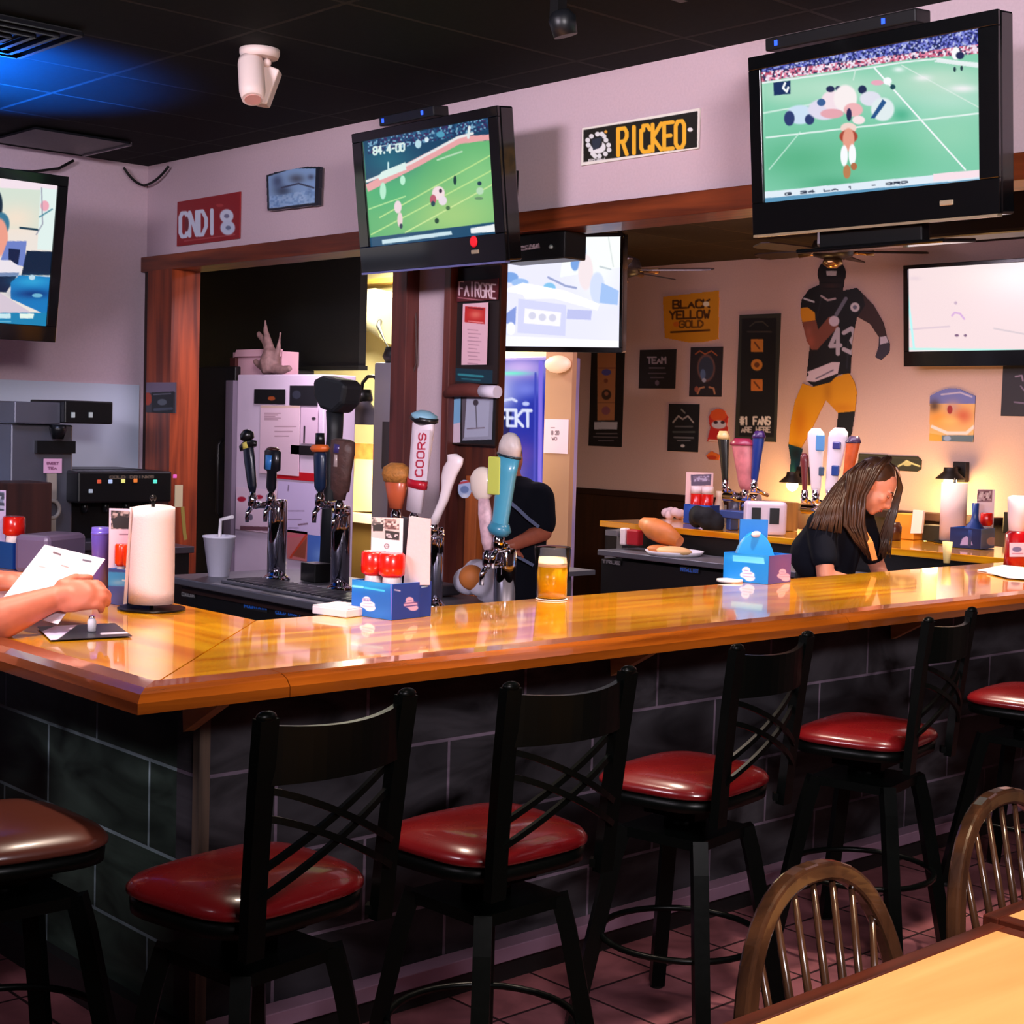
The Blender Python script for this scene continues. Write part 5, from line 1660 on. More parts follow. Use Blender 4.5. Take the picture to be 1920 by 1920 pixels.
# phone and papers below the hands
q = [onz(x, y, ZB + .002) for x, y in ((60, 1196), (160, 1160), (240, 1184), (170, 1197))]
P = onz(150, 1180, ZB)
ph = thing('menu_leaflet', 'dark and white leaflet lying on the bar under the hands', 'leaflet', P)
printed('sheet', onz(70, 1175, ZB + .006), onz(215, 1168, ZB + .006), onz(95, 1200, ZB + .006), (26, 26, 34), [('p', [(40, 1200), (140, 1158), (150, 1168), (100, 1205)], (226, 206, 240)), ('l', [(190, 1188), (240, 1186)], 4, (200, 190, 210)), ('e', 172, 1176, 7, 5, (200, 190, 210))], paint_mat('print_35'), ph, 1.2, .002)
q = onz(172, 1188, ZB)
ss = thing('salt_shaker', 'small white salt shaker on the dark leaflet', 'shaker', (q.x, q.y, ZB + .008))
obj('body', B().lathe([(.012, 0), (.013, .028), (.009, .036)], (q.x, q.y, ZB + .008), 16), WHITE, ss)
obj('cap', B().lathe([(.009, .036), (.008, .044)], (q.x, q.y, ZB + .008), 16), CHROME, ss)
# papers and cup at right end
q = [(1836, 1070), (1925, 1058), (1930, 1086), (1880, 1082)]
pp = thing('paper_menus', 'white papers spread on the right end of the bar', 'paper', onz(1885, 1074, ZB))
b = B().prism([onz(x, y, ZB + .002) for x, y in ((1832, 1070), (1880, 1060), (1935, 1066), (1900, 1080))], (0, 0, .003))
obj('upper_sheet', b, PAPER, pp)
b = B().prism([onz(x, y, ZB + .006) for x, y in ((1850, 1074), (1935, 1064), (1945, 1088), (1890, 1084))], (0, 0, .003))
obj('lower_sheet', b, PAPER, pp)
q = onz(1775, 1056, ZB)
k = (q - CP).dot(fw) / F
tag(obj('paper_cup', B().lathe([(6 * k, 0), (9.5 * k, 40 * k), (8.5 * k, 40 * k)], (q.x, q.y, ZB + .001), 20), M('pale_yellow_cup', (250, 226, 150), .5)), 'small pale yellow cup on the bar near its right end', 'cup')
q = onz(1903, 1059, ZB)
k = (q - CP).dot(fw) / F
kb = thing('ketchup_tub', 'big red sauce dispenser with white label and tall white top', 'bottle', (q.x, q.y, ZB + .001))
obj('body', B().lathe([(21 * k, 0), (20 * k, 20 * k), (20 * k, 58 * k), (14 * k, 64 * k)], (q.x, q.y, ZB + .001), 28), M('deep_red', (176, 10, 20), .3, coat=.4), kb)
obj('white_top', B().lathe([(14 * k, 62 * k), (17 * k, 90 * k), (19 * k, 126 * k), (12 * k, 130 * k)], (q.x, q.y, ZB + .001), 28), M('top_white', (244, 220, 224), .5), kb)
P = at(1893, 1018, (q - CP).dot(fw) - .085)
printed('label', P, at(1922, 1018, (q - CP).dot(fw) - .085), at(1893, 1044, (q - CP).dot(fw) - .085), (240, 206, 220), [('e', 1907, 1030, 9, 5, (120, 110, 150)), ('l', [(1898, 1038), (1918, 1038)], 1.5, (200, 120, 140))], paint_mat('print_55'), kb, 1, .003)


# ================= pictures on the tan far wall =================
XF2 = 9.492


def fwp(px4, base, ops, label, cat='poster', nm='poster', **k):
    return poster(nm, px4, label, cat, base, ops, x=XF2, res=1.2, **k)


fwp([(1107, 624), (1171, 622), (1166, 837), (1106, 837)], (24, 22, 26), [('p', [(1120, 640), (1156, 640), (1152, 788), (1120, 788)], (186, 124, 80)), ('e', 1137, 698, 9, 6, (90, 90, 170)), ('l', [(1122, 690), (1154, 690)], 2, (150, 90, 70)), ('e', 1136, 714, 4, 4, (140, 80, 60)), ('e', 1137, 740, 9, 10, (70, 50, 44)), ('e', 1137, 738, 4, 4, (170, 110, 80)), ('e', 1136, 770, 8, 8, (150, 90, 100)), ('l', [(1121, 755), (1152, 755)], 1.5, (140, 90, 60)), ('p', [(1114, 791), (1158, 791), (1157, 805), (1114, 805)], (190, 186, 190)), ('l', [(1118, 813), (1157, 813)], 2, (120, 110, 110)), ('l', [(1113, 819), (1158, 820)], 2, (110, 100, 100)), ('l', [(1122, 826), (1150, 826)], 2, (100, 92, 96))], 'tall black banner with orange middle, leftmost on the tan wall', 'banner', 'banner')
ops = [('m', [(1242, 556), (1348, 544), (1347, 636), (1318, 642), (1293, 643), (1246, 634)])] + text_ops('BLACK', 1262, 578, 68, 14, 3.4, (70, 36, 10), -.03) + text_ops('YELLOW', 1256, 598, 74, 14, 3.4, (76, 40, 10), -.03) + text_ops('GOLD', 1274, 614, 44, 12, 3.2, (110, 66, 16), -.02) + [('l', [(1258, 623), (1330, 619)], 3.4, (76, 40, 10)), ('e', 1324, 570, 6, 5, (240, 226, 190)), ('e', 1268, 608, 6, 5, (214, 110, 30))]
fwp([(1242, 548), (1349, 542), (1348, 643), (1242, 646)], (216, 144, 26), ops, 'yellow pennant with dark lettering on the tan wall', 'pennant', 'pennant')
fwp([(1199, 656), (1267, 655), (1266, 728), (1198, 729)], (34, 32, 36), text_ops('TEAM', 1214, 681, 34, 11, 3, (160, 150, 160)) + [('l', [(1218, 690), (1246, 690)], 2, (130, 120, 130)), ('l', [(1216, 700), (1248, 700)], 2, (100, 92, 100)), ('l', [(1220, 708), (1244, 708)], 2, (100, 92, 100)), ('e', 1232, 718, 4, 5, (110, 96, 110))], 'square black poster with pale writing, left of the two middle ones')
fwp([(1294, 651), (1354, 650), (1353, 744), (1293, 743)], (40, 34, 38), [('e', 1324, 690, 17, 26, (120, 80, 70)), ('e', 1324, 690, 14, 22, (54, 60, 74)), ('e', 1318, 702, 5, 10, (90, 110, 140)), ('e', 1320, 713, 4, 4, (170, 170, 180)), ('l', [(1304, 664), (1312, 658), (1322, 664), (1334, 658), (1344, 666)], 2.4, (170, 90, 50)), ('l', [(1308, 738), (1312, 728), (1320, 726)], 3.4, (190, 130, 90)), ('l', [(1340, 738), (1338, 728), (1330, 726)], 3.4, (190, 130, 90)), ('e', 1306, 730, 4, 6, (150, 80, 60))], 'square dark poster with an oval emblem below the yellow pennant')
fwp([(1253, 758), (1310, 757), (1309, 847), (1252, 846)], (22, 24, 28), [('l', [(1278, 768), (1284, 774)], 3, (130, 130, 120)), ('l', [(1262, 792), (1272, 780), (1280, 786), (1290, 780), (1300, 792)], 3, (170, 160, 150)), ('l', [(1266, 800), (1298, 800)], 3, (90, 90, 90)), ('l', [(1262, 810), (1302, 810)], 3, (80, 84, 80)), ('l', [(1264, 820), (1300, 821)], 3, (110, 110, 110)), ('l', [(1270, 826), (1294, 826)], 2, (120, 120, 120)), ('e', 1280, 836, 4, 3, (200, 196, 190))], 'small black poster with a grey crest, lowest in the group')
ops = [('mu', [[(1328, 782), (1334, 770), (1346, 765), (1358, 769), (1365, 782), (1362, 800), (1352, 806), (1336, 806), (1330, 798)], [(1332, 800), (1364, 800), (1366, 830), (1325, 828)]]), ('e', 1347, 778, 16, 12, (226, 90, 40)), ('e', 1348, 796, 14, 8, (206, 200, 206)), ('e', 1342, 792, 4, 3, (60, 40, 50)), ('e', 1355, 792, 4, 3, (60, 40, 50)), ('p', [(1328, 806), (1366, 806), (1366, 822), (1326, 822)], (200, 40, 40)), ('l', [(1330, 826), (1364, 828)], 4, (226, 190, 170))]
fwp([(1325, 764), (1367, 764), (1367, 831), (1325, 831)], (200, 50, 40), ops, 'small orange and red cutout figure right of the grey crest poster', 'wall cutout', 'wall_cutout')
fwp([(1323, 845), (1350, 843), (1349, 863), (1323, 863)], (226, 110, 40), [('m', [(1323, 854), (1333, 845), (1349, 852), (1348, 863), (1328, 862)]), ('e', 1334, 858, 10, 4, (190, 60, 30))], 'little orange sticker below the cutout figure', 'sticker', 'sticker')
ops = [('p', [(1391, 597), (1456, 596), (1451, 820), (1386, 818)], (20, 22, 26)), ('l', [(1406, 612), (1416, 604), (1430, 603), (1440, 612)], 2.4, (70, 66, 56)), ('l', [(1402, 622), (1446, 622)], 3, (60, 56, 50))]
for y in (648, 684, 722):
    ops += [('e', 1419, y, 11, 11, (206, 130, 50)), ('e', 1419, y, 5, 5, (110, 60, 30))]
ops += [('p', [(1408, 711), (1430, 711), (1430, 733), (1408, 733)], (206, 120, 50)), ('l', [(1414, 716), (1424, 728)], 3, (110, 60, 30)), ('p', [(1408, 636), (1431, 636), (1431, 660), (1408, 660)], (206, 130, 50)), ('l', [(1415, 642), (1424, 654)], 3, (110, 60, 30))] + text_ops('#1 FANS', 1388, 796, 56, 14, 3.4, (220, 210, 200)) + text_ops('ARE HERE', 1390, 810, 54, 9, 2.4, (190, 180, 176))
fwp([(1384, 590), (1463, 588), (1455, 829), (1380, 826)], (48, 50, 44), ops, 'tall black banner with three orange emblems beside the player cutout', 'banner', 'banner')
# player cutout, flat vinyl figure on the wall
SK = (132, 74, 58)
jersey = [(1502, 562), (1516, 542), (1536, 533), (1558, 548), (1582, 544), (1606, 539), (1617, 551), (1622, 572), (1606, 597), (1599, 632), (1594, 700), (1571, 703), (1557, 717), (1525, 725), (1511, 714), (1516, 664), (1520, 632), (1505, 613), (1500, 586)]
helmet = [(1559 + 27 * math.cos(i * PI / 10), 513 + 28 * math.sin(i * PI / 10)) for i in range(20)]
facep = [(1534, 520), (1584, 520), (1580, 545), (1568, 560), (1550, 560), (1538, 545)]
arm1 = [(1504, 604), (1512, 640), (1522, 656), (1532, 656), (1572, 612), (1566, 594), (1554, 594), (1534, 618), (1530, 600)]
arm2 = [(1612, 545), (1638, 572), (1657, 606), (1663, 634), (1648, 634), (1631, 608), (1606, 594)]
glove2 = [(1648, 632), (1662, 630), (1669, 645), (1667, 662), (1652, 676), (1640, 670), (1646, 652)]
pants = [(1504, 718), (1525, 725), (1557, 710), (1592, 698), (1602, 715), (1607, 735), (1603, 772), (1571, 775), (1548, 751), (1527, 795), (1501, 843), (1478, 832), (1482, 790), (1490, 752)]
sock1 = [(1571, 774), (1603, 771), (1597, 812), (1590, 830), (1566, 830), (1568, 803)]
sock2 = [(1477, 832), (1505, 841), (1498, 876), (1483, 908), (1478, 905), (1482, 863)]
ops = [('mu', [jersey, helmet, facep, arm1, arm2, glove2, pants, sock1, sock2]),
       ('p', pants, (222, 150, 22)), ('b', 1500, 790, 12, 34, (196, 110, 14), .7), ('b', 1552, 735, 8, 22, (186, 116, 16), .7), ('b', 1580, 765, 24, 8, (196, 116, 14), .6), ('p', sock1, (20, 22, 24)), ('p', sock2, (14, 60, 66)), ('b', 1492, 850, 10, 12, (12, 20, 24), .8), ('b', 1488, 880, 4, 12, (50, 120, 90), .6),
       ('p', arm2, (60, 40, 38)), ('p', jersey, (20, 22, 26)), ('p', helmet, (20, 20, 24)), ('p', facep, (26, 22, 24)), ('b', 1559, 536, 14, 7, (60, 38, 34), .8), ('l', [(1540, 530), (1578, 530)], 2.4, (10, 10, 12)), ('l', [(1544, 541), (1574, 541)], 2.4, (12, 12, 14)), ('p', [(1549, 508), (1569, 508), (1568, 517), (1550, 517)], (190, 180, 180)),
       ('l', [(1540, 555), (1552, 563), (1566, 560)], 4, (180, 160, 160)), ('p', [(1499, 578), (1514, 576), (1528, 586), (1529, 602), (1505, 606), (1501, 592)], (222, 146, 30)), ('l', [(1508, 560), (1526, 566)], 3.5, (200, 196, 196)),
       ('p', arm1, SK), ('b', 1520, 640, 8, 12, (176, 90, 70), .8), ('b', 1516, 622, 6, 10, (170, 96, 80), .7), ('e', 1564, 602, 10, 10, (214, 196, 206)), ('l', [(1568, 590), (1580, 570), (1586, 560)], 7, (110, 110, 124)), ('e', 1603, 576, 9, 9, (214, 206, 210)), ('e', 1603, 576, 4, 4, (110, 110, 130)),
       ('p', glove2, (60, 54, 66)), ('p', [(1650, 632), (1662, 630), (1666, 642), (1650, 646)], (206, 196, 210)), ('p', [(1507, 700), (1560, 679), (1575, 679), (1571, 700), (1528, 716), (1507, 714)], (216, 196, 206)), ('l', [(1530, 710), (1562, 694)], 2.5, (110, 100, 120)), ('e', 1512, 702, 4, 4, (30, 30, 34)),
       ('l', [(1588, 690), (1590, 640)], 3, (40, 42, 50)), ('l', [(1540, 560), (1530, 600)], 2, (36, 40, 46))] + text_ops('43', 1557, 664, 44, 46, 8, (196, 186, 196), -.06, .35)
P00, P10, P01 = onx(1470, 480, XF2), onx(1675, 480, XF2), onx(1470, 912, XF2)
fig = printed('wall_cutout', P00, V((P00.x, P10.y, P00.z)), V((P00.x, P00.y, P01.z)), (20, 22, 26), ops, paint_mat('print_45'), None, 1.1, .006)
tag(fig, 'life size football player cutout in black and yellow stuck on the tan wall', 'wall cutout')
ops = [('m', [(1743, 742), (1764, 731), (1782, 727), (1800, 729), (1829, 742), (1825, 829), (1742, 827)]), ('p', [(1740, 720), (1832, 720), (1830, 757), (1742, 757)], (110, 116, 176)), ('l', [(1765, 740), (1800, 736), (1822, 744)], 3, (190, 180, 200)), ('b', 1752, 762, 10, 12, (60, 44, 40), .9), ('b', 1760, 785, 22, 16, (226, 150, 60), .95), ('b', 1786, 764, 14, 12, (190, 150, 140), .9), ('e', 1781, 768, 5, 8, (150, 40, 40)), ('b', 1806, 780, 16, 14, (196, 90, 60), .9), ('b', 1780, 790, 20, 8, (236, 190, 110), .8), ('l', [(1748, 800), (1776, 812), (1812, 812), (1826, 800)], 6, (236, 214, 210)), ('p', [(1742, 812), (1766, 816), (1766, 829), (1742, 828)], (206, 160, 60)), ('p', [(1766, 816), (1826, 816), (1824, 830), (1766, 830)], (90, 110, 120)), ('e', 1776, 822, 7, 5, (140, 160, 190))]
fwp([(1742, 727), (1830, 727), (1826, 830), (1742, 830)], (226, 176, 110), ops, 'arched top sign with a plate of food on the tan wall', 'sign', 'wall_sign')
fwp([(1879, 687), (1952, 684), (1952, 782), (1878, 779)], (36, 34, 40), [('l', [(1904, 706), (1916, 704), (1918, 714)], 3, (150, 130, 150)), ('l', [(1914, 724), (1920, 732)], 3, (120, 104, 126)), ('l', [(1902, 754), (1920, 756)], 3, (120, 104, 126))], 'dark poster at the right edge below the white television')
ops = [('m', [(1610, 849), (1722, 856), (1728, 862), (1727, 880), (1720, 885), (1606, 880)]), ('l', [(1612, 854), (1722, 861)], 1.6, (60, 56, 40)), ('l', [(1684, 874), (1692, 870), (1700, 864), (1710, 869), (1724, 874)], 3, (206, 200, 140)), ('e', 1701, 870, 8, 4, (180, 176, 120))]
fwp([(1606, 847), (1729, 853), (1728, 887), (1606, 884)], (38, 40, 24), ops, 'long dark green rounded sign low on the tan wall behind the woman', 'sign', 'wall_sign')

# ================= wall lamps =================
SCONCE = M('sconce_black', (24, 18, 12), .5)


def sconce(px, py, label, pw):
    p = onx(px, py, 9.34)
    t = thing('wall_lamp', label, 'lamp', V((9.49, p.y, p.z - .08)), 'black wall lamps')
    obj('bracket', B().box((9.47, p.y, p.z + .03), (.05, .10, .14)).tube([(9.47, p.y, p.z + .05), (9.40, p.y, p.z + .06), (9.34, p.y, p.z + .03)], .015, 8), SCONCE, t, bevel=.004)
    obj('shade', B().lathe([(.045, .06), (.05, .03), (.10, -.015), (.10, -.02), (.045, .02)], p, 20, cap=False), SCONCE, t)
    obj('bulb', B().ell(p + V((0, 0, -.035)), (.045, .045, .05)), M('warm_bulb', (255, 240, 200), .4, em=(255, 226, 160), es=14), t)
    point('lamp_glow', p + V((-.20, 0, -.20)), pw, (1.0, .58, .20), .12)


sconce(1782, 893, 'black wall lamp with glowing bulb above the paper towel roll', 9)
sconce(1486, 900, 'black wall lamp glowing behind the far tap handles', 9)

# ================= ceiling fans =================
def fan(c, rz, label, blades=5, L=.62):
    t = thing('ceiling_fan', label, 'ceiling fan', c, 'ceiling fans in the back room')
    FB = M('fan_bronze', (40, 30, 24), .35, .5)
    zc_ = 3.04 - c.z
    obj('canopy', B().lathe([(.07, zc_ - .002), (.08, zc_ - .03), (.04, zc_ - .07)], n=20), FB, t, world=False)
    obj('downrod', B().lathe([(.016, .08), (.016, zc_ - .05)], n=10), FB, t, world=False)
    obj('motor', B().lathe([(.05, .10), (.13, .07), (.15, .02), (.13, -.03), (.06, -.05)], n=28), FB, t, world=False)
    obj('hub_cap', B().lathe([(.06, -.05), (.07, -.08), (.03, -.11)], n=20), M('fan_brass', (170, 130, 80), .25, .9), t, world=False)
    for i in range(blades):
        a = rz + 2 * PI * i / blades
        d, s = V((math.cos(a), math.sin(a), 0)), V((-math.sin(a), math.cos(a), .18))
        b = B()
        r0 = []
        for u, w_ in ((.16, .03), (.24, .055), (.45, .068), (L - .05, .07), (L, .045)):
            r0.append([d * u + s * w_ * x + V((0, 0, z)) for x, z in ((-1, -.004), (1, -.004), (1, .004), (-1, .004))])
        b.rings(r0, smooth=False)
        bl = obj('blade', b, M('fan_blade', (48, 32, 24), .4), t, world=False)
        obj('blade_arm', B().tube([d * .10, d * .18 + V((0, 0, -.008)), d * .27 + V((0, 0, -.008))], [.014, .012, .02], 8), M('fan_brass'), bl, world=False)
    return t


hz_ = onz(1562, 500, 2.80)
fan(at(1562, 472, 10.4), .35, 'dark ceiling fan with brass arms above the player cutout')
fan(at(1160, 506, 10.0), .16, 'dark ceiling fan partly hidden by the pale television')

# ================= far leg of the bar: bench, coolers and things =================
tg = thing('steel_bench', 'low steel bench with black coolers in front of the far bar leg', 'bench', (7.18, 5.6, 0))
by0, by1 = onz(1112, 1030, .92).y, 4.45
obj('worktop', B().box((7.2, (by0 + by1) / 2, .90), (.38, by0 - by1, .035)), STEEL, tg, bevel=.004)
obj('cooler_front', B().box((7.2, (by0 + by1) / 2, .43), (.34, by0 - by1 - .04, .86)), M('black_laminate'), tg)
for px, py, c_, s in ((1128, 1047, (120, 116, 118), 'TRUE'), (1275, 1062, (30, 80, 170), 'MEDALLIST')):
    P = onx(px, py, 7.02)
    Q = onx(px + 36, py, 7.02)
    printed('lettering', P, V((P.x, Q.y, P.z)), P - V((0, 0, .03)), (14, 14, 15), text_ops(s, px + 1, py + 8, 33, 5.5, 1.6, c_, .12), paint_mat('print_55'), tg, .8, .003)
SB = M('bracket_steel', (130, 128, 134), .4, .6)
for k, (px, py, h_) in enumerate(((1098, 985, .32), (1120, 1035, .30))):
    p = onx(px, py, 7.3)
    b = B().box((7.3, by0 + .06 + .05 * k, p.z - h_ / 2), (.05, .05, h_)).box((7.24, by0 + .03, p.z - .02), (.16, .10, .035))
    obj('frame_post', b, SB, tg)
tag(obj('wire_shelf', B().box((6.95, by0 + .35, .75), (.4, .4, .03)).box((6.8, by0 + .35, .37), (.03, .03, .74)).box((7.1, by0 + .35, .37), (.03, .03, .74)), SB), 'grey metal stand left of the steel bench', 'stand')

ZF = 1.072


def onfar(px, py):
    return onz(px, py, ZF)


def kk(p):
    return (p - CP).dot(fw) / F


# buns, package and tray on the bench
p = onz(1300, 1038, .92)
k = kk(p)
ty = thing('food_tray', 'white tray with sliced buns on the steel bench', 'tray', V((p.x, p.y, .918)))
obj('tray', B().lathe([(48 * k, 0), (55 * k, 8 * k), (52 * k, 8 * k), (46 * k, 3 * k)], V((7.18, p.y, .918)), 28), WHITE, ty)
obj('bun', B().ell(V((7.16, p.y + .10, .945)), (.07, .10, .03)), M('bun_brown'), ty)
obj('bun', B().ell(V((7.12, p.y - .05, .948)), (.08, .13, .03)), M('bun_pale', (226, 180, 120), .6), ty)
p = onz(1342, 1030, .92)
tag(obj('bread_loaf', B().tube([V((7.2, p.y + .14, 1.10)), V((7.2, p.y + .05, 1.07)), V((7.2, p.y - .06, 1.04)), V((7.2, p.y - .18, 1.00))], [.035, .07, .07, .035], 16), M('loaf_brown', (206, 120, 56), .5, var=.15, bscale=16)), 'golden brown loaf leaning on the tray of buns', 'bread')
tag(obj('red_packet', B().box(V((7.2, p.y + .2, 1.0)), (.06, .10, .10)), M('red_packet', (170, 20, 36), .5), bevel=.01), 'small red packet beside the golden loaf', 'packet')
tag(obj('white_packet', B().box(V((7.2, p.y + .29, 1.0)), (.05, .05, .11)), M('cap_white'), bevel=.01), 'small white packet left of the red one', 'packet')
b = B()
p = onfar(1345, 990)
for i in range(9):
    a = i * .7
    b.ell(V((7.5 + .03 * math.cos(a * 2), p.y + .08 * math.cos(a), ZF + .06 + .03 * math.sin(a * 1.7))), .06, n=10, m=6)
remesh('cloth_bundle', b, M('cloth_black', (12, 12, 14), .8), .012, None, 2)
tag(bpy.data.objects['cloth_bundle'], 'black bundled cloth on the edge of the far bar leg', 'cloth')
# napkin bowl, far caddy, dispenser
p = onfar(1262, 972)
k = kk(p)
b = B()
for i in range(7):
    b.ell(V((p.x + .02 * math.sin(i * 2.1), p.y + .07 * math.cos(i), ZF + .035 + .012 * math.sin(i))), .035, n=10, m=6)
remesh('paper_wad', b, M('wad_pink', (240, 210, 206), .9), .009, None, 1)
tag(bpy.data.objects['paper_wad'], 'crumpled white napkins on the far bar leg beside the caddy', 'napkins')
mk = ([('b', 1310, 952, 16, 5, (70, 130, 220), .8), ('l', [(1313, 978), (1322, 966), (1336, 963)], 7, (226, 214, 240))], [('l', [(1352, 960), (1362, 956)], 3, (90, 110, 170))])
c7, n, e1, e2, w1, w2, h, zb = caddy(1330, 984, 1284, 978, 1368, 980, 36, 'blue caddy on the far bar leg with white topped bottles', z=ZF, marks=mk, base=(24, 70, 160), base2=(26, 60, 130))
for f_, lb in ((.3, 'red and white bottle, right one in the far caddy'), (.72, 'red and white bottle, left one in the far caddy')):
    c_ = n + e1 * w1 * f_ + e2 * w2 * .3 + V((0, 0, .008))
    t = thing('ketchup_bottle', lb, 'bottle', c_, 'ketchup bottles')
    obj('body', B().lathe([(w1 * .19, 0), (w1 * .2, h * 1.5)], c_, 18), KET, t)
    obj('cap', B().lathe([(w1 * .2, h * 1.5), (w1 * .19, h * 1.9)], c_, 18), M('cap_white'), t)
card_px(1284, 1335, 885, 962, n + e1 * w1 * .5 + e2 * w2 * .8, (240, 200, 190), [('p', [(1295, 890), (1334, 889), (1332, 910), (1296, 911)], (90, 76, 96)), ('n', [(1300, 893), (1330, 892), (1330, 902), (1300, 903)], [(180, 166, 186), (120, 100, 120)], 3)], 'pale menu card with a grey picture in the far caddy')
tag(obj('white_bottle', B().lathe([(.03, 0), (.034, .10), (.02, .16), (.022, .2)], n + e2 * w2 * .7 + e1 * .02 + V((0, 0, .02)), 18), M('cream_bottle', (236, 214, 180), .5)), 'cream bottle at the right side of the far caddy', 'bottle')
p = onfar(1433, 1002)
k = kk(p)
nd = thing('napkin_dispenser', 'white rounded napkin dispenser with black openings behind the round blue dome', 'dispenser', V((p.x, p.y, ZF)))
Rm = Matrix((rt, fw, V((0, 0, 1)))).transposed()
obj('body', B().box(V((p.x, p.y, ZF + 31 * k)), (76 * k, .14, 62 * k), Rm), M('dispenser_white', (226, 206, 220), .35), nd, bevel=.02, seg=3)
for dx, w_ in ((-20, 17), (14, 18)):
    obj('opening', B().box(V((p.x, p.y, ZF + 36 * k)) + rt * dx * k - fw * .071, (w_ * k, .008, 30 * k), Rm), M('opening_dark', (20, 18, 24), .4), nd)

# far beer towers
p = onx(1395, 960, 7.75)
ft = thing('beer_tower', 'chrome far beer tower with red and blue tap handles', 'beer tower', V((7.75, p.y, ZF)), 'far beer towers')
obj('column', B().lathe([(.035, 0), (.035, .22), (.03, .24)], V((7.75, p.y, ZF)), 20), CHROME, ft)
obj('crossbar', B().tube([V((7.72, p.y + .14, ZF + .20)), V((7.72, p.y - .14, ZF + .20))], .03, 14), CHROME, ft)


def far_handle(pb2, pt_, label, w_, mt, mt2=None, u2=.8, x=7.6, flat=.6):
    base = onx(pb2[0], pb2[1], x)
    top = onx(pt_[0], pt_[1], x)
    t = thing('tap_handle', label, 'tap handle', base, 'far tap handles')
    k = kk(base)
    ax_ = top - base
    L = ax_.length
    ax_.normalize()
    side = V((0, -1, 0))
    dep = ax_.cross(side)
    hw_ = w_ * k / .69 / 2

    def frm(prof_, m_, nm):
        b = B()
        b.rings([[base + ax_ * L * u + side * hw_ * q * math.cos(2 * PI * j / 14) + dep * hw_ * flat * q * math.sin(2 * PI * j / 14) for j in range(14)] for u, q in prof_])
        obj(nm, b, m_, t)
    frm([(0, .45), (.1, .6), (.5, .8), (u2, 1), (.93, .95), (1, .5)], mt, 'body')
    if mt2:
        frm([(u2, 1.12), (.9, 1.12), (1, .7)], mt2, 'tip')
    b = B().lathe([(.02, -.06), (.025, -.03), (.02, .02)], base, 12).tube([base - V((0, 0, .04)), V((7.74, base.y, max(ZF + .16, base.z - .08)))], .014, 8)
    obj('ferrule', b, CHROME, t)
    return t


far_handle((1360, 905), (1356, 808), 'black far tap handle with a pale yellow tip', 17, hm((30, 28, 20)), hm((226, 190, 120)), .84)
far_handle((1398, 918), (1392, 822), 'reddish far tap handle with a pink face', 34, M('pink_face', (196, 110, 110), .4, var=.35, bscale=12), hm((150, 40, 66)), .86)
far_handle((1414, 905), (1424, 808), 'narrow blue far tap handle', 18, hm((26, 50, 120)), hm((60, 30, 90)), .86)
bt2 = B()
p = onx(1400, 940, 7.55)
tag(obj('drip_bracket', B().box(V((7.6, p.y, ZF + .10)), (.12, .42, .05)).box(V((7.6, p.y + .15, ZF + .045)), (.08, .04, .09)).box(V((7.6, p.y - .15, ZF + .045)), (.08, .04, .09)), M('blue_grey_metal', (70, 90, 150), .4, .5), bevel=.006), 'blue grey metal bracket below the far tap handles', 'bracket')
far_handle((1530, 925), (1530, 803), 'white paddle tap handle with blue square behind the woman', 27, hm((236, 220, 220)), None, .85, flat=.35)
far_handle((1556, 925), (1574, 802), 'taller white paddle tap handle with round blue mark', 30, hm((240, 226, 232)), None, .85, flat=.35)
far_handle((1584, 925), (1602, 818), 'orange red tap handle with dark tip behind the woman', 20, M('orange_handle', (226, 90, 40), .4, var=.3, bscale=14), hm((60, 40, 70)), .88)
far_handle((1509, 925), (1508, 850), 'small dark red tap handle left of the white paddles', 12, hm((110, 40, 40)), None)
for (x0, y0, x1, y1, c_, par) in ((1531, 815, 1547, 845, (90, 150, 200), 0), (1562, 828, 1577, 842, (60, 60, 130), 1), (1560, 872, 1574, 892, (40, 70, 140), 1), (1536, 875, 1546, 892, (70, 90, 110), 0)):
    hs = [o for o in bpy.data.objects if o.get('label', '').startswith(('white paddle tap', 'taller white paddle')[par])][0]
    P = onx(x0, y0, 7.575)
    q1, q2 = onx(x1, y0, 7.575), onx(x0, y1, 7.575)
    b = B().box((7.573, (P.y + q1.y) / 2, (P.z + q2.z) / 2), (.012, abs(P.y - q1.y), abs(P.z - q2.z)))
    obj('mark', b, hm(c_), hs, bevel=.008)
p = onx(1560, 960, 7.75)
ft2 = thing('beer_tower', 'chrome far beer tower hidden behind the woman with white handles', 'beer tower', V((7.75, p.y, ZF)), 'far beer towers')
obj('column', B().lathe([(.035, 0), (.035, .17), (.03, .19)], V((7.75, p.y, ZF)), 20), CHROME, ft2)
obj('crossbar', B().tube([V((7.70, p.y + .18, ZF + .16)), V((7.70, p.y - .18, ZF + .16))], .03, 14), CHROME, ft2)
p = onfar(1472, 975)
tag(obj('wooden_crate', B().box(V((7.9, onx(1472, 975, 7.9).y, ZF + .09)), (.14, .10, .18)), wood('crate_wood', (110, 70, 30), (160, 110, 50), 'z', .6), bevel=.004), 'small brown wooden holder on the far bar leg behind the dispenser', 'holder')
tag(obj('pitcher', B().lathe([(.05, 0), (.055, .16), (.045, .16)], V((8.0, onx(1380, 975, 8.0).y, ZF)), 20), M('pitcher_grey', (60, 60, 70), .3)), 'dark grey pitcher below the far tap handles', 'pitcher')

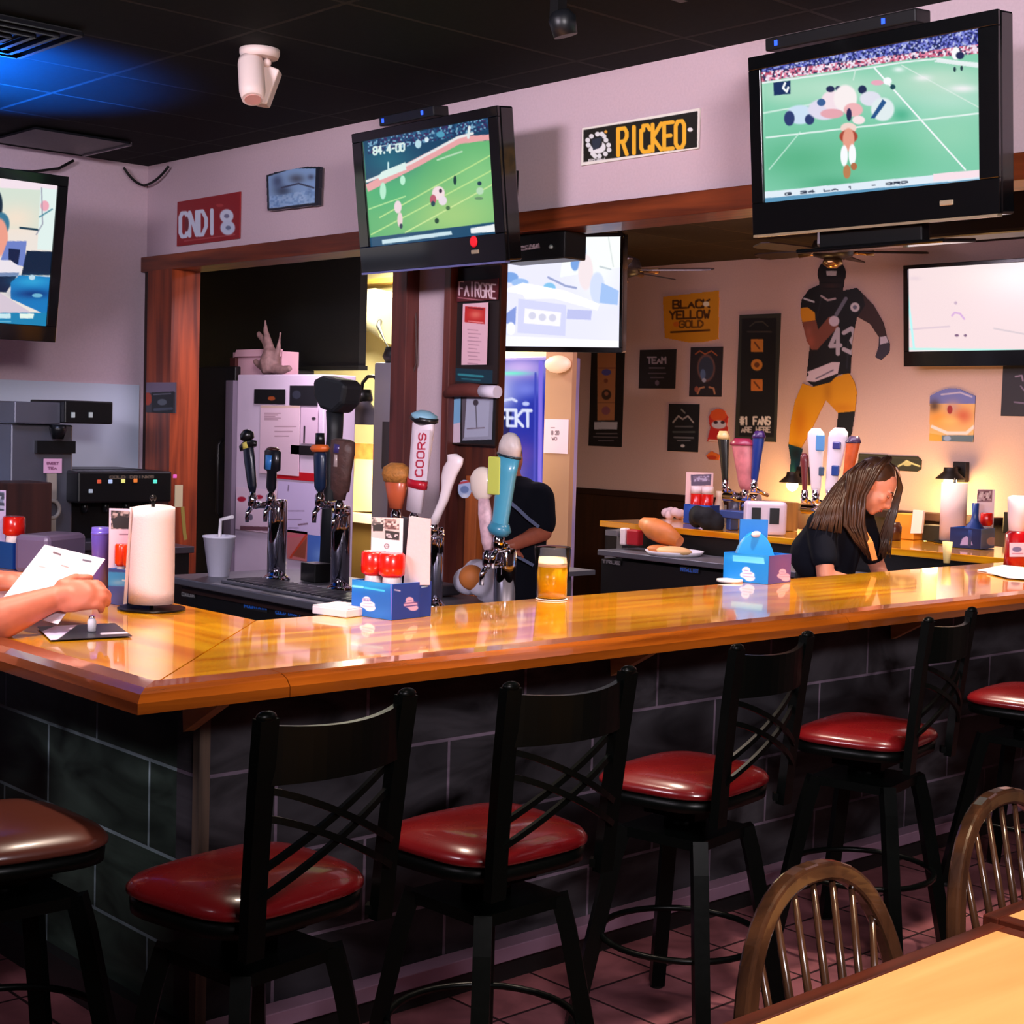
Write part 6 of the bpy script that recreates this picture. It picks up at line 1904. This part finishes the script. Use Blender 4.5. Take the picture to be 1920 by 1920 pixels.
# things right of the woman
p = onfar(1785, 1018)
k = kk(p)
b = B()
rings_ = [[V((p.x, p.y, ZF + 5 * k)) + V((math.cos(a) * 24 * k, math.sin(a) * 24 * k, 108 * k * u)) for a in [2 * PI * j / 32 for j in range(32)]] for u in (0, 1)]
pt2 = thing('paper_towel', 'paper towel roll on the far bar leg right of the woman', 'paper towel', V((p.x, p.y, ZF)))
b.rings(rings_)
obj('roll', b, M('towel_paper'), pt2)
obj('stand', B().lathe([(34 * k, 0), (34 * k, 3 * k)], V((p.x, p.y, ZF)), 28).lathe([(2.5 * k, 0), (2.5 * k, 122 * k)], V((p.x, p.y, ZF)), 10), M('stand_dark'), pt2)
mk = ([('b', 1812, 1000, 20, 5, (20, 60, 130), .6), ('p', [(1800, 1022), (1804, 1010), (1812, 1005), (1820, 1012), (1824, 1022)], (176, 160, 210))], [('e', 1860, 1015, 10, 8, (240, 210, 220)), ('p', [(1838, 990), (1880, 984), (1880, 996), (1838, 1003)], (110, 140, 200))])
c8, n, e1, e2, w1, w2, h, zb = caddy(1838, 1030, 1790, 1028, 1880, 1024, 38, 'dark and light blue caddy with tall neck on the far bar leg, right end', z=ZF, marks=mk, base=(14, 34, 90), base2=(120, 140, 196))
k = kk(n)
bb = n + e1 * w1 * .35 + e2 * w2 * .3
tag(obj('blue_bottle', B().lathe([(20 * k, .01), (20 * k, 36 * k), (8 * k, 52 * k), (6.5 * k, 60 * k), (6.5 * k, 86 * k)], V((bb.x, bb.y, ZF)), 24), M('bottle_blue', (40, 64, 130), .35)), 'blue long necked bottle in the right end caddy', 'bottle')
bb = n + e1 * w1 * .15 + e2 * w2 * .7 + V((0, 0, .008))
bottle(bb, h * 1.7, .035, 'upturned red bottle in the right end caddy beside the menu card', z=ZF)
card_px(1829, 1862, 917, 1000, n + e2 * w2 * .85 + e1 * .02, (246, 220, 226), [('p', [(1829, 919), (1861, 918), (1860, 941), (1830, 941)], (150, 110, 120)), ('n', [(1832, 922), (1858, 921), (1858, 938), (1832, 939)], [(200, 170, 176), (110, 70, 80), (226, 206, 206)], 3.5)], 'pink menu card with a small picture in the right end caddy')
p = onfar(1885, 1000)
tag(obj('black_bin', B().box(V((p.x + .1, p.y - .02, ZF + .07)), (.14, .12, .14)), BLACKP, bevel=.006), 'small black bin behind the red sauce dispenser', 'bin')
p = onfar(1700, 1000)
k = kk(p)
dc = thing('card_stand', 'white folded card standing between two dark boxes right of the woman', 'card', V((8.0, onx(1718, 990, 8.0).y, ZF)))
x = 8.0
obj('card', B().prism([onx(1707, 1000, x), onx(1727, 1000, x), onx(1731, 958, x), onx(1712, 956, x)], (.02, 0, 0)), M('glow_paper', (255, 240, 220), .7), dc)
for (x0, y0, x1, y1, c_, lab) in ((1672, 962, 1711, 1000, (226, 150, 40), 'ochre box on the far bar leg beside the white folded card'), (1728, 984, 1760, 1002, (40, 34, 10), 'dark olive box right of the white folded card')):
    P, Q = onx(x0, y0, 8.05), onx(x1, y1, 8.05)
    tag(obj('small_box', B().box((8.12, (P.y + Q.y) / 2, (P.z + ZF) / 2), (.12, abs(P.y - Q.y), abs(P.z - ZF))), M('box_%d' % c_[0], c_, .6), bevel=.004), lab, 'box')
P, Q = onx(1676, 962, 9.3), onx(1712, 972, 9.3)
tag(obj('wall_ledge', B().box((9.4, onx(1740, 966, 9.4).y, onx(1740, 968, 9.4).z), (.16, 1.1, .05)), M('dark_trim')), 'dark narrow ledge on the tan wall behind the far bar leg', 'ledge')
tag(obj('dark_jar', B().lathe([(.04, 0), (.045, .08), (.03, .11)], V((7.9, onx(1677, 990, 7.9).y, ZF)), 16), M('jar_brown', (70, 34, 20), .3)), 'small dark brown jar beside the ochre box', 'jar')

# ================= ceiling fittings =================
p = onz(487, 92, 3.27)
k = kk(p)
sp = thing('ceiling_spotlight', 'white round-based spotlight with tilted cylinder on the black ceiling', 'spotlight', V((p.x, p.y, 3.268)))
SW = M('spot_white', (226, 206, 200), .45)
Pz = V((p.x, p.y, 3.268))
obj('base', B().lathe([(34 * k, -16 * k), (37 * k, -8 * k), (37 * k, 0)], Pz, 32), SW, sp)
obj('knuckle', B().ell(Pz - V((0, 0, 24 * k)) + rt * 14 * k, 8 * k), SW, sp)
c0_ = at(470, 112, (Pz - CP).dot(fw) - .02)
c1_ = at(474, 186, (Pz - CP).dot(fw) - .10)
body = obj('lamp_body', B().lathe([(22 * k, 0), (24 * k, 10 * k), (24 * k, (c1_ - c0_).length * .8), (20 * k, (c1_ - c0_).length)], c0_, 28, axis=(c1_ - c0_)), SW, sp)
obj('lens', B().lathe([(15 * k, 0), (15 * k, .012)], c1_ - (c1_ - c0_).normalized() * .008, 20, axis=(c1_ - c0_)), M('lens_pink', (206, 150, 140), .2), body)
b = B()
c2_ = at(500, 120, (Pz - CP).dot(fw))
c3_ = at(492, 190, (Pz - CP).dot(fw) - .04)
b.prism([at(492, 118, (Pz - CP).dot(fw)), at(524, 130, (Pz - CP).dot(fw)), at(500, 196, (Pz - CP).dot(fw)), at(474, 192, (Pz - CP).dot(fw))], fw * .09)
obj('side_housing', b, SW, sp, bevel=.008)
p = at(1056, 45, 5.2)
k = kk(p)
tl = thing('track_light', 'black track light hanging from the ceiling, cut by the top edge', 'spotlight', V((p.x, p.y, 3.27)))
obj('stem', B().box(V((p.x, p.y, (3.27 + p.z) / 2)) - rt * 10 * k, (.04, .04, 3.27 - p.z)), M('black_laminate'), tl)
obj('head', B().lathe([(22 * k, -22 * k), (26 * k, 10 * k), (16 * k, 24 * k)], p, 20, axis=(-.25, .1, 1)), M('track_black', (20, 22, 26), .4), tl)
obj('track', B().box(V((p.x, p.y, 3.255)), (1.2, .035, .03)), M('black_laminate'), tl)
for (px, py, lab, w_, nm) in ((153, 60, 'square black air vent with nested fins on the ceiling', .6, 'ceiling_vent'), (245, 266, 'flat dark access panel on the ceiling near the side wall', .58, 'access_panel')):
    c_ = onz(px, py, 3.262)
    t = thing(nm, lab, 'vent' if nm == 'ceiling_vent' else 'panel', V((c_.x - w_ / 2, c_.y + w_ / 2, 3.262)))
    cx_, cy_ = c_.x - w_ / 2, c_.y + w_ / 2
    VB = M('vent_metal', (18, 20, 26), .4, .4)
    if nm == 'ceiling_vent':
        for i in range(4):
            s_ = w_ / 2 - i * .07
            b = B()
            for sx, sy in ((1, 0), (-1, 0), (0, 1), (0, -1)):
                b.box((cx_ + sx * s_, cy_ + sy * s_, 3.252 - .004 * i), (.02 if sx else 2 * s_, .02 if sy else 2 * s_, .016), bev=0)
            obj('frame' if i == 0 else 'fin', b, VB, t)
        obj('backing', B().box((cx_, cy_, 3.264), (w_, w_, .006)), M('matt_black'), t)
    else:
        obj('panel', B().box((cx_, cy_, 3.255), (w_, w_, .012)), VB, t)
        obj('rim', B().box((cx_ + w_ / 2, cy_, 3.25), (.015, w_, .02)), M('rim_metal', (110, 104, 110), .3, .7), t)

# ================= dining tables and chairs in front =================
TT = wood('table_laminate', (206, 150, 92), (232, 180, 120), 'x', .4, .25, grain=9, bump=.02)
TE = wood('table_edge', (56, 22, 14), (92, 38, 24), 'x', .35, .3)


def table(x0, x1, y0, y1, label):
    t = thing('dining_table', label, 'table', ((x0 + x1) / 2, (y0 + y1) / 2, 0), 'dining tables')
    e = .035
    obj('tabletop', B().box(((x0 + x1) / 2, (y0 + y1) / 2, .738), (x1 - x0 - 2 * e, y1 - y0 - 2 * e, .036)), TT, t)
    b = B()
    b.box(((x0 + x1) / 2, y1 - e / 2, .737), (x1 - x0, e, .042)).box(((x0 + x1) / 2, y0 + e / 2, .737), (x1 - x0, e, .042))
    b.box((x0 + e / 2, (y0 + y1) / 2, .737), (e, y1 - y0 - 2 * e, .042)).box((x1 - e / 2, (y0 + y1) / 2, .737), (e, y1 - y0 - 2 * e, .042))
    obj('edge_band', b, TE, t, bevel=.003)
    xm, ym = (x0 + x1) / 2, (y0 + y1) / 2
    obj('pedestal', B().lathe([(.04, .03), (.04, .70)], (xm, ym, 0), 20), BLK, t)
    obj('foot_plate', B().box((xm, ym, .015), (.6, .08, .03)).box((xm, ym, .016), (.08, .55, .03)), BLK, t, bevel=.005)
    obj('top_plate', B().box((xm, ym, .708), (.4, .3, .02)), BLK, t)
    return t


cA = onz(1857, 1728, .758)
table(cA.x - 1.15, cA.x, cA.y - .76, cA.y, 'light wood dining table with dark edge at the lower right')
table(cA.x + .03, cA.x + 1.1, cA.y - .70, cA.y + .035, 'second light wood dining table, only a corner at the right edge')
CW = wood('chair_walnut', (36, 22, 17), (72, 45, 29), 'z', .22, .6, grain=20)


def windsor(label, loc):
    t = thing('dining_chair', label, 'chair', loc, 'bow back dining chairs')
    b = B()
    b.rings([superell(.215, .21, z, .6, 32, .92, i_) for i_, z in ((.02, .425), (.0, .435), (.0, .452), (.02, .462), (.10, .452), (.17, .448))])
    for v in b.bm.verts:
        v.co.y -= .19
    obj('seat', b, CW, t, world=False)
    pts = []
    n = 28
    for i in range(n + 1):
        a = PI * i / n
        c, s = math.cos(a), math.sin(a)
        x = -.25 * math.copysign(abs(c) ** .86, c)
        z = .455 + .435 * (abs(s) ** .78)
        pts.append((x, -.02 + .075 * (z - .455) / .435, z))
    b = B()
    b.tube(pts, 0, flat=(.036, .034, (0, 1, 0)))
    obj('bow', b, CW, t, world=False, bevel=.007)
    for i in range(7):
        u = (i - 3) / 3.6
        xt = u * .215
        # height of the bow above this spindle
        zt_ = max(z for (x, y, z) in pts if abs(x - xt) < .03)
        b = B()
        xb = u * .155
        b.tube([(xb, -.035, .45), ((xb + xt) / 2, .0, (.45 + zt_) / 2 - .05), (xt, -.02 + .075 * (zt_ - .455) / .435, zt_ - .008)], [.0075, .0095, .006], 8)
        obj('spindle', b, CW, t, world=False)
    for sx in (-1, 1):
        for sy in (0, 1):
            b = B()
            y0, y1 = (-.06, -.01) if sy else (-.33, -.38)
            b.tube([(sx * .14, y0, .44), (sx * .152, y0 + (y1 - y0) * .3, .33), (sx * .165, y0 + (y1 - y0) * .6, .18), (sx * .19, y1, 0)], [.013, .02, .017, .012], 10)
            obj('leg', b, CW, t, world=False)
    b = B().tube([(-.165, -.03, .18), (-.165, -.36, .18)], .01, 8)
    obj('stretcher', b, CW, t, world=False)
    obj('stretcher', B().tube([(.165, -.03, .18), (.165, -.36, .18)], .01, 8), CW, t, world=False)
    obj('stretcher', B().tube([(-.165, -.2, .18), (.165, -.2, .18)], .01, 8), CW, t, world=False)
    return t


w1_ = windsor('bow back wooden chair tucked under the nearer dining table', V((2.35, cA.y + .10, 0)))
dup(w1_, V((3.20, cA.y + .20, 0)), 'bow back wooden chair at the right edge by the second table', 0)


# ================= people =================
SKIN = M('skin', (206, 132, 108), .5, coat=.05, var=.06, bscale=20)
SKINR = M('skin_warm', (190, 104, 80), .5, var=.10, bscale=24)


def head(b, c, f, u, s=1.0):
    """skull, jaw, nose, brow, lips, ears around centre c; f = where the face looks, u = up of the head"""
    f = V(f).normalized()
    u = V(u)
    u = (u - f * u.dot(f)).normalized()
    r = f.cross(u)
    R = Matrix((r, f, u)).transposed()
    b.ell(c + u * .025 * s - f * .01 * s, (.073 * s, .092 * s, .088 * s), R)
    b.ell(c - u * .03 * s + f * .025 * s, (.058 * s, .066 * s, .075 * s), R)
    b.ell(c - u * .088 * s + f * .062 * s, (.026 * s, .022 * s, .020 * s), R)
    b.cap(c + u * .012 * s + f * .086 * s, c - u * .028 * s + f * .106 * s, .009 * s, .014 * s, 8)
    for q in (-1, 1):
        b.ell(c - u * .032 * s + f * .096 * s + r * q * .012 * s, .009 * s)
        b.ell(c + u * .022 * s + f * .080 * s + r * q * .032 * s, (.022 * s, .010 * s, .007 * s), R)
        b.ell(c - u * .02 * s + f * .066 * s + r * q * .036 * s, (.022 * s, .022 * s, .022 * s), R)
        b.ell(c - u * .01 * s - f * .008 * s + r * q * .076 * s, (.010 * s, .020 * s, .032 * s), R)
    b.ell(c - u * .056 * s + f * .088 * s, (.023 * s, .010 * s, .006 * s), R)
    b.ell(c - u * .067 * s + f * .085 * s, (.019 * s, .010 * s, .006 * s), R)
    return R


def face_bits(parent, c, f, u, s=1.0, brow=(60, 36, 26)):
    f = V(f).normalized()
    u = V(u)
    u = (u - f * u.dot(f)).normalized()
    r = f.cross(u)
    R = Matrix((r, f, u)).transposed()
    for q in (-1, 1):
        b = B()
        b.ell(c + u * .002 * s + f * .083 * s + r * q * .032 * s, (.012 * s, .005 * s, .0045 * s), R)
        e = obj('eye', b, M('eye_white', (150, 108, 94), .6), parent)
        obj('pupil', B().ell(c + u * .002 * s + f * .0875 * s + r * q * .032 * s, (.0048 * s, .0018 * s, .0042 * s), R), M('pupil_dark', (30, 20, 16), .2), e)
        obj('eyebrow', B().tube([c + u * .022 * s + f * .088 * s + r * q * .016 * s, c + u * .030 * s + f * .088 * s + r * q * .034 * s, c + u * .024 * s + f * .080 * s + r * q * .050 * s], [.003 * s, .0035 * s, .002 * s], 6), M('brow_%d' % brow[0], brow, .7), parent)
    obj('lips', B().ell(c - u * .061 * s + f * .093 * s, (.020 * s, .006 * s, .007 * s), R), M('lips', (176, 84, 80), .45), parent)


def hand(b, w, d, n, spread=1.0, curl=1.0, s=1.0, thumb=1):
    """palm and five bent fingers: w wrist, d pointing direction, n the side the fingers curl to"""
    d = V(d).normalized()
    n = V(n)
    n = (n - d * n.dot(d)).normalized()
    sd = d.cross(n) * thumb
    R = Matrix((sd, d, n)).transposed()
    pc = w + d * .048 * s
    b.ell(pc, (.042 * s, .052 * s, .017 * s), R)
    b.cap(w, w + d * .04 * s, .026 * s, .024 * s)
    for i, (o, L) in enumerate(((-.030, .072), (-.010, .082), (.010, .077), (.030, .060))):
        k = w + d * (.088 - abs(o) * .35) * s + sd * o * s
        L *= s
        a1, a2, a3 = .5 * curl, 1.25 * curl, 1.9 * curl
        p1 = k + (d * math.cos(a1) + n * math.sin(a1)) * L * .42 - sd * o * .1
        p2 = p1 + (d * math.cos(a2) + n * math.sin(a2)) * L * .32
        p3 = p2 + (d * math.cos(a3) + n * math.sin(a3)) * L * .24
        b.cap(k - d * .02 * s, p1, .0105 * s, .0098 * s, 8)
        b.cap(p1, p2, .0098 * s, .0088 * s, 8)
        b.cap(p2, p3, .0088 * s, .0076 * s, 8)
    t0 = w + d * .025 * s - sd * .030 * s
    t1 = t0 + (d * .6 - sd * .55 + n * .5).normalized() * .042 * s
    t2 = t1 + (d * .9 - sd * .1 + n * .4).normalized() * .034 * s
    b.cap(t0, t1, .016 * s, .012 * s, 8)
    b.cap(t1, t2, .012 * s, .0095 * s, 8)


# ---- woman bending behind the bar ----
ZW = 7.42


def wp(px, py, dz=0):
    return at(px, py, ZW + dz)


hc_ = wp(1640, 914, -.02)
hf = rt * .72 - up * .62 - fw * .42
hu = rt * .35 + up * .86 + fw * .1
pel = wp(1530, 1225, .12)
wm = thing('person', 'woman with long brown hair in a dark T-shirt bending over behind the bar', 'person', V((pel.x, pel.y, 0)))
b = B()
b.cap(wp(1596, 950, .03), wp(1618, 925, .02), .050, .048)
head(b, hc_, hf, hu, 1.06)
b.cap(pel, wp(1545, 1080, .05), .155, .125)
b.cap(wp(1545, 1080, .05), wp(1570, 995, .05), .125, .13)
shn, shf = wp(1540, 985, -.13), wp(1612, 975, .18)
b.cap(shn, shf, .062, .062)
eln, wrn = wp(1548, 1082, -.20), wp(1626, 1098, -.12)
b.cap(shn, eln, .052, .042)
b.cap(eln, wrn, .042, .028)
hand(b, wrn, rt * .8 - up * .3 - fw * .1, -up, curl=.5, s=.92)
elf, wrf = wp(1650, 1075, .22), wp(1668, 1100, .02)
b.cap(shf, elf, .050, .040)
b.cap(elf, wrf, .040, .027)
hand(b, wrf, rt * .1 - up * .9 - fw * .2, -rt, curl=.7, s=.92)
hipn, hipf = pel - fw * .08 - up * .04, pel + fw * .08 - up * .04
for q, hp in ((-1, hipn), (1, hipf)):
    kn = V((hp.x + .05, hp.y + .02 * q, .50))
    an_ = V((hp.x - .02, hp.y + .02 * q, .08))
    b.cap(hp, kn, .095, .062)
    b.cap(kn, an_, .062, .042)
    b.cap(an_, an_ + V((.13, -.06, -.04)), .042, .036)
remesh('body', b, SKIN, .0085, wm, 2)
b = B()
b.cap(pel + up * .0, wp(1545, 1080, .05), .17, .142)
b.cap(wp(1545, 1080, .05), wp(1570, 995, .05), .142, .146)
b.cap(shn - up * .002, shf, .074, .074)
b.cap(wp(1570, 995, .05), wp(1588, 965, .04), .12, .07)
b.cap(wp(1530, 1040, -.02), wp(1572, 958, -.03), .13, .085)
b.cap(shn, wp(1580, 950, -.02), .072, .07)
for s_, e_ in ((shn, eln), (shf, elf)):
    b.cap(s_, s_ + (e_ - s_) * .62, .074, .062)
remesh('t_shirt', b, M('shirt_navy', (15, 17, 28), .9, bump=.25, bscale=14, spec=.2), .011, wm, 3)
b = B()
for q, hp in ((-1, hipn), (1, hipf)):
    kn = V((hp.x + .05, hp.y + .02 * q, .50))
    b.cap(hp, kn, .108, .074)
    b.cap(kn, V((hp.x - .02, hp.y + .02 * q, .12)), .074, .056)
remesh('trousers', b, M('trousers_black', (18, 18, 22), .85), .014, wm, 2)
face_bits(wm, hc_, hf, hu, 1.06)
# hair
random.seed(11)
b = B()
f_, u_ = V(hf).normalized(), V(hu)
u_ = (u_ - f_ * u_.dot(f_)).normalized()
r_ = f_.cross(u_)


def lock(pts, r0, r1):
    n = len(pts)
    b.tube(pts, [r0 + (r1 - r0) * abs(i / (n - 1)) ** 1.5 for i in range(n)], 7)


R_ = Matrix((r_, f_, u_)).transposed()
b.ell(hc_ + u_ * .046 - f_ * .036, (.090, .100, .092), R_)
HAIR = M('hair_brown', (56, 33, 20), .42, coat=.1, var=.5, bscale=18)
for i in range(46):  # near side curtain, falls in front of the shoulder
    v = i / 45
    a = hc_ + u_ * (.125 - .05 * v) - f_ * (-.045 + .11 * v) + r_ * .0
    s0x, s0y = 1600 + 62 * (1 - v) + random.uniform(-2, 2), 868 + 16 * v + random.uniform(-3, 3)
    dz = -.115 - .02 * random.random()
    lock([wp(s0x + 8, s0y - 10, -.03), wp(s0x - 10, s0y + 8, -.09), wp(1622 - 38 * v + random.uniform(-3, 3), 930 + 8 * v, dz), wp(1618 - 36 * v + random.uniform(-5, 5), 985, dz - .02), wp(1628 - 24 * v + random.uniform(-6, 6), 1030 - 18 * v, dz - .01), wp(1640 - 14 * v + random.uniform(-7, 7), 1052 - 30 * v * random.random(), dz)], .010, .0035)
for i in range(30):  # back of the head to the near shoulder
    v = i / 29
    lock([wp(1640 - 20 * v, 862 + 5 * v, -.02), wp(1612 - 22 * v, 872 + 14 * v, -.04 - .03 * v), wp(1592 - 30 * v + random.uniform(-3, 3), 905 + 12 * v, -.08), wp(1580 - 46 * v + random.uniform(-3, 3), 945 + 8 * v, -.17), wp(1574 - 56 * v + random.uniform(-4, 4), 1000 - 10 * v, -.215)], .011, .003)
for i in range(34):  # far side, falls past the face
    v = i / 33
    lock([wp(1650 + 14 * v, 860 + 5 * v, .03), wp(1680 + 4 * v, 876 + 8 * v, .10), wp(1690 - 5 * v + random.uniform(-2, 2), 915, .15), wp(1680 - 12 * v + random.uniform(-3, 3), 962, .15), wp(1670 - 16 * v + random.uniform(-5, 5), 1005, .12), wp(1664 - 12 * v + random.uniform(-7, 7), 1048 - 16 * random.random(), .08)], .008, .003)
obj('hair', b, HAIR, wm)
# glasses pushed up on the hair
b = B()
for q in (-1, 1):
    c_ = hc_ + u_ * .128 + f_ * .035 + r_ * q * .034
    b.tube([c_ + (r_ * math.cos(a) * .028 + (u_ * -.3 + f_ * .8) * math.sin(a) * .02) for a in [2 * PI * j / 16 for j in range(16)]], .0035, 6, closed=True)
obj('glasses', b, M('glasses_pale', (214, 190, 180), .2, .3), wm)
b = B()
b.tube([wp(1616, 990, -.05), wp(1632, 1018, -.16), wp(1640, 1050, -.16)], 0, flat=(.026, .006, (-.5, -.5, 0)))
obj('shirt_print', b, M('print_orange', (220, 130, 60), .7), wm)

# ---- man behind the bar, seen from behind ----
ZM = 8.15


def mp2(px, py, dz=0):
    return at(px, py, ZM + dz)


pel = mp2(968, 1118, 0)
mn = thing('person', 'man in dark T-shirt and cap with a pale strap behind the beer taps', 'person', V((pel.x, pel.y, 0)))
b = B()
hcm = mp2(952, 872, .03)
hfm = -rt * .65 + fw * .5 - up * .55
head(b, hcm, hfm, up + fw * .2 - rt * .2, 1.02)
b.cap(mp2(966, 925), mp2(958, 895, .02), .062, .058)
b.cap(pel, mp2(968, 1020), .15, .15)
b.cap(mp2(968, 1020), mp2(966, 955), .15, .17)
s1, s2 = mp2(1008, 936, -.05), mp2(915, 936, .08)
b.cap(s1, s2, .08, .08)
e1_, w1__ = mp2(1018, 998, -.10), mp2(962, 1022, -.28)
b.cap(s1, e1_, .062, .05)
b.cap(e1_, w1__, .05, .032)
hand(b, w1__, -rt, -up, curl=.6)
e2_, w2_ = mp2(900, 1005, .05), mp2(930, 1030, -.2)
b.cap(s2, e2_, .06, .05)
b.cap(e2_, w2_, .05, .032)
hand(b, w2_, rt, -up, curl=.6, thumb=-1)
for q in (-1, 1):
    hp = pel + rt * .09 * q - up * .05
    kn = V((hp.x, hp.y, .48))
    an_ = V((hp.x - .02, hp.y, .08))
    b.cap(hp, kn, .10, .068)
    b.cap(kn, an_, .068, .048)
    b.cap(an_, an_ - fw * -.12 - up * .03, .046, .038)
remesh('body', b, SKINR, .011, mn, 2)
b = B()
b.cap(pel, mp2(968, 1020), .165, .166)
b.cap(mp2(968, 1020), mp2(966, 955), .166, .184)
b.cap(s1, s2, .094, .094)
b.cap(s1, s1 + (e1_ - s1) * .72, .094, .08)
b.cap(s2, s2 + (e2_ - s2) * .72, .09, .076)
remesh('t_shirt', b, M('shirt_navy'), .013, mn, 3)
b = B()
for q in (-1, 1):
    hp = pel + rt * .09 * q - up * .05
    b.cap(hp, V((hp.x, hp.y, .48)), .115, .08)
    b.cap(V((hp.x, hp.y, .48)), V((hp.x - .02, hp.y, .12)), .08, .062)
remesh('trousers', b, M('trousers_black'), .015, mn, 2)
b = B()
fm = V(hfm).normalized()
um = V((0, 0, 1))
um = (um - fm * um.dot(fm)).normalized()
rm = fm.cross(um)
Rm_ = Matrix((rm, fm, um)).transposed()
b.ell(hcm + um * .048 - fm * .012, (.086, .102, .075), Rm_)
b.ell(hcm + um * .045 + fm * .11, (.062, .06, .008), Rm_)
remesh('cap', b, M('cap_black', (20, 24, 30), .8), .008, mn, 2)
b = B().tube([mp2(950, 936, -.20), mp2(972, 955, -.21), mp2(990, 972, -.20), mp2(1010, 988, -.17)], 0, flat=(.018, .004, (-fw.x, -fw.y, 0)))
obj('strap', b, M('strap_blue', (110, 120, 160), .8), mn)
b = B().tube([mp2(952, 1034, -.20), mp2(975, 1046, -.21), mp2(1000, 1060, -.17)], 0, flat=(.016, .004, (-fw.x, -fw.y, 0)))
obj('strap', b, M('strap_blue'), mn)

# ---- man seated at the short side of the bar, mostly outside the frame ----
sx, sy = 1.33, 4.42
dup(sl, V((sx, sy, 0)), 'bar stool under the seated man at the left edge', -PI / 2)
mm_ = thing('person', 'seated man at the left edge, only forearms and hands holding a paper menu', 'person', V((sx, sy, 0)))
b = B()
pel = V((sx, sy, .90))
b.cap(pel, V((sx + .06, sy, 1.15)), .15, .15)
b.cap(V((sx + .06, sy, 1.15)), V((sx + .12, sy, 1.34)), .15, .16)
b.cap(V((sx + .14, sy, 1.42)), V((sx + .18, sy, 1.53)), .06, .055)
head(b, V((sx + .22, sy, 1.63)), (.85, -.1, -.45), (.3, 0, 1), 1.04)
sr, sl_ = V((sx + .12, sy - .19, 1.38)), V((sx + .12, sy + .19, 1.38))
b.cap(sr, sl_, .07, .07)
er = at(-75, 1190, 4.22)
wr = at(96, 1124, 4.40)
el = at(-130, 1120, 4.95)
wl = at(-30, 1092, 4.78)
b.cap(sr, er, .062, .052)
b.cap(er, er + (wr - er) * .45, .062, .060, 16)
b.cap(er + (wr - er) * .45, wr, .060, .038, 16)
b.cap(sl_, el, .06, .05)
b.cap(el, wl, .048, .031)
hand(b, wr, (rt * .85 + up * .16 + fw * .12), fw * .75 - up * .45, curl=1.05, s=1.28, thumb=-1)
hand(b, wl, (rt * .9 + up * .1 - fw * .1), fw * .5 - up * .8, curl=.5, s=1.15, thumb=-1)
for q in (-1, 1):
    kn = V((sx + .40, sy + q * .14 - .04, .86 - .03))
    an_ = V((sx + .30, sy + q * .12, .30))
    b.cap(V((sx, sy + q * .09, .87)), kn, .09, .065)
    b.cap(kn, an_, .065, .045)
    b.cap(an_, an_ + V((.15, 0, -.02)), .045, .036)
remesh('body', b, SKINR, .0072, mm_, 2)
b = B()
b.cap(pel, V((sx + .06, sy, 1.15)), .17, .17)
b.cap(V((sx + .06, sy, 1.15)), V((sx + .12, sy, 1.34)), .17, .18)
b.cap(sr, sl_, .09, .09)
b.cap(sr, sr + (er - sr) * .6, .088, .074)
b.cap(sl_, sl_ + (el - sl_) * .6, .088, .074)
remesh('t_shirt', b, M('shirt_dark_teal', (24, 40, 52), .85, bump=.15, bscale=14), .013, mm_, 3)
b = B()
for q in (-1, 1):
    kn = V((sx + .40, sy + q * .14 - .04, .83))
    b.cap(V((sx, sy + q * .09, .87)), kn, .105, .082)
    b.cap(kn, V((sx + .30, sy + q * .12, .33)), .082, .062)
remesh('trousers', b, M('jeans_dark', (24, 40, 60), .85, bump=.2, bscale=20), .012, mm_, 2)
b = B()
for q in (-1, 1):
    a_ = V((sx + .30, sy + q * .12, .285))
    b.cap(a_ + V((-.03, 0, 0)), a_ + V((.17, 0, -.01)), .05, .042)
remesh('shoes', b, M('shoe_black', (16, 16, 18), .5), .012, mm_, 2)
b = B()
b.ell(V((sx + .20, sy, 1.665)), (.095, .085, .085))
remesh('hair', b, M('hair_dark', (40, 28, 22), .6), .010, mm_, 1)
face_bits(mm_, V((sx + .22, sy, 1.63)), (.85, -.1, -.45), (.3, 0, 1), 1.04)
# the sheet of paper in his hands
TLc, TRc, BLc = at(84, 1021, 4.76), at(197, 1048, 4.62), at(-8, 1138, 4.50)
ops = [('l', [(101, 1036), (113, 1040)], 4, (90, 70, 80)), ('l', [(156, 1050), (170, 1053)], 4, (70, 60, 80)), ('l', [(80, 1052), (106, 1058)], 1.4, (200, 170, 180)), ('l', [(74, 1062), (84, 1064)], 3, (206, 150, 150)), ('l', [(116, 1060), (128, 1064)], 3, (150, 120, 120)), ('l', [(116, 1056), (140, 1054)], 1.4, (206, 180, 190)), ('l', [(94, 1101), (104, 1103)], 3, (120, 110, 130)), ('l', [(60, 1095), (90, 1098)], 1.3, (200, 180, 196)), ('l', [(70, 1072), (88, 1075)], 1.3, (206, 180, 190)), ('l', [(110, 1070), (130, 1074)], 1.3, (206, 180, 190))]
pm = printed('paper_menu', TLc, TRc, BLc, (218, 204, 216), ops, paint_mat('print_55'), None, 1.2, .0015)
tag(pm, 'white printed sheet held in the hands at the left edge', 'paper')
